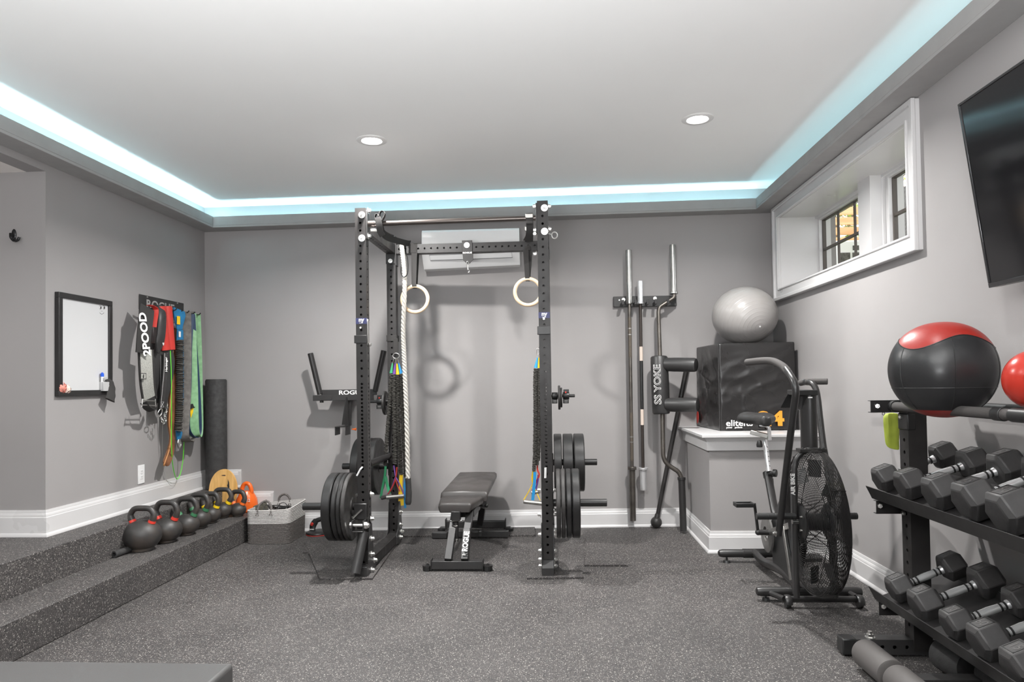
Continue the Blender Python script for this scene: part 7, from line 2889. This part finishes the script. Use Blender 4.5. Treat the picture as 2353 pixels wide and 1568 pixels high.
b = B()
xr2 = W(2310, 929, Z=zrail).x
xr2 = min(max(xr2, xr1 + 0.20), XR - 0.08)
b.cyl(V((xr2, YE, zrail)), V((xr2, YN, zrail)), 0.0205, seg=24)
part(b, 'rear_rail', M['plastic'], dr)


# dumbbells
def dumbbell(F, Lh, D):
    """hex dumbbell along X: head centres at x = 0 and x = D, across flats F"""
    t = thing('dumbbell', 'x', 'dumbbell')
    R = F / math.sqrt(3)
    ch = F * 0.16
    for cx, s_ in ((0, 1), (D, -1)):
        b = B()
        rings_ = []
        for x, k in ((-Lh / 2, 0.72), (-Lh / 2 + ch * 0.75, 1.0), (Lh / 2 - ch * 0.75, 1.0), (Lh / 2, 0.72)):
            rings_.append([V((cx + x, R * k * math.cos(PI / 3 * i), R * k * math.sin(PI / 3 * i))) for i in range(6)])
        b.rings(rings_)
        h = part(b, 'head', M['rubhex'], t, w=False, bevel=0.004, angle=20)
        b = B()
        zt = F / 2
        w1, w2 = R * 0.40, (Lh - 1.5 * ch) * 0.42
        for x0, x1, y0, y1 in ((-w2, w2, -w1, -w1 + 0.003), (-w2, w2, w1 - 0.003, w1), (-w2, -w2 + 0.003, -w1, w1), (w2 - 0.003, w2, -w1, w1)):
            b.box(cx + x0, cx + x1, y0, y1, zt - 0.001, zt + 0.0012)
        part(b, 'label_frame', M['plastic'], h, w=False)
    b = B()
    r = 0.0155
    x0, x1 = Lh / 2 - 0.006, D - Lh / 2 + 0.006
    m = (x0 + x1) / 2
    q = (x1 - x0)
    prof = [(0.020, x0), (0.018, x0 + 0.012), (0.0145, x0 + q * 0.12), (0.0150, x0 + q * 0.22), (0.0172, m), (0.0150, x1 - q * 0.22), (0.0145, x1 - q * 0.12), (0.018, x1 - 0.012), (0.020, x1)]
    b.lathe(prof, (0, 0, 0), (1, 0, 0), seg=28)
    part(b, 'handle', M['chrome'], t, w=False)
    for c in (x0 + q * 0.13, x0 + q * 0.24, x1 - q * 0.24, x1 - q * 0.13):
        b = B()
        b.lathe([(0.0152, c - 0.004), (0.0166, c - 0.0035), (0.0166, c + 0.0035), (0.0152, c + 0.004)], (0, 0, 0), (1, 0, 0), seg=24)
        part(b, 'grip_ring', M['plastic'], t, w=False)
    return t


M['rubhex'] = pm('charcoal_hex_rubber', (0.042, 0.040, 0.040), 0.52, noise=0.15, nscale=18, bump=0.15, bscale=300)
M['labelgrey'] = pm('embossed_number', (0.075, 0.070, 0.069), 0.5)
GD = 'hex dumbbells on the rack'
dbs = [
    # front head pixel, rear head pixel, Y, F, head length, number, label
    ((2036, 1098), (2172, 1045), 3.34, 0.112, 0.095, '30', 'black hex dumbbell at the far left end of the middle tray'),
    ((2092, 1111), (2239, 1063), 3.12, 0.122, 0.100, '35', 'black hex dumbbell second from the far end of the middle tray'),
    ((2163, 1129), (2322, 1072), 2.88, 0.132, 0.106, '40', 'black hex dumbbell third from the far end of the middle tray'),
    ((2240, 1146), (2405, 1086), 2.65, 0.140, 0.110, '45', 'black hex dumbbell fourth from the far end of the middle tray'),
    ((2326, 1172), (2500, 1110), 2.43, 0.142, 0.112, '50', 'black hex dumbbell cut by the right edge on the middle tray'),
    ((2068, 1350), (2187, 1300), 3.20, 0.108, 0.092, '25', 'black hex dumbbell at the far left end of the lowest tray'),
    ((2127, 1386), (2266, 1335), 3.00, 0.126, 0.102, '55', 'large black hex dumbbell second from the far end of the lowest tray'),
    ((2200, 1431), (2345, 1380), 2.77, 0.110, 0.094, '20', 'smaller black hex dumbbell with 20 on its top, third on the lowest tray'),
    ((2272, 1470), (2425, 1415), 2.58, 0.126, 0.102, '60', 'black hex dumbbell fourth from the far end of the lowest tray'),
    ((2354, 1528), (2500, 1470), 2.36, 0.126, 0.102, '15', 'black hex dumbbell cut by the right edge on the lowest tray')]
for (fx_, fy_), (rx_, ry_), Y, F_, Lh, num, lb in dbs:
    a, c = W(fx_, fy_, Y=Y), W(rx_, ry_, Y=Y)
    D_ = (c - a).length
    k = min(D_, (XR - 0.045 - a.x - Lh / 2) / math.cos(TILT) * 1.0)
    D_ = max(0.20, k)
    t = dumbbell(F_, Lh, D_)
    t.location = a
    ang = math.atan2(c.z - a.z, c.x - a.x)
    t.rotation_euler = (0, -min(ang, TILT * 1.15), 0)
    t['label'] = lb
    t['group'] = GD
    for hx in (0.0, D_):
        o = text(num, 'number', M['labelgrey'], t, (hx, 0, F_ / 2 - 0.0002), (0, -1, 0), (1, 0, 0), F_ * 0.36, ext=0.001, off=0.0006, w=False)
        o.location = V((hx - F_ * 0.11, 0, F_ / 2 - 0.0002))

# medicine ball, red ball
mbx = W(2166, 850, Y=2.90)
RB = 0.196
md_ = thing('medicine_ball', 'big soft medicine ball with black panels and a red top on the top rails', 'medicine ball', (mbx.x, mbx.y, mbx.z))
cb = V((mbx.x, mbx.y, mbx.z))


def ballpt(th, ph):
    # th from the top; slightly faceted, sagging ball
    k = 1.0 + 0.018 * math.cos(6 * ph + 0.5) * math.sin(th) ** 2
    r = RB * k
    z = math.cos(th)
    rr_ = math.sin(th) ** 0.92
    return cb + V((r * rr_ * math.cos(ph) * 1.0, r * rr_ * math.sin(ph) * 1.0, RB * 0.98 * z))


def thcap(ph):
    return 0.92 + 0.17 * math.cos(6 * ph + 0.5 + PI) if False else 0.98 - 0.16 * math.cos(6 * (ph + PI / 2) / 2 * 1.0)


for nm_, mt, lo, hi in (('red_panel', 'red', 0.0, None), ('black_panels', 'vinyl_ball', None, 2.55), ('red_base', 'red', 2.55, PI)):
    if mt == 'vinyl_ball' and mt not in M:
        M[mt] = pm('black_ball_vinyl', (0.020, 0.020, 0.021), 0.33, noise=0.15, nscale=8, bump=0.3, bscale=24)
    b = B()
    NS, NT = 72, 22
    for j in range(NT):
        for i in range(NS):
            q = []
            for dj, di in ((0, 0), (1, 0), (1, 1), (0, 1)):
                ph = 2 * PI * ((i + di) % NS) / NS
                l = thcap(ph) if lo is None else lo
                h = thcap(ph) if hi is None else hi
                q.append(ballpt(l + (h - l) * (j + dj) / NT, ph))
            b.add(q, [(0, 1, 2, 3)])
    bmesh.ops.remove_doubles(b.bm, verts=b.bm.verts, dist=0.0002)
    part(b, nm_, M[mt], md_, angle=60)
b = B()
for k in range(6):
    ph = 2 * PI * k / 6 + 0.25
    b.tube([cb + (ballpt(thcap(ph) + (2.5 - thcap(ph)) * i / 20, ph) - cb) * 1.0 for i in range(21)], 0.0022, 6)
b.tube([ballpt(1.95, 2 * PI * i / 60) for i in range(60)], 0.0018, 6, closed=True)
b.tube([ballpt(thcap(2 * PI * i / 60), 2 * PI * i / 60) for i in range(60)], 0.0022, 6, closed=True)
part(b, 'seams', M['plastic'], md_)
rbx = W(2386, 873, Y=2.46)
RR = 0.104
sb_ = thing('slam_ball', 'glossy orange red ball with white 50 on the top rails at the right edge', 'medicine ball', rbx)
M['redgloss'] = pm('glossy_red_rubber', (0.42, 0.028, 0.016), 0.25)
b = B()
b.ball(rbx, RR, 48, 32)
part(b, 'ball_skin', M['redgloss'], sb_)
dv = (W(2330, 862, Y=2.40) - rbx)
dv = V((-0.62, -0.78, 0.10)).normalized()
pt_ = rbx + dv * RR
ux = V((0, 0, 1)).cross(dv).normalized()
uz = dv.cross(ux).normalized()
text('50', 'number', M['letters'], sb_, pt_ + dv * 0.0004 - uz * 0.012 + ux * 0.0, ux, uz, 0.040, ext=0.0015, off=0.0016)
b = B()
b.tube([rbx + (dv * math.cos(0.30) + (ux * math.cos(a) + uz * math.sin(a)) * math.sin(0.30)) * RR for a in [2 * PI * i / 32 for i in range(32)]], 0.0018, 6, closed=True)
part(b, 'embossed_circle', M['redgloss'], sb_)

# lime bag behind the upright
Yg = 3.42
bg_ = thing('drawstring_bag', 'lime yellow fabric bag hanging behind the dumbbell rack upright', 'bag', W(2045, 1030, Y=Yg))
M['lime'] = pm('lime_fabric', (0.42, 0.50, 0.06), 0.6, noise=0.15, nscale=12, bump=0.2, bscale=40)
b = B()
rows = [((2025, 948), (2072, 948)), ((2022, 960), (2072, 960)), ((2024.5, 985), (2072, 985)), ((2027, 1008), (2072, 1012)), ((2029, 1022), (2072, 1030)), ((2038, 1030), (2072, 1038))]
rr = []
for i, (l, r) in enumerate(rows):
    pl, pr = W(*l, Y=Yg), W(*r, Y=Yg)
    th_ = 0.018 + 0.012 * math.sin(i * 1.1)
    rr.append([pl, pl.lerp(pr, 0.3) + V((0, -th_, 0)), pl.lerp(pr, 0.45) + V((0, -th_ * 0.5, 0)), pl.lerp(pr, 0.7) + V((0, -th_, 0)), pr, pl.lerp(pr, 0.5) + V((0, th_, 0))])
b.rings(rr)
part(b, 'bag_body', M['lime'], bg_, angle=70, subsurf=1)
b = B()
c = W(2030, 951, Y=Yg - 0.02)
b.tube([c + V((0.006 * math.cos(a), 0, 0.007 * math.sin(a))) for a in [2 * PI * i / 14 for i in range(14)]], 0.0013, 6, closed=True)
part(b, 'cord_loop', M['plastic'], bg_)

# ================================================================== FOAM ROLLER PADS ON THE FLOOR
lr = thing('leg_roller_stand', 'low black stand with two grey black foam leg rollers in front of the rack', 'leg roller', W(2010, 1560, Z=0.0))


def rollerpad(pa, pb, ra, nm, z=0.066, Z2=None):
    a = W(*pa, Z=z)
    c = W(*pb, Z=Z2 or z)
    d = (c - a).normalized()
    b = B()
    b.tube([a - d * 0.0, a + d * 0.004, a + d * 0.018, c - d * 0.018, c - d * 0.004, c], [ra * 0.80, ra * 0.93, ra, ra, ra * 0.96, ra * 0.86], 36)
    return part(b, nm, M['foampad'], lr), a, c, d


M['foampad'] = pm('grey_black_foam_pad', (0.085, 0.078, 0.075), 0.62, bump=0.12, bscale=400)
_, a, c, d = rollerpad((1986, 1499), (2050, 1552), 0.060, 'foam_pad')
b = B()
b.cyl(c - d * 0.002, c + d * 0.16, 0.018, seg=16)
part(b, 'axle', M['black2'], lr)
a2 = c + d * 0.035
c2 = a2 + d * 0.26
b = B()
b.tube([a2, a2 + d * 0.004, a2 + d * 0.018, c2 - d * 0.018, c2], [0.048, 0.056, 0.060, 0.060, 0.05], 36)
part(b, 'foam_pad', M['foampad'], lr)
b = B()
pB_ = c + d * 0.017
b.box(pB_.x - 0.01, pB_.x + 0.55, pB_.y - 0.03, pB_.y + 0.03, 0.004, 0.070)
part(b, 'stand_beam', M['black'], lr, bevel=0.003)
for (pa, pb) in (((2165, 1500), (2230, 1535)), ((2275, 1545), (2345, 1590))):
    a = W(*pa, Z=0.075)
    c = W(*pb, Z=0.075)
    d = (c - a).normalized()
    b = B()
    b.tube([a, a + d * 0.006, a + d * 0.02, c - d * 0.02, c], [0.055, 0.066, 0.070, 0.070, 0.06], 32)
    part(b, 'rear_foam_pad', M['foam'], lr)
